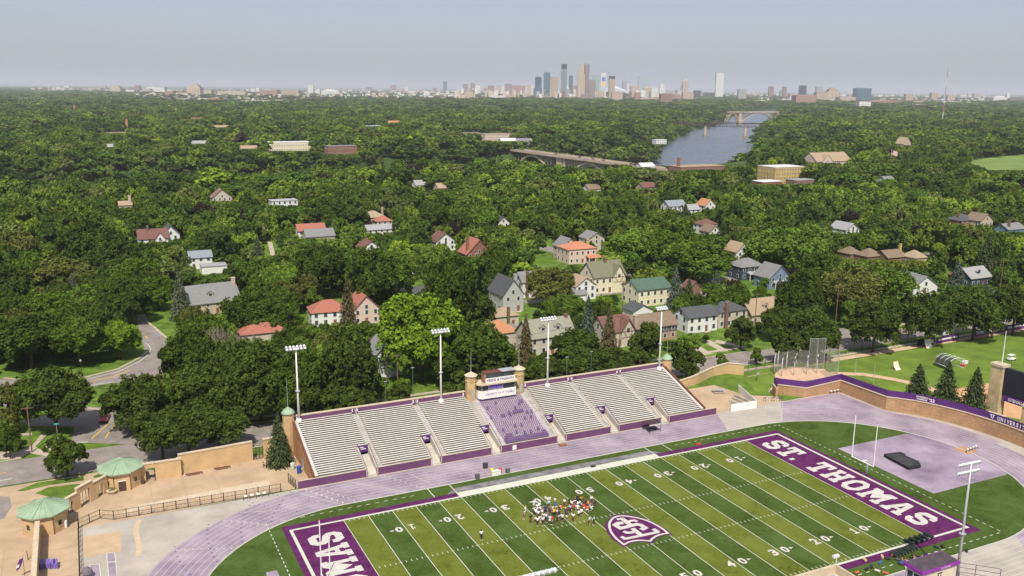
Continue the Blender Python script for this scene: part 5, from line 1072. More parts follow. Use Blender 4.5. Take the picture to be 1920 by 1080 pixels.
    if P: PROT.append((min(q[0] for q in P)+.12*(max(q[0] for q in P)-min(q[0] for q in P)),min(q[1] for q in P)-1,max(q[0] for q in P)-.12*(max(q[0] for q in P)-min(q[0] for q in P)),max(q[1] for q in P),max(q[2] for q in P)-2))
    return t
# first rows along the street, seen from front to back
house('white two storey duplex with a dark gabled roof facing the street',1317,622.5,0,11.6,8.2,5.3,'x',2.3,'white','dark',prot=1.0)
house('two storey tan house with dark hipped roof and tall brown chimney beside the white duplex',1373,613,0,12,9.5,5.4,'hip',2.6,'stucco','dark',chim=(-3.2,-.5,1.0,8.6,'brown'),prot=.8)
house('long tan roofed bungalow with an arched dormer behind the dark street maples',1440,606,0,14,10,3.6,'x',4.0,'tan','tan',dorm=1,prot=.6)
house('charcoal sided house with a tan brown roof and pale chimney left of the white duplex',1231,640,0,15.0,9,4.9,'x',3.0,'dark','brown',chim=(-7.2,1.2,1.3,8.6,'tan'),bricklow=True,prot=.7)
house('tudor cottage with a dark red roof and white half timbered gable by the street',1162,650,0,9.5,10,5.0,'x',3.6,'stucco','maroon',gable=(2.6,4.6,5.0,3.3),timber=True,prot=.9)
house('grey green roofed stucco house with two dormers behind the mast right of the press box',1036,664,0,15.0,9.5,5.6,'x',4.2,'stucco','sage',dorm=2,chim=(6.6,4.5,1.1,10.4,'brown'),prot=.7)
house('white half timbered cottage with a grey roof between big trees left of the press box',728,706,0,8.5,9,5.6,'y',4.0,'white','grey',timber=True,gable=(0.0,5.0,4.9,3.4),prot=.9)
house('cream two storey block with a green gabled roof behind the white duplex',1227,572.5,0,14.0,11.0,6.2,'x',2.7,'cream','green',prot=1.0,door=False,floors=2)
house('small garage with a dark roof and white gable in front of the cream block',1205,596,0,8.0,6.5,2.6,'y',2.0,'white','dark',door=False,win=False,prot=.7)
house('white mansion with an olive roof and several steep gables in the middle of the houses',1143,549,0,14,11,6.6,'x',4.9,'cream','olive',gable=(3.8,5.4,6.4,4.2),timber=True,chim=(.5,5,1.1,12.6,'brown'),prot=.95)
house('two storey pale house with a bright orange hipped roof and a lower orange porch',1092,494,0,14,11,6.6,'hip',2.6,'pink','orange',porch=(1.5,8.5,3.2,2.9,'orange'),chim=(4.2,3,1.2,10,'yellow'),prot=.9)
house('pale grey gable end house with a dark skylit roof right of the dark maple',962,585,0,8.0,12.0,6.4,'y',5.2,'grey','dark',chim=(2.2,3,1.2,12.6,'grey'),prot=.8)
house('narrow white house with a tall brown chimney right of the skylit grey house',994,558,0,6.5,8,6.2,'x',3.0,'white','grey',chim=(-1.5,-.5,.9,10,'brown'),prot=.7)
house('white clapboard house with a tan gabled roof left of the white mansion',1098,562,0,8.5,8,5.4,'y',3.0,'white','tan',prot=.6)
house('low white outbuilding with grey shingles in front of the tan gabled white house',1084,566,0,7,6,2.8,'x',1.8,'white','grey',door=False,win=False,prot=.4)
house('grey stone cottage roof behind the orange roofed house',1069,487,0,8,9,6,'y',3.8,'stucco','grey',prot=.5)
house('grey gable behind the right side of the orange roofed house',1118,470,0,9,9,6,'y',2.8,'stucco','grey',prot=.5)
house('white tan roofed house left of the pair on the back street',1393,494,0,8,9,5.6,'y',3.6,'white','tan',chim=(3,3,1,10,'brown'),prot=.6)
house('dark sided house with a light grey roof and white trimmed windows on the back street',1410,524,0,11.5,9,5.4,'hip',3.0,'navy','grey',prot=.8,porch=(-3,2,2.2,2.7,'lgrey'))
house('blue gabled house with a white columned entrance and a red door on the back street',1461,541,0,10.5,9,4.6,'y',4.6,'blue','grey',prot=.95,porch=(-3.5,3.5,1.6,2.6,'lgrey'))
house('white gabled house with a wide grey roof behind the dark maples on the right',1734,556,0,11,13,4.2,'y',3.6,'white','grey',prot=.9,rz=rad(-8))
house('brown roofed shed left of the navy house at the far right',1812,530,0,8,6,2.8,'hip',2.2,'brown','maroon',door=False,win=False,prot=.5)
house('navy sided bungalow with a grey dormered roof near the right edge',1838,537,0,12,9,3.8,'x',3.4,'navy','lgrey',dorm=1,prot=.6)
house('house with a dark slate hipped roof at the upper right among trees',1815,434,0,13,10,6.2,'hip',3.0,'brick','dark',chim=(-4,4,1,10,'brown'),prot=.6)
house('tan gabled house with a pale ground floor beside the slate hipped house',1848,436,0,10,10,6.8,'y',3.6,'tan','brown',prot=.8)
house('low grey roofed house touching the right edge behind trees',1905,443,0,14,9,4,'x',2.6,'blue','grey',chim=(-4,2,1,8.4,'brown'),prot=.5)
house('row house with a brown hipped roof, left of the three behind the willows',1604,492,0,7,8,4,'hip',2.8,'brown','brown',prot=.2,door=False,win=False)
house('row house with a brown hipped roof, middle of the three behind the willows',1640,497,0,9,8,4,'hip',3.2,'brown','brown',prot=.2,door=False,win=False)
house('long brown roofed row house with an orange chimney behind the willows',1680,498,0,11,8,4,'x',2.6,'brown','brown',chim=(5,3,1,9,'yellow'),prot=.2,door=False,win=False)
house('small tan hipped house at the right end of the row behind the willows',1726,500,0,7,8,4,'hip',3,'tan','tan',prot=.2,door=False,win=False)
house('grey gable with a turquoise edged roof below the dark car park',1598,446,0,9,12,4.5,'y',3.2,'white','lgrey',prot=.7)
# left side
house('big grey roofed house with a small dormer and pale end chimney at left centre',400,590,0,19,13,4.4,'x',5.0,'tan','grey',dorm=1,chim=(8.8,5,1.2,11.0,'pink'),prot=.5,rz=rad(8))
house('red brown roofed house with a brick chimney on the left',289,468,0,13,10,5.4,'x',3.8,'white','maroon',chim=(-2,4,1,11,'brown'),gable=(3,4.5,4.8,3.2),prot=.4)
house('white gable front house right of the red brown roof on the left',322,462,0,8,10,5.8,'y',4.2,'white','dark',prot=.8)
house('grey flat roofed wing house in a clearing at the left',378,504,0,9,8,5,'x',2.2,'white','blue',prot=.6)
house('low white flat roofed garage in the same clearing at the left',403,513,0,10,7,3,'flat',0,'white','lgrey',prot=.7,door=False,win=False)
house('house with an orange tiled hipped roof and white walls below the spruce left of centre',620,612,0,12,9,4.8,'hip',3.2,'white','red',prot=.6,rz=rad(-6))
house('white cottage with a red tiled roof half hidden left of the bright green tree',688,608,0,9,10,5.2,'y',4.4,'pink','red',prot=.7)
house('flat red tiled roof peeking over trees behind the dead grey branches',497,655,0,13,7,5,'hip',2.4,'stucco','red',prot=.1,win=False,door=False)
house('small white garage with a grey roof beside the bright orange tiled roof',974,644,0,6,6,3.2,'y',1.8,'white','grey',prot=.9,door=False,win=False)
house('low house with a bright orange tiled roof right of the dark maple',944,650,0,10,9,4.2,'hip',3.2,'stucco','rust',prot=.3,win=False)
house('small house with a weathered tan tiled roof and chimney below the skylit grey house',952,613,0,8,7,3.6,'hip',2.4,'stucco','tan',prot=.4,chim=(0,-.4,.8,6.6,'brown'),win=False)
house('dark brick house with a steep bright red roof left of the round green trees',899,494,0,12,10,4.6,'y',6.0,'brick','red',chim=(-4.5,3,1.2,11,'brick'),prot=.5)
house('white sunroom house with a brown chimney in the middle left woods',758,545,0,8,7,6.0,'flat',0,'white','white',chim=(-2.5,-.4,1,8,'brick'),prot=.8)
house('half timbered cottage with tan roof peaks behind the middle dark maple',868,566,0,9,9,5.4,'y',4,'white','tan',timber=True,gable=(-1.5,4,4.6,3),prot=.5)
house('dark grey garage roof beside orange fence panels in the middle',806,562,0,12,6,3,'x',1.6,'grey','dark',prot=.3,win=False,door=False)
house('white house with small brown gable just above the middle left trees',697,484,0,9,9,4.6,'y',3.2,'white','maroon',prot=.6)
house('brown gabled roof left of the dark purple tree',836,470,0,10,10,4.6,'y',3.8,'white','maroon',prot=.3)
house('grey roofed brick gable house at the left of the hilltop cluster',679,425,0,11,10,5.8,'y',3.6,'brick','lgrey',prot=.5)
house('house with a tan hipped roof in the middle of the hilltop cluster',704,428,0,12,10,6,'hip',3.2,'brick','tan',chim=(5,3,1,11,'tan'),prot=.5)
house('house with a terracotta roof at the right of the hilltop cluster',722,432,0,9,8,5,'hip',2.6,'stucco','red',prot=.4)
house('white walled house with pale grey roof at the foot of the hilltop cluster',716,446,0,15,8,4.5,'x',2,'white','lgrey',prot=.6)
house('white house with pale metal roof standing above the trees at upper left',535,400,0,16,10,7.5,'flat',.2,'white','lgrey',prot=.8)
house('red roofed white house left of the big dark oak',586,450,0,14,9,5,'x',2.8,'white','red',prot=.3)
house('grey brown roofed house in front of the red roofed white house',602,460,0,14,9,4.6,'x',3,'tan','grey',prot=.2,win=False,door=False)
house('tiny white dormered house by the round maples',944,438,0,7,8,6,'y',3,'white','dark',prot=.4)
house('pale blue roofed house at upper right of centre',1270,404,0,13,9,6,'x',3,'white','blue',prot=.5)
house('white house beside a conifer at upper right of centre',1300,408,0,10,9,5,'x',2.6,'white','lgrey',prot=.5)
house('orange gabled white house at upper right of centre',1331,403,0,8,9,6,'y',3.6,'white','rust',prot=.4)
house('maroon roofed house between trees right of centre',1330,438,0,10,8,5,'hip',2.6,'white','maroon',prot=.4)
house('white gable under the maroon roofed house right of centre',1340,452,0,7,8,5,'y',3,'white','brown',prot=.5)
house('maroon shed roof left of the blue spruce by the wooden fence',1303,556,0,5,5,3.4,'y',2.4,'brown','maroon',prot=.5,win=False)
house('brown roofed house with chimneys hidden in the left woods',237,405,0,7,8,6.5,'x',2,'tan','tan',chim=(2.5,2,1.6,12,'pink'),prot=.5)
house('grey stone gable with brown roof in the upper left woods',418,394,0,12,10,8,'y',5,'stucco','brown',prot=.6)
# mid distance landmarks
house('yellow brick apartment block with four rows of windows near the river',1480,345,0,32,22,14,'flat',.6,'yellow','white',prot=.9,floors=4,name='apartment_block',cat='apartment block')
house('low brick building beside the yellow apartment block',1448,354,0,20,14,5.5,'flat',.5,'brick','white',prot=.5,floors=1,name='brick_building',cat='building')
house('long red brick building by the river bank',1318,329,0,50,20,8,'flat',.5,'brick','tan',prot=.6,floors=2,chim=(-22,8,3,16,'brick'),name='brick_building',cat='building')
house('stone school building with broad pale gabled roof right of the yellow apartments',1563,317,0,46,22,8,'x',8,'pink','tan',gable=(-9,13,8,6.5),prot=.25,name='school_building',cat='building')
house('red roofed shop below the yellow apartments',1510,352,0,20,12,6,'flat',.4,'brick','lgrey',prot=.5,floors=2)
house('cream long low school building with brown brick ends in the upper left forest',545,283,0,52,24,10,'flat',.6,'cream','white',prot=.9,floors=2,name='school_building',cat='building')
house('brick school wing with white roof edge right of the long cream school',643,289,0,34,18,9,'flat',.6,'brick','grey',prot=.9,floors=2,name='school_building',cat='building')
house('tan apartment blocks left of the near bridge',935,264,0,44,22,10,'flat',.6,'pink','tan',prot=.9,floors=3,name='apartment_block',cat='apartment block')
house('small white boathouse by the left bank of the river',1240,270,0,18,10,6,'flat',.3,'white','white',prot=.2,name='boathouse')
house('tan roofed building left of the parkland at upper right',1700,284,0,14,14,10,'y',8,'tan','tan',prot=.5)
for i,(u,v,w,wc,rc,lb) in enumerate([(210,285,9,'white','lgrey','white roofed house in the upper left forest'),(215,256,34,'pink','tan','long low pale building in the upper left forest beside a brick chimney'),(370,231,22,'white','maroon','white house beside a dark purple tree at upper left'),(415,245,24,'tan','tan','tan flat building in the upper left forest'),(375,278,20,'white','lgrey','pair of white gables left of the long cream school'),(468,288,18,'white','tan','small white house just left of the long cream school'),(885,256,30,'tan','tan','low tan shops left of the near bridge'),(955,272,24,'cream','white','white apartment row near the bridge'),(985,272,22,'white','grey','grey roofed villa at the left end of the near bridge'),(1215,324,15,'white','white','low white building under the right end of the near bridge'),(790,362,8,'white','lgrey','white house speck in the middle forest'),(832,368,8,'tan','tan','tan gable in the middle forest'),(1115,370,10,'white','brown','white gable in the forest right of centre'),(1218,366,12,'tan','maroon','brown roofed house in the forest below the river'),(1670,352,12,'grey','grey','grey roofed house right of the school'),(700,242,30,'white','white','pale commercial building along the distant street'),(740,238,24,'pink','rust','rust roofed shop along the distant street')]):
    house(lb,u,v,0,w,10,6 if v>240 else 9,'x' if w<25 else 'flat',3 if w<25 else .4,wc,rc,prot=.12,win=False,door=False)
# brick stacks
for u,v,h,lb in [(239,252,24,'tall brick chimney stack rising from the upper left forest'),(140,212,22,'brown brick tower far away at the upper left'),(236,497,8,'pale brick chimney in the left woods')]:
    x,y=G(u,v,0); t=thing('brick_chimney',lb,'chimney',(x,y,0)); w=3.6 if v<300 else 1; mb=MB(); mb.box(-w/2,w/2,-w/2,w/2,0,h*1.0); mb.build('shaft',brick('stack_brick',(.42,.22,.13),(.36,.18,.1),2),t); mb=MB(); mb.box(-w/2-.2,w/2+.2,-w/2-.2,w/2+.2,h+.003,h+.5); mb.build('cap',BRN,t); q=proj(x,y,h*.5); p2=proj(x,y,h); PROT.append((q[0]-3,p2[1],q[0]+3,q[1],q[2]))
# ---------------------------------------------------------------- utility poles, street lamps, cars, court fences
def upole(u,v,h,label,arm=1,double=False):
    x,y=G(u,v); t=thing('utility_pole',label,'utility pole',(x,y,0),group='wooden utility poles'); mb=MB(); mb.tube([(0,0,0),(0,0,h)],.17,6,.11); mb.build('pole',WOOD,t)
    for k in range(2 if double else arm): mb=MB(); mb.box(-1.2,1.2,-.06,.06,h-.5-k,h-.36-k); mb.build('cross_arm',WOOD,t)
    q=proj(x,y,h); PROT.append((q[0]-1,q[1],q[0]+1,q[1]+(v-q[1])*.6,q[2])); return t,Vector((x,y,h))
wp_=[]
for u,v,vt,lb in [(60,848,762,'grey wooden utility pole at the corner of the lower left street'),(447,776,708,'wooden pole between the dark street trees at left'),(746,735,664,'wooden pole in front of the half timbered cottage left of the press box'),(965,690,648,'wooden pole half hidden behind the right tower of the press box'),(1161,668,592,'wooden pole in front of the tudor cottage'),(1167,588,528,'dark pole beside the cream block with the green roof'),(1414,628,550,'pole beside the tan roofed bungalow'),(1496,576,528,'wooden pole with a cross arm above the dark street maples'),(1566,612,532,'tall wooden pole with two cross arms at the side street'),(1871,572,486,'tall leaning wooden pole at the far right street'),(1309,560,533,'thin pole by the maroon shed'),(1414,475,455,'pole top behind the back street houses'),(1722,560,536,'pole in front of the white gabled house on the right')]:
    x,y=G(u,v); lo,hi=3,25
    for _ in range(30):
        m_=(lo+hi)/2; q=proj(x,y,m_)
        if q[1]>vt: lo=m_
        else: hi=m_
    t,p=upole(u,v,lo,lb,double='two' in lb); wp_.append(p)
def wire(a,b2,sag,label):
    mb=MB(); P=[a.lerp(b2,i/10)-Vector((0,0,sag*4*(i/10)*(1-i/10))) for i in range(11)]; mb.tube(P,.05,3,cap=False); tag(mb.build('power_line',BLK),label,'cable')
wire(wp_[0],wp_[1],1.2,'overhead cable from the corner pole to the pole between the left street trees'); wire(wp_[1],wp_[2],1.2,'overhead cable across the trees to the pole by the half timbered cottage'); wire(wp_[2],wp_[4],1.0,'overhead cable passing behind the press box'); wire(wp_[7],wp_[8],.6,'overhead cable between the two poles above the dark street maples'); wire(wp_[8],wp_[9],1.4,'overhead cable running to the far right pole')
def lamp(u,v,h,label,c=BLK):
    t=thing('street_lamp',label,'street lamp',(*G(u,v),0),group='street lamps'); mb=MB(); mb.tube([(0,0,0),(0,0,h)],.07,6,.05); mb.build('post',c,t); mb=MB(); mb.lathe([(.1,h),(.24,h+.15),(.28,h+.5),(.05,h+.7)],8); mb.build('lantern',mat('lantern_glass',(.35,.36,.34),.4),t); mb=MB(); mb.lathe([(.16,0),(.12,.5)],8); mb.build('base',c,t)
lamp(154,707,4.2,'dark street lamp on the lawn inside the parkway curve'); lamp(12,858,4.2,'dark street lamp by the pavement at the left edge'); lamp(300,723,4.2,'street lamp at the parkway junction beside the round tree'); lamp(1700,650,4.5,'street lamp among the pavement trees left of the yellow foul pole')
for u,v,h,lb,c in [(297,646,3.2,'round blue sign on a post by the parkway kerb',(.2,.3,.55)),(260,650,3.4,'green street name sign inside the parkway curve',(.05,.3,.25)),(109,829,4.4,'green street name sign behind the small round street tree',(.05,.3,.25))]:
    t=thing('street_sign',lb,'street sign',(*G(u,v),0)); mb=MB(); mb.tube([(0,0,0),(0,0,h)],.05,5); mb.build('post',STEEL,t); mb=MB(); mb.box(-.5,.5,-.03,.03,h-.4,h); mb.build('sign_plate',plain('sign_%d'%u,c),t)
for u,v,vt,lb in [(724,757,716,'thin green floodlight post just behind the grandstand wall, left of the pair'),(775,752,690,'thin post with a small lamp behind the grandstand wall, right of the pair'),(1062,703,670,'slim grey post behind the grandstand right of the press box'),(1107,696,660,'slim green post behind the grandstand near the section number')]:
    x,y=G(u,v+28); t=thing('court_post',lb,'post',(x,y,0)); 
    lo,hi=3,25
    for _ in range(30):
        m_=(lo+hi)/2; q=proj(x,y,m_)
        if q[1]>vt: lo=m_
        else: hi=m_
    mb=MB(); mb.tube([(0,0,0),(0,0,lo)],.08,5,.06); mb.build('shaft',mat('green_paint',(.12,.16,.13),.6),t); mb=MB(); mb.box(-.4,.4,-.1,.1,lo,lo+.15); mb.build('lamp_head',STEEL,t)
    PROT.append((u-1,vt,u+1,v,proj(x,y,0)[2]))
CARP=objcol('car_paint',.3,.03); 
def car(x,y,rz,c,label,z=.05,L_=4.5,name='car',h=1.45):
    t=thing(name,label,'car',(x,y,z),rz); P=lambda pts: pts
    mb=MB(); w=.9; prof=[(-L_/2,.35),(-L_/2,.8),(-L_/2+.5,.92),(-L_*.30,.95),(L_*.18,.95),(L_/2-.3,.85),(L_/2,.7),(L_/2,.35)]
    n=len(prof); mb.add([(a,-w,b2) for a,b2 in prof]+[(a,w,b2) for a,b2 in prof],[tuple(range(n))[::-1],tuple(range(n,2*n))]+[(i,(i+1)%n,n+(i+1)%n,n+i) for i in range(n)]); o=mb.build('body',CARP,t); o.color=(*c,1)
    mb=MB(); mb.add([(-L_*.36,-.82,.95),(L_*.2,-.82,.95),(L_*.2,.82,.95),(-L_*.36,.82,.95),(-L_*.26,-.66,h-.06),(L_*.05,-.66,h-.06),(L_*.05,.66,h-.06),(-L_*.26,.66,h-.06)],[(0,3,2,1),(4,5,6,7),(0,1,5,4),(1,2,6,5),(2,3,7,6),(3,0,4,7)]); mb.build('windows',DARK,t)
    mb=MB(); mb.box(-L_*.26,L_*.05,-.67,.67,h-.055,h); o=mb.build('roof_panel',CARP,t); o.color=(*c,1)
    for a in (-L_*.32,L_*.32):
        for b2 in (-.82,.82): mb=MB(); mb.tube([(a,b2-.1,.32),(a,b2+.1,.32)],.32,10); wo2=mb.build('wheel',BLK,t); mb=MB(); s=1 if b2>0 else -1; mb.tube([(a,b2+s*.101,.32),(a,b2+s*.12,.32)],.18,8); mb.build('rim',STEEL,wo2)
    for b2 in (-.6,.6): mb=MB(); mb.box(L_/2,L_/2+.03,b2-.18,b2+.18,.62,.76); mb.build('headlight',LAMP,t)
    return t
x,y=G(196,788); car(x,y,rad(-100),(.35,.02,.03),'red car waiting at the junction on the lower left street')
x,y=G(1421,621); car(x,y,rad(-95),(.6,.6,.6),'white car parked beside the tan roofed bungalow'); x,y=G(1880,584); car(x,y,rad(0),(.6,.62,.62),'white van behind the dark maples at the far right',h=1.9)
for u,v,c,lb in [(1440,577,(.6,.6,.6),'white car in the back driveway behind the tan roofed bungalow'),(1003,287,(.5,.05,.03),'red car at the left end of the near bridge'),(1012,285.5,(.6,.6,.6),'white van near the left end of the near bridge'),(1042,290,(.05,.05,.06),'black car on the near bridge, third from its left end'),(1087,295.5,(.10,.12,.16),'grey car in the middle of the near bridge'),(1111,299,(.2,.08,.07),'brown car right of the middle of the near bridge'),(1131,301.5,(.06,.08,.2),'navy car near the right end of the near bridge'),(1183,308.5,(.04,.04,.05),'black car at the right end of the near bridge')]:
    x,y=G(u,v,1.0 if v<400 else 0); car(x,y,rad(93) if v<400 else 0,c,lb,z=1.06 if v<400 else .05)
t=thing('wooden_fence','brown wooden fence beside the cream block','fence',(*G(1290,570),0)); mb=MB(); mb.box(-6,6,-.05,.05,.05,1.8); mb.build('boards',mat('fence_boards',(.24,.12,.07),.9,.25,1.5),t); mb=MB(); 
for k in range(5): mb.box(-6+k*3-.08,-6+k*3+.08,.06,.18,0,1.9)
mb.build('posts',WOOD,t)
t=copy_tree(t); t.location=(*G(818,553),0); t.label if 0 else None; t['label']='orange brown wooden fence in the middle beside the dark garage roof'; t.scale=(.8,1,1)
# ================================================================ bridges
TANB=mat('bridge_concrete',(.47,.38,.27),.9,.15,.05); OLDB=mat('bridge_underside',(.30,.26,.21),.9,.2,.05)
def archrib(mb,A,B,zs,zt,w,th,n=16):
    A=Vector(A);B=Vector(B); d=(B-A).normalized(); nn=Vector((-d.y,d.x))*w/2
    for i in range(n):
        a=i/n; b2=(i+1)/n; pa=A.lerp(B,a); pb_=A.lerp(B,b2); za=zs+(zt-zs)*(1-(2*a-1)**2); zb=zs+(zt-zs)*(1-(2*b2-1)**2)
        mb.add([(*(pa-nn),za-th),(*(pb_-nn),zb-th),(*(pb_+nn),zb-th),(*(pa+nn),za-th),(*(pa-nn),za),(*(pb_-nn),zb),(*(pb_+nn),zb),(*(pa+nn),za)],[(0,3,2,1),(4,5,6,7),(0,1,5,4),(2,3,7,6)])
def bridge(label,A,B,deckz,w,spans,zs,cols,m=TANB,piers=None,rail=1.2,name='bridge',group=None):
    t=thing(name,label,'bridge',(*A,0),world=True); A=Vector(A);B=Vector(B); L_=(B-A).length; d=(B-A).normalized(); nn=Vector((-d.y,d.x))
    mb=MB(); mb.prism(stroke([tuple(A),tuple(B)],w)[0],deckz-1.4,deckz); mb.build('deck',m,t)
    mb=MB()
    for s in (-1,1):
        q=stroke([tuple(A+nn*s*(w/2-.3)),tuple(B+nn*s*(w/2-.3))],.4)[0]; mb.prism(q,deckz+.003,deckz+rail)
    mb.build('parapet',m,t)
    mb=MB(); mb.prism(stroke([tuple(A),tuple(B)],w-4)[0],deckz+.004,deckz+.03); mb.build('roadway',ASPH,t)
    for a,b2 in spans:
        for s in (-.32,.32):
            mb=MB(); archrib(mb,A+d*a+nn*w*s,A+d*b2+nn*w*s,zs,deckz-2.4,2.6,2.2); mb.build('arch_rib',m,t)
        mb=MB(); k=max(6,int((b2-a)/7))
        for i in range(1,k):
            q=i/k; z=zs+(deckz-2.4-zs)*(1-(2*q-1)**2)
            if z<deckz-4:
                for s in (-.32,.32): p=A+d*(a+(b2-a)*q)+nn*w*s; mb.box(p.x-.6,p.x+.6,p.y-.6,p.y+.6,z-.5,deckz-1.4)
        mb.build('spandrel_columns',OLDB if m is TANB else m,t)
    for c,zb,pw in cols:
        p=A+d*c; mb=MB(); mb.prism(stroke([tuple(p-d*pw/2),tuple(p+d*pw/2)],w*.8)[0],zb,deckz-1.4); mb.build('pier',m,t)
    return t
bridge('near concrete arch bridge with cars crossing the river gorge in the middle distance',(418,905),(433,560),1.0,18,[(25,125),(150,250)],-27,[(12,-4,3),(20,-10,3),(135,-32,6),(141,-32,4),(148,-32,4),(255,-20,4),(265,-12,4),(285,-4,4),(300,-4,4)],name='road_bridge')
pb1=proj(424,870,1),proj(430,640,1); 
for k in range(8):
    q=proj(419+14*k/7,880-300*k/7,1); PROT.append((q[0]-12,q[1]-6,q[0]+12,q[1]+(16 if k<5 else 2),q[2]))
bridge('distant pale concrete arch bridge far upriver',(1812,2198),(2142,2168),9,17,[(-9,37),(48,181),(191,262)],-22,[(42,-33,10),(186,-33,10),(270,-20,8)],name='road_bridge')
# railway truss bridge on masonry piers
rb=thing('railway_bridge','dark steel railway truss bridge on pale round piers across the river','bridge',(1215,1655,0),world=True)
A=Vector((1140,1722));B=Vector((1420,1470)); d=(B-A).normalized(); L_=(B-A).length; nn=Vector((-d.y,d.x)); RUST=mat('rusted_steel',(.085,.05,.04),.8,.3,.1)
mb=MB(); mb.prism(stroke([tuple(A),tuple(B)],6)[0],1.5,3.0); mb.build('deck',RUST,rb); mb=MB(); n=46
for s in (-1,1):
    for z in (-6.5,1.2): mb.tube([(*(A+nn*s*2.6),z),(*(B+nn*s*2.6),z)],.55,4)
    for i in range(n): a=A+d*L_*i/n+nn*s*2.6; b2=A+d*L_*(i+1)/n+nn*s*2.6; mb.tube([(*a,-6.5),(*a,1.2)],.42,4); mb.tube([(*a,-6.5 if i%2 else 1.2),(*b2,1.2 if i%2 else -6.5)],.3,4)
mb.build('truss',RUST,rb)
for u,v in [(1317,258),(1393,262)]:
    x,y=G(u,v,-30); q=Vector((x,y)); t_=(q-A).dot(d); q=A+d*t_; mb=MB(); mb.lathe([(3.6,-33),(3.0,-8),(4.0,-7.5),(4.0,-6.6)],10,q.x,q.y); mb.build('pier',TANB,rb); mb=MB(); mb.lathe([(4.6,-33),(4.6,-27)],10,q.x,q.y); mb.build('pier_foot',OLDB,rb)
q=proj(1290,1590,0); PROT.append((1270,227,1415,246,q[2])); PROT.append((1368,206,1500,213,2900)); PROT.append((1368,206,1455,224,2900))
RIVP=[(1232,292,1385,309,1035),(1255,272,1400,310,1040),(1310,247,1400,285,1400)]
PROT+=RIVP
# tall radio mast
x,y=G(1767,226); t=thing('radio_mast','very tall thin red and white lattice radio mast at the upper right','radio mast',(x,y,0)); Dm=proj(x,y,0)[2]; hh=(226-118)*Dm/FPX*1.02
for k in range(7): mb=MB(); w=3.2-k*.3; z0=hh*k/7; z1=hh*(k+1)/7; mb.tube([(0,0,z0),(0,0,z1)],w/2,4,w/2-.15); mb.build('mast_section',mat('mast_red',(.40,.16,.12),.7) if k%2 else mat('mast_white',(.55,.55,.55),.7),t)
q=proj(x,y,hh*.1); PROT.append((1764,120,1770,222,Dm))
t=thing('flag','large striped flag on a pole above the trees at the upper right','flag',(*G(1668,322),0)); Df=proj(*G(1668,322),0)[2]; mb=MB(); mb.tube([(0,0,0),(0,0,22)],.18,5,.1); mb.build('pole',WHITE,t)
mb=MB(); 
for k in range(7): mb.add([(0,0,21.5-k*.75),(4,1.2,20.6-k*.75),(8.5,.2,19.2-k*.75),(8.5,.2,18.9-k*.75),(4,1.2,20.25-k*.75),(0,0,21.1-k*.75)],[(0,1,4,5),(1,2,3,4)])
mb.build('red_stripes',mat('flag_red',(.45,.05,.06),.8),t)
mb=MB()
for k in range(6): mb.add([(0,.0,21.1-k*.75),(4,1.2,20.25-k*.75),(8.5,.2,18.9-k*.75),(8.5,.2,18.45-k*.75),(4,1.2,19.85-k*.75),(0,0,20.75-k*.75)],[(0,1,4,5),(1,2,3,4)])
mb.build('white_stripes',WHITE,t); mb=MB(); mb.add([(0,-.04,21.5),(3.4,.96,20.8),(3.4,.96,18.2),(0,-.04,18.6)],[(0,1,2,3)]); mb.build('blue_canton',mat('flag_blue',(.03,.04,.16),.8),t); q=proj(*G(1668,322),20); PROT.append((1664,288,1686,304,q[2]))
# ================================================================ the distant city
def facade(name,c,gc,floor=4.0,bay=3.2,glassy=False,vert=False):
    "wall with window bands, mapped on the building itself"
    if name in MATS: return MATS[name]
    m=bpy.data.materials.new(name); t,b=nodes(m); L=t.links.new
    tc=t.nodes.new('ShaderNodeTexCoord'); sp=t.nodes.new('ShaderNodeSeparateXYZ'); L(tc.outputs['Object'],sp.inputs[0])
    def mm(op,a,bv=None):
        n=t.nodes.new('ShaderNodeMath'); n.operation=op
        for i,x in enumerate((a,bv)):
            if x is None: continue
            if isinstance(x,(int,float)): n.inputs[i].default_value=x
            else: L(x,n.inputs[i])
        return n.outputs[0]
    fz=mm('LESS_THAN',mm('FRACT',mm('DIVIDE',sp.outputs[2],floor)),0.5); fx=mm('LESS_THAN',mm('FRACT',mm('DIVIDE',mm('ADD',sp.outputs[0],sp.outputs[1]),bay)),0.55)
    fac=mm('MULTIPLY',fz,fx) if not vert else fx
    mx=t.nodes.new('ShaderNodeMix'); mx.data_type='RGBA'; L(fac,mx.inputs[0]); mx.inputs[6].default_value=(*c,1); mx.inputs[7].default_value=(*gc,1); L(mx.outputs[2],b.inputs['Base Color']); b.inputs['Roughness'].default_value=.35 if glassy else .8
    MATS[name]=m; return m
FC=dict(glass=facade('glass_tower',(.075,.135,.18),(.05,.09,.13),12,9,True),blue=facade('blue_tower',(.035,.075,.13),(.02,.045,.09),12,9,True),teal=facade('teal_tower',(.19,.245,.26),(.14,.19,.21),12,9,True),cream=facade('cream_tower',(.60,.50,.36),(.30,.25,.20),11,11,vert=True),tan=facade('tan_tower',(.44,.34,.25),(.24,.185,.14),11,9),brown=facade('brown_tower',(.24,.15,.12),(.20,.12,.10),11,9),brickr=facade('brick_tower',(.34,.20,.16),(.25,.15,.12),10,8),white=facade('white_tower',(.66,.65,.62),(.45,.45,.44),10,9),grey=facade('grey_tower',(.33,.33,.34),(.23,.23,.24),11,9),dark=facade('dark_tower',(.03,.035,.045),(.02,.025,.035),10,9,True),mauve=facade('mauve_tower',(.30,.235,.225),(.20,.15,.15),10,7,vert=True),pink=facade('pink_tower',(.46,.35,.29),(.35,.27,.23),9,8),green=facade('green_glass',(.28,.38,.36),(.24,.33,.31),12,10,True),violet=facade('violet_tower',(.30,.26,.38),(.22,.19,.3),11,9))
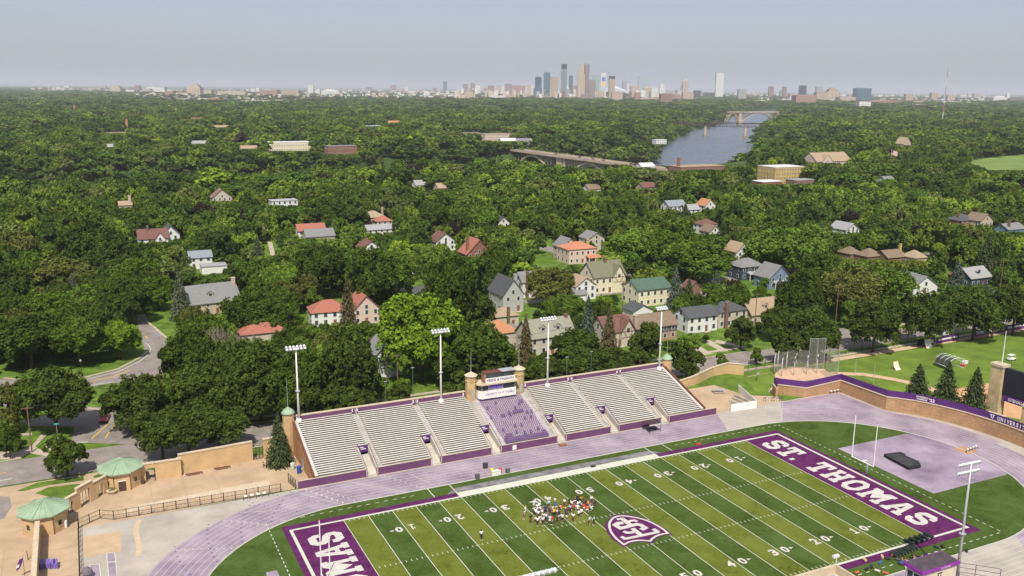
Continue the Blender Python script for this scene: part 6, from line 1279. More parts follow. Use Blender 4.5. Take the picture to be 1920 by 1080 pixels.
CW=dict(glass='glass clad',blue='dark blue glass',teal='teal',cream='cream striped',tan='tan',brown='brown',brickr='red brick',white='white',grey='grey',dark='black glass',mauve='mauve',pink='pinkish',green='pale green glass',violet='violet grey')
def cyl(mb,r,z0,z1,n=16): mb.lathe([(r,z0),(r,z1)],n)
CITY=[]
def tower(u0,u1,vt,vb,c,top='flat',tc=None,note=None,dark=None,dp=.8,name=None):
    u=(u0+u1)/2; x,y=G(u,vb); D=proj(x,y,0)[2]; w=(u1-u0)*D/FPX; h=max(5,(vb-vt)*D/FPX); nm=name or ('skyscraper' if h>110 else 'office_building')
    t=thing(nm,'x','skyscraper' if nm=='skyscraper' else 'building',(x,y,0),-YAW); m=FC[c]; d=w*dp
    mb=MB(); hb=h
    if top=='crown': hb=h*.86
    if top=='dome': hb=h*.86
    if top=='stepped': hb=h*.72
    if top=='round':
        mb.lathe([(w/2,0),(w/2,hb)],16,0,d/2); mb.build('shaft',m,t)
    else: mb.box(-w/2,w/2,0,d,0,hb); mb.build('shaft',m,t)
    tm2=FC[tc] if tc else m; mb=MB()
    if top=='crown': mb.box(-w/2*.98,w/2*.98,d*.02,d*.98,hb+.05,h); mb.build('crown',tm2,t); mb=MB(); mb.tube([(0,d/2,h),(0,d/2,h*1.06)],w*.04,4); mb.build('antenna',STEEL,t)
    elif top=='dome': mb.lathe([(w*.46,hb+.05),(w*.42,hb+(h-hb)*.5),(w*.22,hb+(h-hb)*.85),(w*.04,h)],14,0,d/2); mb.build('dome',tm2,t)
    elif top=='stepped': mb.box(-w*.36,w*.36,d*.12,d*.88,hb+.05,h*.9); mb.build('upper_tier',tm2,t); mb=MB(); mb.box(-w*.22,w*.22,d*.25,d*.75,h*.9+.05,h); mb.build('top_tier',tm2,t)
    elif top=='slant': mb.add([(-w/2,0,hb+.03),(w/2,0,hb+.03),(w/2,d,hb+.03),(-w/2,d,hb+.03),(-w/2,0,hb*1.03),(-w/2,d,hb*1.03)],[(0,1,4),(3,5,2),(0,4,5,3),(1,2,5,4)]); mb.build('slanted_top',tm2,t)
    else: mb.box(-w*.3,w*.22,d*.3,d*.7,hb+.05,hb+max(2,h*.035)); mb.build('rooftop_plant',FC['grey'],t)
    if note=='panels':
        for k,(cn,cc) in enumerate([('blue',(.12,.13,.55)),('yellow',(.75,.50,.12)),('sky',(.35,.50,.75)),('amber',(.75,.50,.12))]):
            mb=MB(); z=h*(.83-.2*k); mb.box(-w*.32,w*.36,-.6,-.1,z-h*.15,z); mb.build('coloured_panel',plain('panel_'+cn,cc),t)
    CITY.append([u,t,c,top,h,nm]); return t
def row(L): 
    for q in L: tower(*q[:5],**(q[5] if len(q)>5 else {}))
K=lambda **k:k
row([(88,91,157,163,'white'),(105,113,163,168,'white'),(120,130,161,166,'white'),(166,188,165,169,'tan'),(192,198,160,168,'pink'),(206,226,161,175,'cream',K(top='stepped')),(236,252,169,175,'white'),(253,262,160,170,'brown'),(266,282,167,173,'pink'),(274,292,163,172,'white',K(top='dome')),(290,309,164,175,'white'),(309,325,171,178,'brickr'),(330,352,174,180,'pink'),
(352,376,158,180,'cream',K(top='stepped')),(376,396,169,178,'cream'),(407,460,171,178,'cream'),(470,478,166,174,'white'),(480,486,165,174,'white'),(486,520,169,178,'brickr'),(524,560,169,178,'tan',K(tc='dark')),(578,588,160,178,'white'),(588,600,170,178,'white'),(600,636,168,178,'white',K(top='stepped')),(610,618,164,172,'pink'),
(240,310,189,194,'white'),(314,324,186,193,'pink'),(330,358,185,192,'tan'),(358,368,184,193,'blue'),(368,390,185,193,'white'),(390,412,184,193,'brickr'),(412,446,186,193,'tan'),(430,446,191,196,'white'),(452,500,189,197,'white'),(500,540,188,195,'pink'),(534,545,190,197,'brickr'),(580,612,188,193,'tan'),(660,724,188,193,'cream'),(508,524,202,208,'white'),
(686,697,164,172,'brown'),(732,742,160,171,'brown'),(748,756,166,173,'pink'),(759,766,163,173,'white'),(766,780,170,175,'white'),(794,806,171,181,'white',K(top='stepped')),(811,818,165,174,'brown'),(710,726,173,178,'tan'),(744,748,180,188,'white'),(772,790,192,197,'pink'),(803,812,180,186,'white')])
row([(831,838,153,173,'glass'),(868,877,158,175,'brown'),(882,890,156,176,'brown'),(891,901,161,177,'white',K(top='dome')),(905,915,165,176,'cream'),(915,926,161,178,'brown'),(931,940,161,177,'pink'),(861,888,175,186,'pink'),(938,946,163,176,'white'),(946,960,158,180,'mauve'),(960,985,161,178,'brickr'),(967,974,145,166,'glass',K(top='slant')),(962,966,152,166,'pink'),(974,977,150,166,'white'),(947,965,178,187,'pink'),
(988,996,160,181,'cream'),(996,1004,161,181,'white'),(1003,1015,145.5,183,'blue',K(top='crown',tc='dark')),(1019,1031,137,184,'glass',K(tc='green')),(1031,1046,146,184,'tan'),(1030,1043,162,181,'dark'),(1051.5,1062,122,186,'teal',K(top='crown',tc='dark')),(1050,1069,160,185,'grey',K(top='stepped',tc='white')),(1066,1073.5,143,184,'glass'),(1068,1076,161,183,'tan'),(1083,1096,122.5,186,'cream',K(top='stepped')),(1094,1104,122.5,186,'mauve',K(top='round')),(1083,1100,162,184,'pink'),(1076,1083,161,180,'brown'),
(1100,1116,151,185,'mauve'),(1111,1123,141.5,183,'green'),(1116,1122,157,176,'cream'),(1125.5,1136,138,184,'white',K(note='panels',dp=.5)),(1141,1152.5,143.5,184,'tan',K(top='crown',tc='dark')),(1142,1149,150,188,'tan'),(1147,1167,173,193,'pink'),(1167,1180,153,178,'violet'),(1175,1179,156,180,'white'),(1182,1198,162,183,'pink'),(1197,1217,144,174,'green'),(1207,1220,163,180,'cream',K(top='dome')),(1221,1234,165,184,'white'),(1236,1246,157,182,'white',K(top='stepped')),(1190,1201,174,194,'brickr'),(1238,1260,176,197,'brown'),
(1260,1276,178,191,'brickr'),(1253,1259.5,176,197,'cream'),(1276,1279,160,180,'brown'),(1279,1290,149,182,'pink',K(top='dome',tc='cream')),(1280,1300,174,190,'pink'),(1301,1314,170,184,'dark'),(1321,1346,174,182,'dark'),(1341,1355,138,184,'white',K(dp=.6)),(1384,1399,168,189,'grey',K(tc='green')),(1441,1450,163,184,'brown'),(1467,1474,164,185,'brown',K(top='slant')),(1462,1470,170,184,'grey'),(1480,1496,176,186,'pink'),
(1499,1511,161,186,'dark'),(1530,1542,163,183,'grey'),(1530,1552,173,190,'tan'),(1550,1574,165,190,'cream',K(top='stepped',tc='tan')),(1492,1530,179,195,'brickr'),(1574,1604,182,192,'pink'),(1605,1632,166,191,'glass',K(tc='grey')),(1587,1596,170,176,'white'),(1610,1632,191,206,'white'),(1632,1690,189,198,'brickr'),(1698,1712,177,191,'tan'),(1746,1757,174,188,'tan'),(1768,1776,179,190,'grey'),(1776,1790,179,191,'pink'),(1712,1732,190,197,'pink'),(1757,1820,191,196,'white'),(1800,1812,178,183,'white'),(1815,1826,177,183,'pink'),(1826,1838,176,184,'tan'),(1862,1888,180,191,'white',K(top='stepped')),(1887,1893,174,186,'white',K(top='dome')),(1690,1710,199,205,'white'),(1715,1740,196,203,'pink'),(1894,1918,186,191,'brown'),
(1395,1420,189,194,'tan'),(1345,1380,191,194,'brown'),(1420,1440,188,194,'white'),(1200,1235,184,191,'tan'),(1062,1090,181,187,'cream'),(1013,1030,181,186,'pink'),(1035,1050,183,188,'white'),(1068,1085,176,184,'tan'),(920,945,180,188,'white'),(840,860,178,184,'white'),(1018,1032,168,184,'white'),(1090,1112,177,190,'mauve'),(1118,1130,170,186,'cream'),(1000,1016,165,183,'glass')])
CITY.sort(key=lambda q:q[0]); seen={}; TW=dict(flat='flat topped',crown='crowned',dome='domed',stepped='stepped',slant='slant topped',round='rounded')
tot={}
for u,t,c,top,h,nm in CITY:
    n=f"{CW[c]} {TW[top]} {'tower' if nm=='skyscraper' else ('mid rise block' if h>40 else 'low building')}"; k=seen.get(n,0); seen[n]=k+1; t['_n']=n; t['_k']=k
for u,t,*_ in CITY:
    t['label']=f"{t['_n']} on the distant skyline, {ordn(t['_k'])} of its look from the left" if seen[t['_n']]>1 else f"{t['_n']} on the distant skyline, the only one of its look"
    if seen[t['_n']]>1: t['group']=t['_n']+'s on the skyline'
    del t['_n'],t['_k']
# the angular white stadium roof in front of downtown
x,y=G(1158,184); D=proj(x,y,0)[2]; k=D/FPX; t=thing('angular_stadium','angular white and dark glass stadium at the foot of the downtown towers','stadium',(x,y,0),-YAW)
mb=MB(); mb.add([(-30*k,0,0),(25*k,0,0),(25*k,60,0),(-30*k,60,0),(-30*k,0,14*k),(-18*k,0,18*k),(-8*k,0,19*k),(24*k,0,12*k),(-30*k,60,14*k),(-8*k,60,24*k),(24*k,60,12*k)],[(0,1,7,6,5,4),(1,2,10,7),(3,8,9,10,2),(0,4,8,3),(4,5,6,9,8),(6,7,10,9)]); mb.build('shell',mat('stadium_white',(.55,.58,.62),.5,.05,.01),t)
mb=MB(); mb.add([(-28*k,-2,1*k),(-9*k,-2,1*k),(-9*k,-2,14*k),(-28*k,-2,10*k)],[(0,1,2,3)]); mb.add([(6*k,-2,1*k),(24*k,-2,1*k),(24*k,-2,7*k),(6*k,-2,12*k)],[(0,1,2,3)]); mb.build('glass_wall',FC['dark'],t)
# unnumbered low roofs of the districts around it
r_=random.Random(11); mb=MB(); cm=[MATS['siding_white'],MATS['siding_pink'],MATS['siding_tan'],MATS['brick_brick'],MATS['siding_grey']]
def inpar(u,v):
    return (845<u<1300 and 181<v<187) or (1420<u<1870 and 186<v<193) or (240<u<620 and 177<v<193) or (560<u<900 and 171<v<190) or (60<u<1900 and 166+u*.0075<v<172+u*.0075)
cnt_=0
while cnt_<1700:
    u=r_.uniform(0,1920); v=r_.uniform(166,206)
    if not inpar(u,v): continue
    x,y=G(u,v); D=proj(x,y,0)[2]; w=r_.uniform(2,8)*D/FPX*.8; h=(r_.uniform(4,15) if 850<u<1300 and r_.random()<.7 else r_.uniform(1.6,4.6))*D/FPX; mb.cm=r_.choice([0,0,0,1,1,2,2,3,4]); c,s=math.cos(-YAW),math.sin(-YAW); n=len(mb.v); mb.box(-w/2,w/2,0,w*.6,0,min(h,75 if 850<u<1300 else 40)); mb.v[n:]=[(x+a*c-b2*s,y+a*s+b2*c,z) for a,b2,z in mb.v[n:]]; cnt_+=1
o=mb.build('distant_rooftops',cm); tag(o,'mass of low pale rooftops spread around the distant skyline','rooftops',kind='stuff')
for u,v,h,lb in [(611,198,16,'construction crane beside the distant white campus'),(112,172,0,''),(500,195,0,'')]:
    if h:
        x,y=G(505,196); D=proj(x,y,0)[2]; k=D/FPX; t=thing('tower_crane','thin tower crane above the distant building site at upper left','crane',(x,y,0),-YAW); mb=MB(); mb.tube([(0,0,0),(0,0,26*k)],.35*k,4); mb.build('mast',mat('crane_red',(.45,.2,.12),.7),t); mb=MB(); mb.tube([(-4*k,0,23*k),(12*k,0,24*k)],.3*k,4); mb.build('jib',MATS['crane_red'],t)
for u,vt,vb,lb in [(126,184,196,'green transmission pylon in the far left forest'),(197,186,196,'grey transmission pylon right of the green one in the far left forest'),(26,187,196,'pale pylon at the far left edge of the forest'),(491,246,270,'tall green field light mast left of the long cream school, right of two'),(475,246,268,'tall green field light mast left of the long cream school, left of two'),(575,246,268,'light mast just right of the long cream school'),(763,176,194,'white monopole on the far plain left of downtown'),(663,177,188,'white crane like mast on the far plain')]:
    x,y=G(u,vb); D=proj(x,y,0)[2]; h=(vb-vt)*D/FPX; t=thing('lattice_mast',lb,'mast',(x,y,0),-YAW); w=.5*D/FPX; mb=MB(); mb.tube([(0,0,0),(0,0,h)],w,4,w*.6); mb.build('mast_shaft',mat('mast_green',(.22,.30,.25),.7),t); mb=MB(); mb.box(-w*4,w*4,-w*.5,w*.5,h-w,h); mb.build('mast_arm',MATS['mast_green'],t)
for u,v,lb in [(90,161,'white water tower low on the left horizon'),(1006,0,'')][:1]:
    x,y=G(u,163.2); D=proj(x,y,0)[2]; k=D/FPX; t=thing('water_tower',lb,'water tower',(x,y,0)); mb=MB(); mb.tube([(0,0,0),(0,0,3*k)],.6*k,6); mb.build('stem',WHITE,t); mb=MB(); mb.lathe([(.6*k,3*k),(2*k,4*k),(2*k,5*k),(.5*k,6*k)],10); mb.build('tank',WHITE,t)
# ================================================================ trees
def leafmat(name,stuff):
    m=bpy.data.materials.new(name); t,b=nodes(m); L=t.links.new; out=t.nodes['Material Output']
    oi=t.nodes.new('ShaderNodeObjectInfo'); at=t.nodes.new('ShaderNodeAttribute'); at.attribute_name='lv'
    if stuff:
        rp=t.nodes.new('ShaderNodeValToRGB'); cr=rp.color_ramp; cr.interpolation='CONSTANT'
        cols=[(0,(0.060,0.102,0.017)),(.16,(0.083,0.133,0.019)),(.32,(0.105,0.153,0.023)),(.46,(0.069,0.113,0.021)),(.60,(0.125,0.171,0.026)),(.72,(0.049,0.077,0.015)),(.82,(0.150,0.209,0.027)),(.90,(0.131,0.160,0.044)),(.96,(0.182,0.254,0.026)),(.985,(0.038,0.032,0.023))]
        cr.elements[0].position=0; cr.elements[0].color=(*cols[0][1],1); cr.elements[1].position=cols[1][0]; cr.elements[1].color=(*cols[1][1],1)
        for p,c in cols[2:]: e=cr.elements.new(p); e.color=(*c,1)
        L(oi.outputs['Random'],rp.inputs[0]); base=rp.outputs[0]
        ge=t.nodes.new('ShaderNodeNewGeometry'); no=t.nodes.new('ShaderNodeTexNoise'); no.inputs['Scale'].default_value=.006; no.inputs['Detail'].default_value=3; L(ge.outputs['Position'],no.inputs[0])
        mr=t.nodes.new('ShaderNodeMapRange'); mr.inputs[1].default_value=.3; mr.inputs[2].default_value=.7; mr.inputs[3].default_value=.75; mr.inputs[4].default_value=1.5; L(no.outputs[0],mr.inputs[0])
        sc=t.nodes.new('ShaderNodeVectorMath'); sc.operation='SCALE'; L(base,sc.inputs[0]); L(mr.outputs[0],sc.inputs['Scale']); base=sc.outputs[0]
    else: base=oi.outputs['Color']
    mp=t.nodes.new('ShaderNodeMapRange'); mp.inputs[3].default_value=.48; mp.inputs[4].default_value=1.58; L(at.outputs['Fac'],mp.inputs[0])
    mx=t.nodes.new('ShaderNodeVectorMath'); mx.operation='SCALE'; L(base,mx.inputs[0]); L(mp.outputs[0],mx.inputs['Scale'])
    L(mx.outputs[0],b.inputs['Base Color']); b.inputs['Roughness'].default_value=.85; b.inputs['Specular IOR Level'].default_value=.04
    tr=t.nodes.new('ShaderNodeBsdfTranslucent'); mc=t.nodes.new('ShaderNodeVectorMath'); mc.operation='MULTIPLY'; mc.inputs[1].default_value=(1.25,1.35,.6); L(mx.outputs[0],mc.inputs[0]); L(mc.outputs[0],tr.inputs[0])
    ms=t.nodes.new('ShaderNodeMixShader'); ms.inputs[0].default_value=.22; L(b.outputs[0],ms.inputs[1]); L(tr.outputs[0],ms.inputs[2]); L(ms.outputs[0],out.inputs[0])
    return m
LEAF=leafmat('foliage',False); LEAFS=leafmat('forest_foliage',True); BARK=mat('bark',(.10,.075,.055),.95,.3,2)
def crown_mesh(name,seed,lobes,clumps,leaves,ls,rx=.5,rz=.42,zc=.58,shape='round',drop=.0,mats=None):
    "leaf quads on clumps sitting on lobes; unit crown one wide and one high"
    r=np.random.default_rng(seed); C=[]
    lc=[]
    for i in range(lobes):
        a=2*math.pi*(i+r.uniform(-.35,.35))/max(1,lobes-1); k=r.uniform(.22,.34) if i else 0; zz=zc+(r.uniform(-.23,.13) if i else .14)
        if shape=='spread': zz=zc+r.uniform(-.10,.12)
        if shape=='oval': k*=.75; zz=zc+r.uniform(-.26,.24)
        lc.append((k*math.cos(a),k*math.sin(a),zz,r.uniform(.17,.25)))
    for i in range(clumps):
        x,y,z,q=lc[r.integers(lobes)]; d=r.normal(size=3); d/=np.linalg.norm(d)
        if d[2]<-.35: d[2]*=-.6
        p=np.array([x,y,z])+d*q*np.array([1,1,rz/rx])*r.uniform(.55,1.08)
        C.append((p,d,r.uniform(.05,.095),r.uniform(0,1)))
    Q=np.array([c[0] for c in C]); lo,hi=Q[:,2].min(),Q[:,2].max(); base={'spread':.40,'oval':.22}.get(shape,.25); Q[:,2]=base+(Q[:,2]-lo)/(hi-lo)*(.93-base); Q[:,:2]*=.43/np.percentile(np.abs(Q[:,:2]),99)
    f=np.clip((Q[:,2]-base)/(.93-base),0,1); rr=np.hypot(Q[:,0],Q[:,1]); lim=.45*np.sqrt(np.clip(1-((f-.42)/.66)**2,.05,1)); k=np.minimum(1,lim/np.maximum(rr,1e-6)*1.04); Q[:,0]*=k; Q[:,1]*=k
    n=clumps*leaves; cen=np.repeat(Q,leaves,0); out=np.repeat(np.array([c[1] for c in C]),leaves,0); cr=np.repeat(np.array([c[2] for c in C]),leaves); cv=np.repeat(np.array([c[3] for c in C]),leaves)
    d=r.normal(size=(n,3)); d/=np.linalg.norm(d,axis=1)[:,None]; d=d+out*.55; d/=np.linalg.norm(d,axis=1)[:,None]
    pos=cen+d*cr[:,None]*r.uniform(.5,1.05,size=(n,1))
    nr=d*.75+r.normal(size=(n,3))*.45+np.array([0,0,.35]); nr/=np.linalg.norm(nr,axis=1)[:,None]
    t=np.cross(nr,r.normal(size=(n,3))); t/=np.linalg.norm(t,axis=1)[:,None]; bt=np.cross(nr,t)
    s=ls*r.uniform(.6,1.25,size=(n,1)); s2=s*r.uniform(.6,1.0,size=(n,1))
    V=np.stack([pos-t*s-bt*s2*.3,pos+t*s*.2-bt*s2,pos+t*s+bt*s2*.3,pos-t*s*.2+bt*s2],1).reshape(-1,3)
    return quadmesh(name,V,np.repeat(np.clip(cv*.75+r.uniform(0,.25,n),0,1),4),mats)
def conifer_mesh(name,seed,levels,branches,per,ls,mats=None):
    r=np.random.default_rng(seed); V=[];A=[]
    for i in range(levels):
        f=i/(levels-1); z=.06+.92*f; R0=.5*(1-f)**.8*r.uniform(.85,1.1)+.012
        for j in range(max(4,int(branches*(1-f*.7)))):
            a=r.uniform(0,2*math.pi); rr=R0*r.uniform(.65,1.08); v=r.uniform(0,1)
            for k in range(per):
                q=(k+1)/per; p=np.array([math.cos(a)*rr*q,math.sin(a)*rr*q,z-.055*q*(1-f)+r.uniform(-.008,.008)]); nn=np.array([math.cos(a)*.35,math.sin(a)*.35,.9])+r.normal(size=3)*.35; nn/=np.linalg.norm(nn)
                t=np.cross(nn,np.array([-math.sin(a),math.cos(a),0])+r.normal(size=3)*.3); t/=np.linalg.norm(t); b=np.cross(nn,t); s=ls*r.uniform(.8,1.5)*(1.1-.4*f)
                V+=[p-t*s-b*s*.5,p+t*s*.1-b*s*.8,p+t*s+b*s*.3,p-t*s*.2+b*s*.8]; A+=[v*.8+r.uniform(0,.2)]*4
    return quadmesh(name,np.array(V),np.array(A),mats)
def quadmesh(name,V,A,mats):
    me=bpy.data.meshes.new(name); n=len(V)//4; me.vertices.add(len(V)); me.vertices.foreach_set('co',V.astype(np.float32).ravel()); me.loops.add(4*n); me.loops.foreach_set('vertex_index',np.arange(4*n,dtype=np.int32)); me.polygons.add(n); me.polygons.foreach_set('loop_start',np.arange(0,4*n,4,dtype=np.int32))
    at=me.attributes.new('lv','FLOAT','POINT'); at.data.foreach_set('value',A.astype(np.float32)); me.update(calc_edges=True)
    for m in (mats or [LEAF]): me.materials.append(m)
    return me
def trunk_mesh(name,seed,con=False):
    r=random.Random(seed); mb=MB()
    if con: mb.tube([(0,0,0),(0,0,.5),(0,0,.93)],.028,6,.006)
    else:
        mb.tube([(0,0,0),(.005,0,.2),(0,.01,.42)],.040,7,.026)
        for k in range(5):
            a=k*1.257+r.uniform(-.4,.4); z0=.25+.05*k*.6; l=r.uniform(.18,.30); p1=(math.cos(a)*l*.5,math.sin(a)*l*.5,z0+.14); p2=(math.cos(a)*l,math.sin(a)*l,z0+.32); mb.tube([(0,0,z0),p1,p2],.020,5,.006)
    me=bpy.data.meshes.new(name); me.from_pydata(mb.v,[],mb.f); me.materials.append(BARK); me.polygons.foreach_set('use_smooth',[True]*len(me.polygons)); return me
def protos(tagn,mats,q):
    c,l,s,cc,cb=q
    P=[crown_mesh(tagn+'_a',1,8,c,l,s,mats=mats),crown_mesh(tagn+'_b',2,10,c,l,s,mats=mats),crown_mesh(tagn+'_c',3,7,c,l,s,rz=.40,zc=.60,mats=mats),crown_mesh(tagn+'_d',4,9,c,l,s,shape='spread',rz=.34,zc=.62,mats=mats),crown_mesh(tagn+'_e',5,9,c,l,s,shape='oval',rz=.36,zc=.58,mats=mats),crown_mesh(tagn+'_f',6,12,int(c*1.15),l,s*.95,mats=mats),
       conifer_mesh(tagn+'_g',7,cc,cb,5,s*.85,mats),conifer_mesh(tagn+'_h',8,cc,cb,5,s*.9,mats)]
    return P
NEAR=protos('crown',[LEAF],(230,36,.030,46,44)); HERO=[crown_mesh('crown_big_a',21,16,560,36,.0225,mats=[LEAF]),crown_mesh('crown_big_b',22,14,560,36,.0225,mats=[LEAF]),crown_mesh('crown_big_c',23,14,520,36,.0225,shape='spread',rz=.34,zc=.62,mats=[LEAF])]
TRK=[trunk_mesh('trunk_a',1),trunk_mesh('trunk_b',2)]; TRC=trunk_mesh('trunk_c',3,True)
TC=dict(dark=((.062,.090,.017),'dark green'),deep=((.060,.092,.015),'deep green'),mid=((.084,.135,.018),'mid green'),olive=((.110,.125,.030),'olive green'),light=((.120,.190,.026),'light green'),bright=((.140,.220,.020),'bright yellow green'),grey=((.105,.125,.070),'grey green'),purple=((.034,.022,.024),'dark purple'),spruce=((.070,.095,.038),'dark spruce green'),blue=((.100,.125,.095),'blue green'),brown=((.13,.115,.055),'brownish'))
TREES=[]
def plant(x,y,h,w,kind,col,label=None,grp=None,z=None,hero=None):
    con=kind in('spruce','cone'); name='spruce_tree' if con else ('shrub' if h<4.2 else 'deciduous_tree'); zz=H(x,y) if z is None else z
    t=thing(name,label or 'x','conifer' if con else ('shrub' if h<4.2 else 'tree'),(x,y,zz),R.uniform(0,6.28)); c=TC[col][0]; j=R.uniform(.88,1.12)
    if con: me=NEAR[6+(R.random()<.5)]; tr=TRC
    else:
        me={'round':NEAR[R.choice([0,1,2,5])],'spread':NEAR[3],'oval':NEAR[4]}[kind]; tr=R.choice(TRK)
        if w>10.5 or hero: me=HERO[2] if kind=='spread' else HERO[R.random()<.5]
    o=bpy.data.objects.new('crown',me); COL.objects.link(o); o.parent=t; o.color=(*[q*j for q in c],1)
    # the unit crown spans .16 to 1 in height: stretch so that its top meets h
    o.scale=(w,w,h); k=bpy.data.objects.new('trunk',tr); COL.objects.link(k); k.parent=t; k.scale=(w*.8,w*.8,h)
    TREES.append([x,y,h,w,kind,col,t,label]); return t
def T(u,vb,vt,wp,kind,col,label=None):
    "u, foot pixel row, top pixel row, crown width in pixels"
    x,y=G(u,vb,0); q=proj(x,y,0); D=q[2]; w=wp*D/FPX*1.06
    lo,hi=1,45
    for _ in range(30):
        m=(lo+hi)/2
        if proj(x,y,m)[1]>vt: lo=m
        else: hi=m
    return plant(x,y,lo*1.0,w,kind,col,label)
HAND=[(127,893,815,72,'round','dark'),(108,812,684,126,'round','dark'),(36,808,716,66,'round','olive'),(254,812,702,106,'round','dark'),(306,868,764,98,'spread','dark'),(356,860,756,112,'spread','dark'),(412,846,762,104,'spread','dark'),
(20,860,800,44,'round','deep'),(12,842,792,50,'round','mid'),(385,790,680,110,'round','dark'),(356,748,612,92,'round','deep'),(490,790,645,120,'round','dark'),(445,800,735,70,'round','dark'),(365,800,735,60,'round','dark'),(560,790,655,100,'round','deep'),(600,775,690,80,'round','mid'),
(658,768,606,112,'round','dark'),(680,790,728,60,'round','dark'),(640,790,720,70,'round','dark'),(590,800,718,64,'round','dark'),(790,714,546,148,'round','bright'),(745,770,720,60,'round','dark'),(862,752,700,70,'round','dark'),(905,725,600,130,'round','deep'),(850,725,640,80,'round','deep'),(1000,730,672,62,'round','dark'),
(940,745,690,80,'round','dark'),(1090,708,650,90,'round','dark'),(1150,706,650,80,'round','dark'),(1040,722,672,70,'round','dark'),(1195,700,652,60,'round','dark'),(1208,683,600,58,'round','dark'),(1078,690,612,86,'round','deep'),
(1287,710,641,62,'round','dark'),(1290,668,623,46,'round','light'),(1388,655,590,56,'round','dark'),(1352,693,663,25,'oval','mid'),(1418,685,652,25,'oval','mid'),(1462,640,572,74,'round','dark'),(1474,682,612,60,'round','dark'),(1520,640,568,74,'round','dark'),(1534,680,598,72,'round','dark'),
(1637,661,563,90,'round','dark'),(1733,650,543,88,'round','dark'),(1823,638,536,98,'round','dark'),(1898,628,535,76,'round','dark'),(1590,617,562,34,'oval','light'),(524,872,775,52,'cone','spruce'),
(1718,757,682,56,'spruce','spruce'),(1770,772,677,62,'spruce','spruce'),(1823,784,688,60,'spruce','spruce'),
(225,674,598,74,'round','bright'),(150,686,590,100,'round','mid'),(60,690,585,120,'round','deep'),(185,640,560,80,'round','deep'),(110,640,545,90,'round','mid'),(20,650,560,80,'round','deep'),
(1100,688,552,48,'spruce','blue'),(1140,694,572,46,'spruce','brown'),(985,716,588,46,'spruce','brown'),(1265,580,498,36,'spruce','blue'),(1290,580,520,30,'spruce','spruce'),(655,668,520,56,'cone','brown'),(340,600,505,40,'spruce','grey'),(1345,505,488,22,'spruce','blue'),(1342,545,505,24,'spruce','blue'),(1790,560,488,46,'spruce','blue'),(1845,520,438,44,'spruce','spruce'),
(485,520,440,34,'spruce','grey'),(1131,458,412,22,'spruce','brown'),(1284,420,380,26,'spruce','spruce'),(693,690,630,34,'spruce','brown'),
(882,628,540,86,'round','dark'),(1033,575,500,86,'round','olive'),(1055,600,552,78,'round','mid'),(1190,500,428,96,'round','light'),(1243,506,432,90,'round','mid'),(1310,530,448,110,'round','mid'),(1455,512,425,120,'round','light'),(1505,520,420,90,'round','light'),
(925,560,455,60,'round','deep'),(845,640,470,90,'round','deep'),(700,590,460,90,'round','deep'),(735,560,470,88,'round','mid'),(600,560,455,90,'round','deep'),(815,600,520,60,'round','deep'),(760,620,545,50,'round','mid'),
(1490,628,505,84,'round','deep'),(1590,600,500,110,'spread','olive'),(1650,590,490,110,'spread','mid'),(1540,560,470,80,'round','deep'),(1340,605,545,50,'oval','mid'),(1375,600,530,56,'round','mid'),(1335,580,530,44,'round','mid'),
(500,640,560,90,'round','deep'),(460,640,545,80,'round','deep'),(370,640,570,52,'round','olive'),(520,610,540,80,'round','mid'),(548,690,610,70,'round','deep'),(612,700,622,70,'round','olive'),
(165,520,410,100,'round','deep'),(200,520,425,90,'round','deep'),(225,540,445,80,'round','dark'),(70,560,470,90,'round','mid'),(120,560,480,110,'round','olive'),(30,520,430,80,'round','olive'),(270,560,480,70,'round','mid'),(400,475,420,80,'round','light'),(430,480,425,60,'round','dark'),
(820,450,378,60,'round','deep'),(905,450,385,60,'round','light'),(850,455,415,30,'round','purple'),(620,430,370,80,'round','deep'),(655,430,385,70,'round','deep'),(1660,372,334,38,'round','bright'),(1260,388,362,22,'round','purple'),(1570,378,340,34,'round','purple'),(1650,370,345,44,'round','purple'),(620,500,450,30,'round','purple'),(330,420,385,44,'round','purple'),(905,512,476,38,'round','light'),(930,520,480,44,'round','mid'),
(1430,560,520,22,'oval','mid'),(1420,560,540,20,'round','mid'),(1440,570,550,18,'round','mid')]
for q in HAND: T(*q)
# the bare grey tree left of the grandstand
def bare(u,vb,h,label):
    x,y=G(u,vb); t=thing('bare_tree',label,'tree',(x,y,0)); r=random.Random(4); mb=MB(); mb.tube([(0,0,0),(0,0,h*.25)],.3,6,.22)
    def br(p,d,l,rad_,k):
        q=p+d*l; mb.tube([p,p.lerp(q,.5)+Vector((r.uniform(-.15,.15),)*3)*l*.3,q],rad_,4,rad_*.6,cap=False)
        if k:
            for _ in range(3): dd=(d+Vector((r.uniform(-.8,.8),r.uniform(-.8,.8),r.uniform(-.2,.6)))).normalized(); br(q,dd,l*.72,rad_*.55,k-1)
    for _ in range(5): br(Vector((0,0,h*.25)),Vector((r.uniform(-.9,.9),r.uniform(-.9,.9),.8)).normalized(),h*.22,.15,4)
    mb.build('branches',mat('bleached_wood',(.34,.28,.21),.9,.2,1),t)
bare(428,722,19,'dead tree with bare pale branches among the dark trees left of the grandstand')
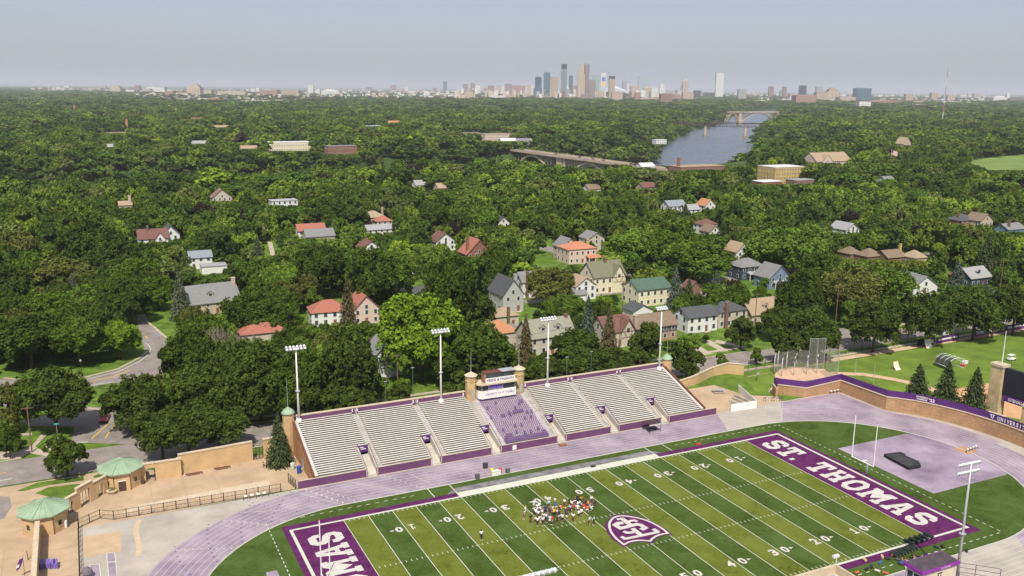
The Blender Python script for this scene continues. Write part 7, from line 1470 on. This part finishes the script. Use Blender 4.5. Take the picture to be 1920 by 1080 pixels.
# ------------------------------------------------ filler trees
PA=np.array([(a,b,c,d,e) for a,b,c,d,e in PROT]+[(2,702,160,735,300),(160,690,236,712,300),(262,612,312,700,310),(215,700,245,716,300),(140,762,262,830,280),(0,870,250,900,230),(1302,655,1478,696,250),(1556,600,1590,650,300),(1420,568,1500,590,400),(1306,625,1440,660,280),(1060,486,1075,492,400),(1850,297,1925,318,1100),(1826,301,1860,309,1100),(620,568,642,592,360),(498,436,516,478,450),(1080,560,1100,590,340),(1300,688,1440,720,240),(1500,520,1530,540,400),(1530,395,1590,412,520),(1445,570,1490,590,400),(1005,488,1050,500,420),(1028,482,1060,494,420)],float)
EXP=[[G(*q) for q in p] for p in [[(-40,700),(160,704),(222,688),(258,670),(254,590),(275,590),(318,640),(310,724),(262,770),(270,840),(110,850),(-40,880)],[(1815,303),(1850,297),(1915,290),(2000,288),(2000,318),(1900,323),(1862,322),(1838,314)]]]
def inpoly(x,y,P):
    c=False; n=len(P); j=n-1
    for i in range(n):
        if (P[i][1]>y)!=(P[j][1]>y) and x<(P[j][0]-P[i][0])*(y-P[i][1])/(P[j][1]-P[i][1])+P[i][0]: c=not c
        j=i
    return c
FA=np.array(FOOT,float)
def allowed(x,y,w,near=True):
    if y<58 and x>-125: return False
    if y<58 and x<=-125 and y<56: return False
    if near:
        for a,b in ((122,54),):
            if 112<x<144 and y<262: 
                xc=132-(y-54)*.06
                if abs(x-xc)<9: return False
        if 60<x<330 and 135<y-.05*(x-60)*1.0<143+.0: return False
        for P in EXP:
            if inpoly(x,y,P): return False
    m=w*.22
    if ((FA[:,0]-m<x)&(x<FA[:,2]+m)&(FA[:,1]-m<y)&(y<FA[:,3]+m)).any(): return False
    if 425-14<x<445+0 and 560<y<905 and False: return False
    return True
def fit(x,y,z,h,w):
    "largest height at which the tree still leaves the buildings behind it in sight; 0 if none"
    b=proj(x,y,z); 
    if b is None: return 0
    t=proj(x,y,z+h); hw=w*.42*FPX/b[2]
    m=(PA[:,4]>b[2]+1)&(PA[:,0]<b[0]+hw)&(PA[:,2]>b[0]-hw)&(PA[:,3]>t[1])&(PA[:,1]<b[1])
    if not m.any(): return h
    v1=PA[m][:,3].max()
    if v1>=b[1]-1: return 0
    return h*(b[1]-v1)/(b[1]-t[1])
r=random.Random(42)
def frust(x,y,mg=90):
    q=proj(x,y,0)
    return q if q and -mg<q[0]<1920+mg and q[1]<1300 else None
HP=np.array([(q[0],q[1],q[3]) for q in TREES])
cand=[]
s=8.6; n=0
for i in range(-40,80):
    for j in range(0,66):
        x=i*s+(j%2)*s/2+r.uniform(-2.4,2.4); y=54+j*s*.9+r.uniform(-2.4,2.4); q=frust(x,y)
        if not q or q[2]>600: continue
        D=q[2]; w=r.uniform(7.0,13.0)*r.choice([.8,1,1,1.3]); h=w*r.uniform(.85,1.2)+r.uniform(0,3)
        if (np.hypot(HP[:,0]-x,HP[:,1]-y)<(HP[:,2]*.30+w*.24)).any(): continue
        if not allowed(x,y,w): continue
        h2=fit(x,y,0,h,w)
        if h2<2.6: continue
        if h2<h: w=max(2.2,w*min(1,h2/h*1.25)); h=h2
        cand.append((D,x,y,h,w))
cand.sort()
NI=300-sum(1 for q in TREES if q[4] not in('spruce','cone')); NI=max(120,NI)
KC=['dark']*4+['deep']*6+['mid']*6+['olive']*3+['light']*3+['bright']+['grey']
ind=cand[:NI]; rest_=cand[NI:]
for D,x,y,h,w in ind:
    if h>6 and r.random()<.06: plant(x,y,h*1.1,w*.5,'spruce',r.choice(['spruce','spruce','blue','grey']))
    else: plant(x,y,h,w,r.choice(['round','round','round','oval','spread']),r.choice(KC))
# labels: nearest landmark, side of it, and rank from it
LM=[('white duplex',1310,600),('tan house with tall chimney',1375,585),('arched dormer bungalow',1440,590),('charcoal sided house',1231,610),('tudor cottage',1160,620),('grey green roofed house',1035,630),('half timbered cottage',726,670),('cream block',1215,550),('white mansion',1143,515),('orange roofed house',1092,475),('skylit grey house',955,555),('blue gabled house',1465,520),('navy hip roofed house',1410,500),('white gabled bungalow',1735,530),('grandstand press box',925,715),('throwing cage',1505,660),('parkway curve',285,660),('parkway lawn',120,700),('lower left junction',200,800),('big grey roofed house',400,560),('slate hipped house',1815,415),('video scoreboard',1890,720),('bright red roof',899,472),('hilltop house cluster',700,410),('metal roofed white house',535,390),('long cream school',545,275),('yellow apartment block',1480,325),('near arch bridge',1085,300),('far left chimney',239,248),('orange tiled house',620,590),('red brown roofed house',289,452),('white garage clearing',400,495),('side street',1580,600),('brown row houses',1660,480),('batting cage',1775,680),('left street wall',390,850),('baseball scoreboard',1777,620),('left picture edge',0,600),('right picture edge',1920,500),('lower left corner',0,860)]
recs=[]
for q in TREES:
    x,y,h,w,kind,col,t,lab=q; p=proj(x,y,h*.55); 
    best=min(LM,key=lambda l:math.hypot(l[1]-p[0],(l[2]-p[1])*1.4)); du,dv=p[0]-best[1],p[1]-best[2]
    rel='right of' if du>abs(dv) else ('left of' if -du>abs(dv) else ('beyond' if dv<0 else 'in front of'))
    sh={'round':'round','spread':'spreading','oval':'oval','spruce':'pointed','cone':'pointed'}[kind]
    sz=' shrub' if h<4.2 else ' tree'; ty=f"{TC[col][1]} {sh}"+(' conifer' if kind in('spruce','cone') else sz)
    recs.append((ty,rel,best[0],math.hypot(du,dv),t,kind))
cn={}
for q in recs: cn.setdefault(q[:3],[]).append(q)
for k,v in cn.items():
    v.sort(key=lambda q:q[3])
    for i,q in enumerate(v):
        q[4]['label']=f"{k[0]} {k[1]} the {k[2]}"+(f", {ordn(i)} nearest of such" if len(v)>1 else '')
        q[4]['group']='spruces and firs' if q[5] in('spruce','cone') else ('garden shrubs' if 'shrub' in k[0] else 'broadleaved trees of the neighbourhood')
# ------------------------------------------------ the wood beyond, as one canopy object per distance
MIDP=protos('forest_mid',[LEAFS],(70,17,.060,18,12)); NEARS=protos('forest_near',[LEAFS],(150,26,.036,26,20))
FARP=[crown_mesh('forest_far_%d'%i,30+i,9,34,9,.105,rz=.40,mats=[LEAFS]) for i in range(5)]
def coll(name,meshes):
    c=bpy.data.collections.new(name)
    for i,m in enumerate(meshes): o=bpy.data.objects.new('%s_%02d'%(name,i),m); c.objects.link(o)
    return c
def canopy(name,pts,meshes,label):
    "pts: x,y,z,w,h,index,rotation"
    A=np.array(pts,float); me=bpy.data.meshes.new(name); me.vertices.add(len(A)); me.vertices.foreach_set('co',A[:,:3].astype(np.float32).ravel())
    a=me.attributes.new('sc','FLOAT_VECTOR','POINT'); a.data.foreach_set('vector',np.stack([A[:,3],A[:,3],A[:,4]],1).astype(np.float32).ravel())
    a=me.attributes.new('ro','FLOAT_VECTOR','POINT'); a.data.foreach_set('vector',np.stack([A[:,6]*0,A[:,6]*0,A[:,6]],1).astype(np.float32).ravel())
    a=me.attributes.new('ix','INT','POINT'); a.data.foreach_set('value',A[:,5].astype(np.int32)); me.materials.append(LEAFS)
    o=bpy.data.objects.new(name,me); COL.objects.link(o); g=bpy.data.node_groups.new(name,'GeometryNodeTree'); g.interface.new_socket('Geometry',in_out='INPUT',socket_type='NodeSocketGeometry'); g.interface.new_socket('Geometry',in_out='OUTPUT',socket_type='NodeSocketGeometry')
    N=g.nodes; L=g.links.new; gi=N.new('NodeGroupInput'); go=N.new('NodeGroupOutput'); ip=N.new('GeometryNodeInstanceOnPoints'); ci=N.new('GeometryNodeCollectionInfo'); ci.inputs['Collection'].default_value=coll(name+'_kinds',meshes); ci.inputs['Separate Children'].default_value=True; ci.inputs['Reset Children'].default_value=True
    def na(n,ty): k=N.new('GeometryNodeInputNamedAttribute'); k.data_type=ty; k.inputs['Name'].default_value=n; return k.outputs['Attribute']
    L(gi.outputs[0],ip.inputs['Points']); L(ci.outputs[0],ip.inputs['Instance']); ip.inputs['Pick Instance'].default_value=True; L(na('ix','INT'),ip.inputs['Instance Index'])
    e=N.new('FunctionNodeEulerToRotation'); L(na('ro','FLOAT_VECTOR'),e.inputs[0]); L(e.outputs[0],ip.inputs['Rotation']); L(na('sc','FLOAT_VECTOR'),ip.inputs['Scale']); L(ip.outputs[0],go.inputs[0])
    m=o.modifiers.new('canopy','NODES'); m.node_group=g; return tag(o,label,'woodland',kind='stuff')
def pick(): return 6+(r.random()<.5) if r.random()<.025 else r.randrange(6)
def pt(x,y,h,w,far=False):
    k=r.randrange(5) if far else pick()
    if not far and k>=6: w*=.5; h*=1.1
    return (x,y,H(x,y)-h*.04,w,h,k,r.uniform(0,6.28))
near=[pt(x,y,h,w) for D,x,y,h,w in rest_]; mid=[]; far=[]; vfar=[]
def ring(D0,D1,sp,out,wr,hr,farp=False,skip=0.0,thin=False):
    n=int(D1*1.35/sp)
    for i in range(-n//2,n):
        for j in range(0,n):
            x=CX+i*sp+(j%2)*sp/2+r.uniform(-.3,.3)*sp; y=CY+j*sp*.92+r.uniform(-.3,.3)*sp
            dx,dy=x-CX,y-CY; q0=dx*Fw.x+dy*Fw.y
            if q0<D0*.8 or q0>D1*1.1: continue
            q=proj(x,y,0)
            if q is None or not(D0<=q[2]<D1) or not -110<q[0]<2030: continue
            if r.random()<skip: continue
            if D0<5000:
                zz=H(x,y)
                if y<4700 and y>450 and rivd(x,y)<88: continue
            else: zz=0
            k_=r.choice([.72,.85,1,1,1.35]); w=r.uniform(*wr)*k_; h=r.uniform(*hr)*min(1.15,k_**.6)
            if D1<3000 and not allowed(x,y,w*.6): continue
            if thin and inpar(q[0],q[1]) and r.random()<.93: continue
            if D0<3500:
                h2=fit(x,y,zz,h,w)
                if h2<2.5: continue
                if h2<h: w=max(3,w*min(1,h2/h*1.2)); h=h2
            out.append(pt(x,y,h,w,farp))
ring(600,1000,13.5,near,(13,25),(11,21))
ring(1000,2600,16.5,mid,(15,32),(10,22))
ring(2600,6500,30,far,(32,50),(11,20),True,thin=True)
ring(6500,15000,85,vfar,(90,150),(10,18),True,thin=True)
canopy('woodland_near',near,NEARS,'woodland and garden trees filling the middle distance before the river')
canopy('woodland_middle',mid,MIDP,'wooded river bluffs and suburbs around the bridges')
canopy('woodland_far',far,FARP,'far suburban tree canopy below the skyline'); canopy('woodland_horizon',vfar,FARP,'tree canopy along the horizon')
print('trees',len(TREES),len(near),len(mid),len(far),len(vfar))
# ================================================================ the hazy air
mb=MB(); mb.box(-62000,62000,-42000,72000,-34.5,330)
hz=mb.build('haze',[]); hm=bpy.data.materials.new('haze_air'); hm.use_nodes=True; t=hm.node_tree; t.nodes.clear(); o=t.nodes.new('ShaderNodeOutputMaterial'); v=t.nodes.new('ShaderNodeVolumePrincipled')
v.inputs['Color'].default_value=(.86,.90,.98,1); v.inputs['Density'].default_value=5.2e-5; v.inputs['Anisotropy'].default_value=0.0
t.links.new(v.outputs[0],o.inputs['Volume']); hz.data.materials.append(hm); hz['kind']='stuff'
for o in bpy.data.objects:
    if '_w' in o: del o['_w']
for o in SC.objects:                    # keep every label within sixteen words
    l=o.get('label')
    if l and len(l.split())>16:
        for a,b2 in ((' on the distant skyline',' on the skyline'),(' in the midfield gathering',' in the huddle'),(' such from the left',' from the left'),(' of its look from the left',' such from the left'),(' on the near sideline',''),(' standing',''),('the ','')):
            if len(l.split())>16: l=l.replace(a,b2)
        o['label']=l
        if len(l.split())>16: print('LONG',l)
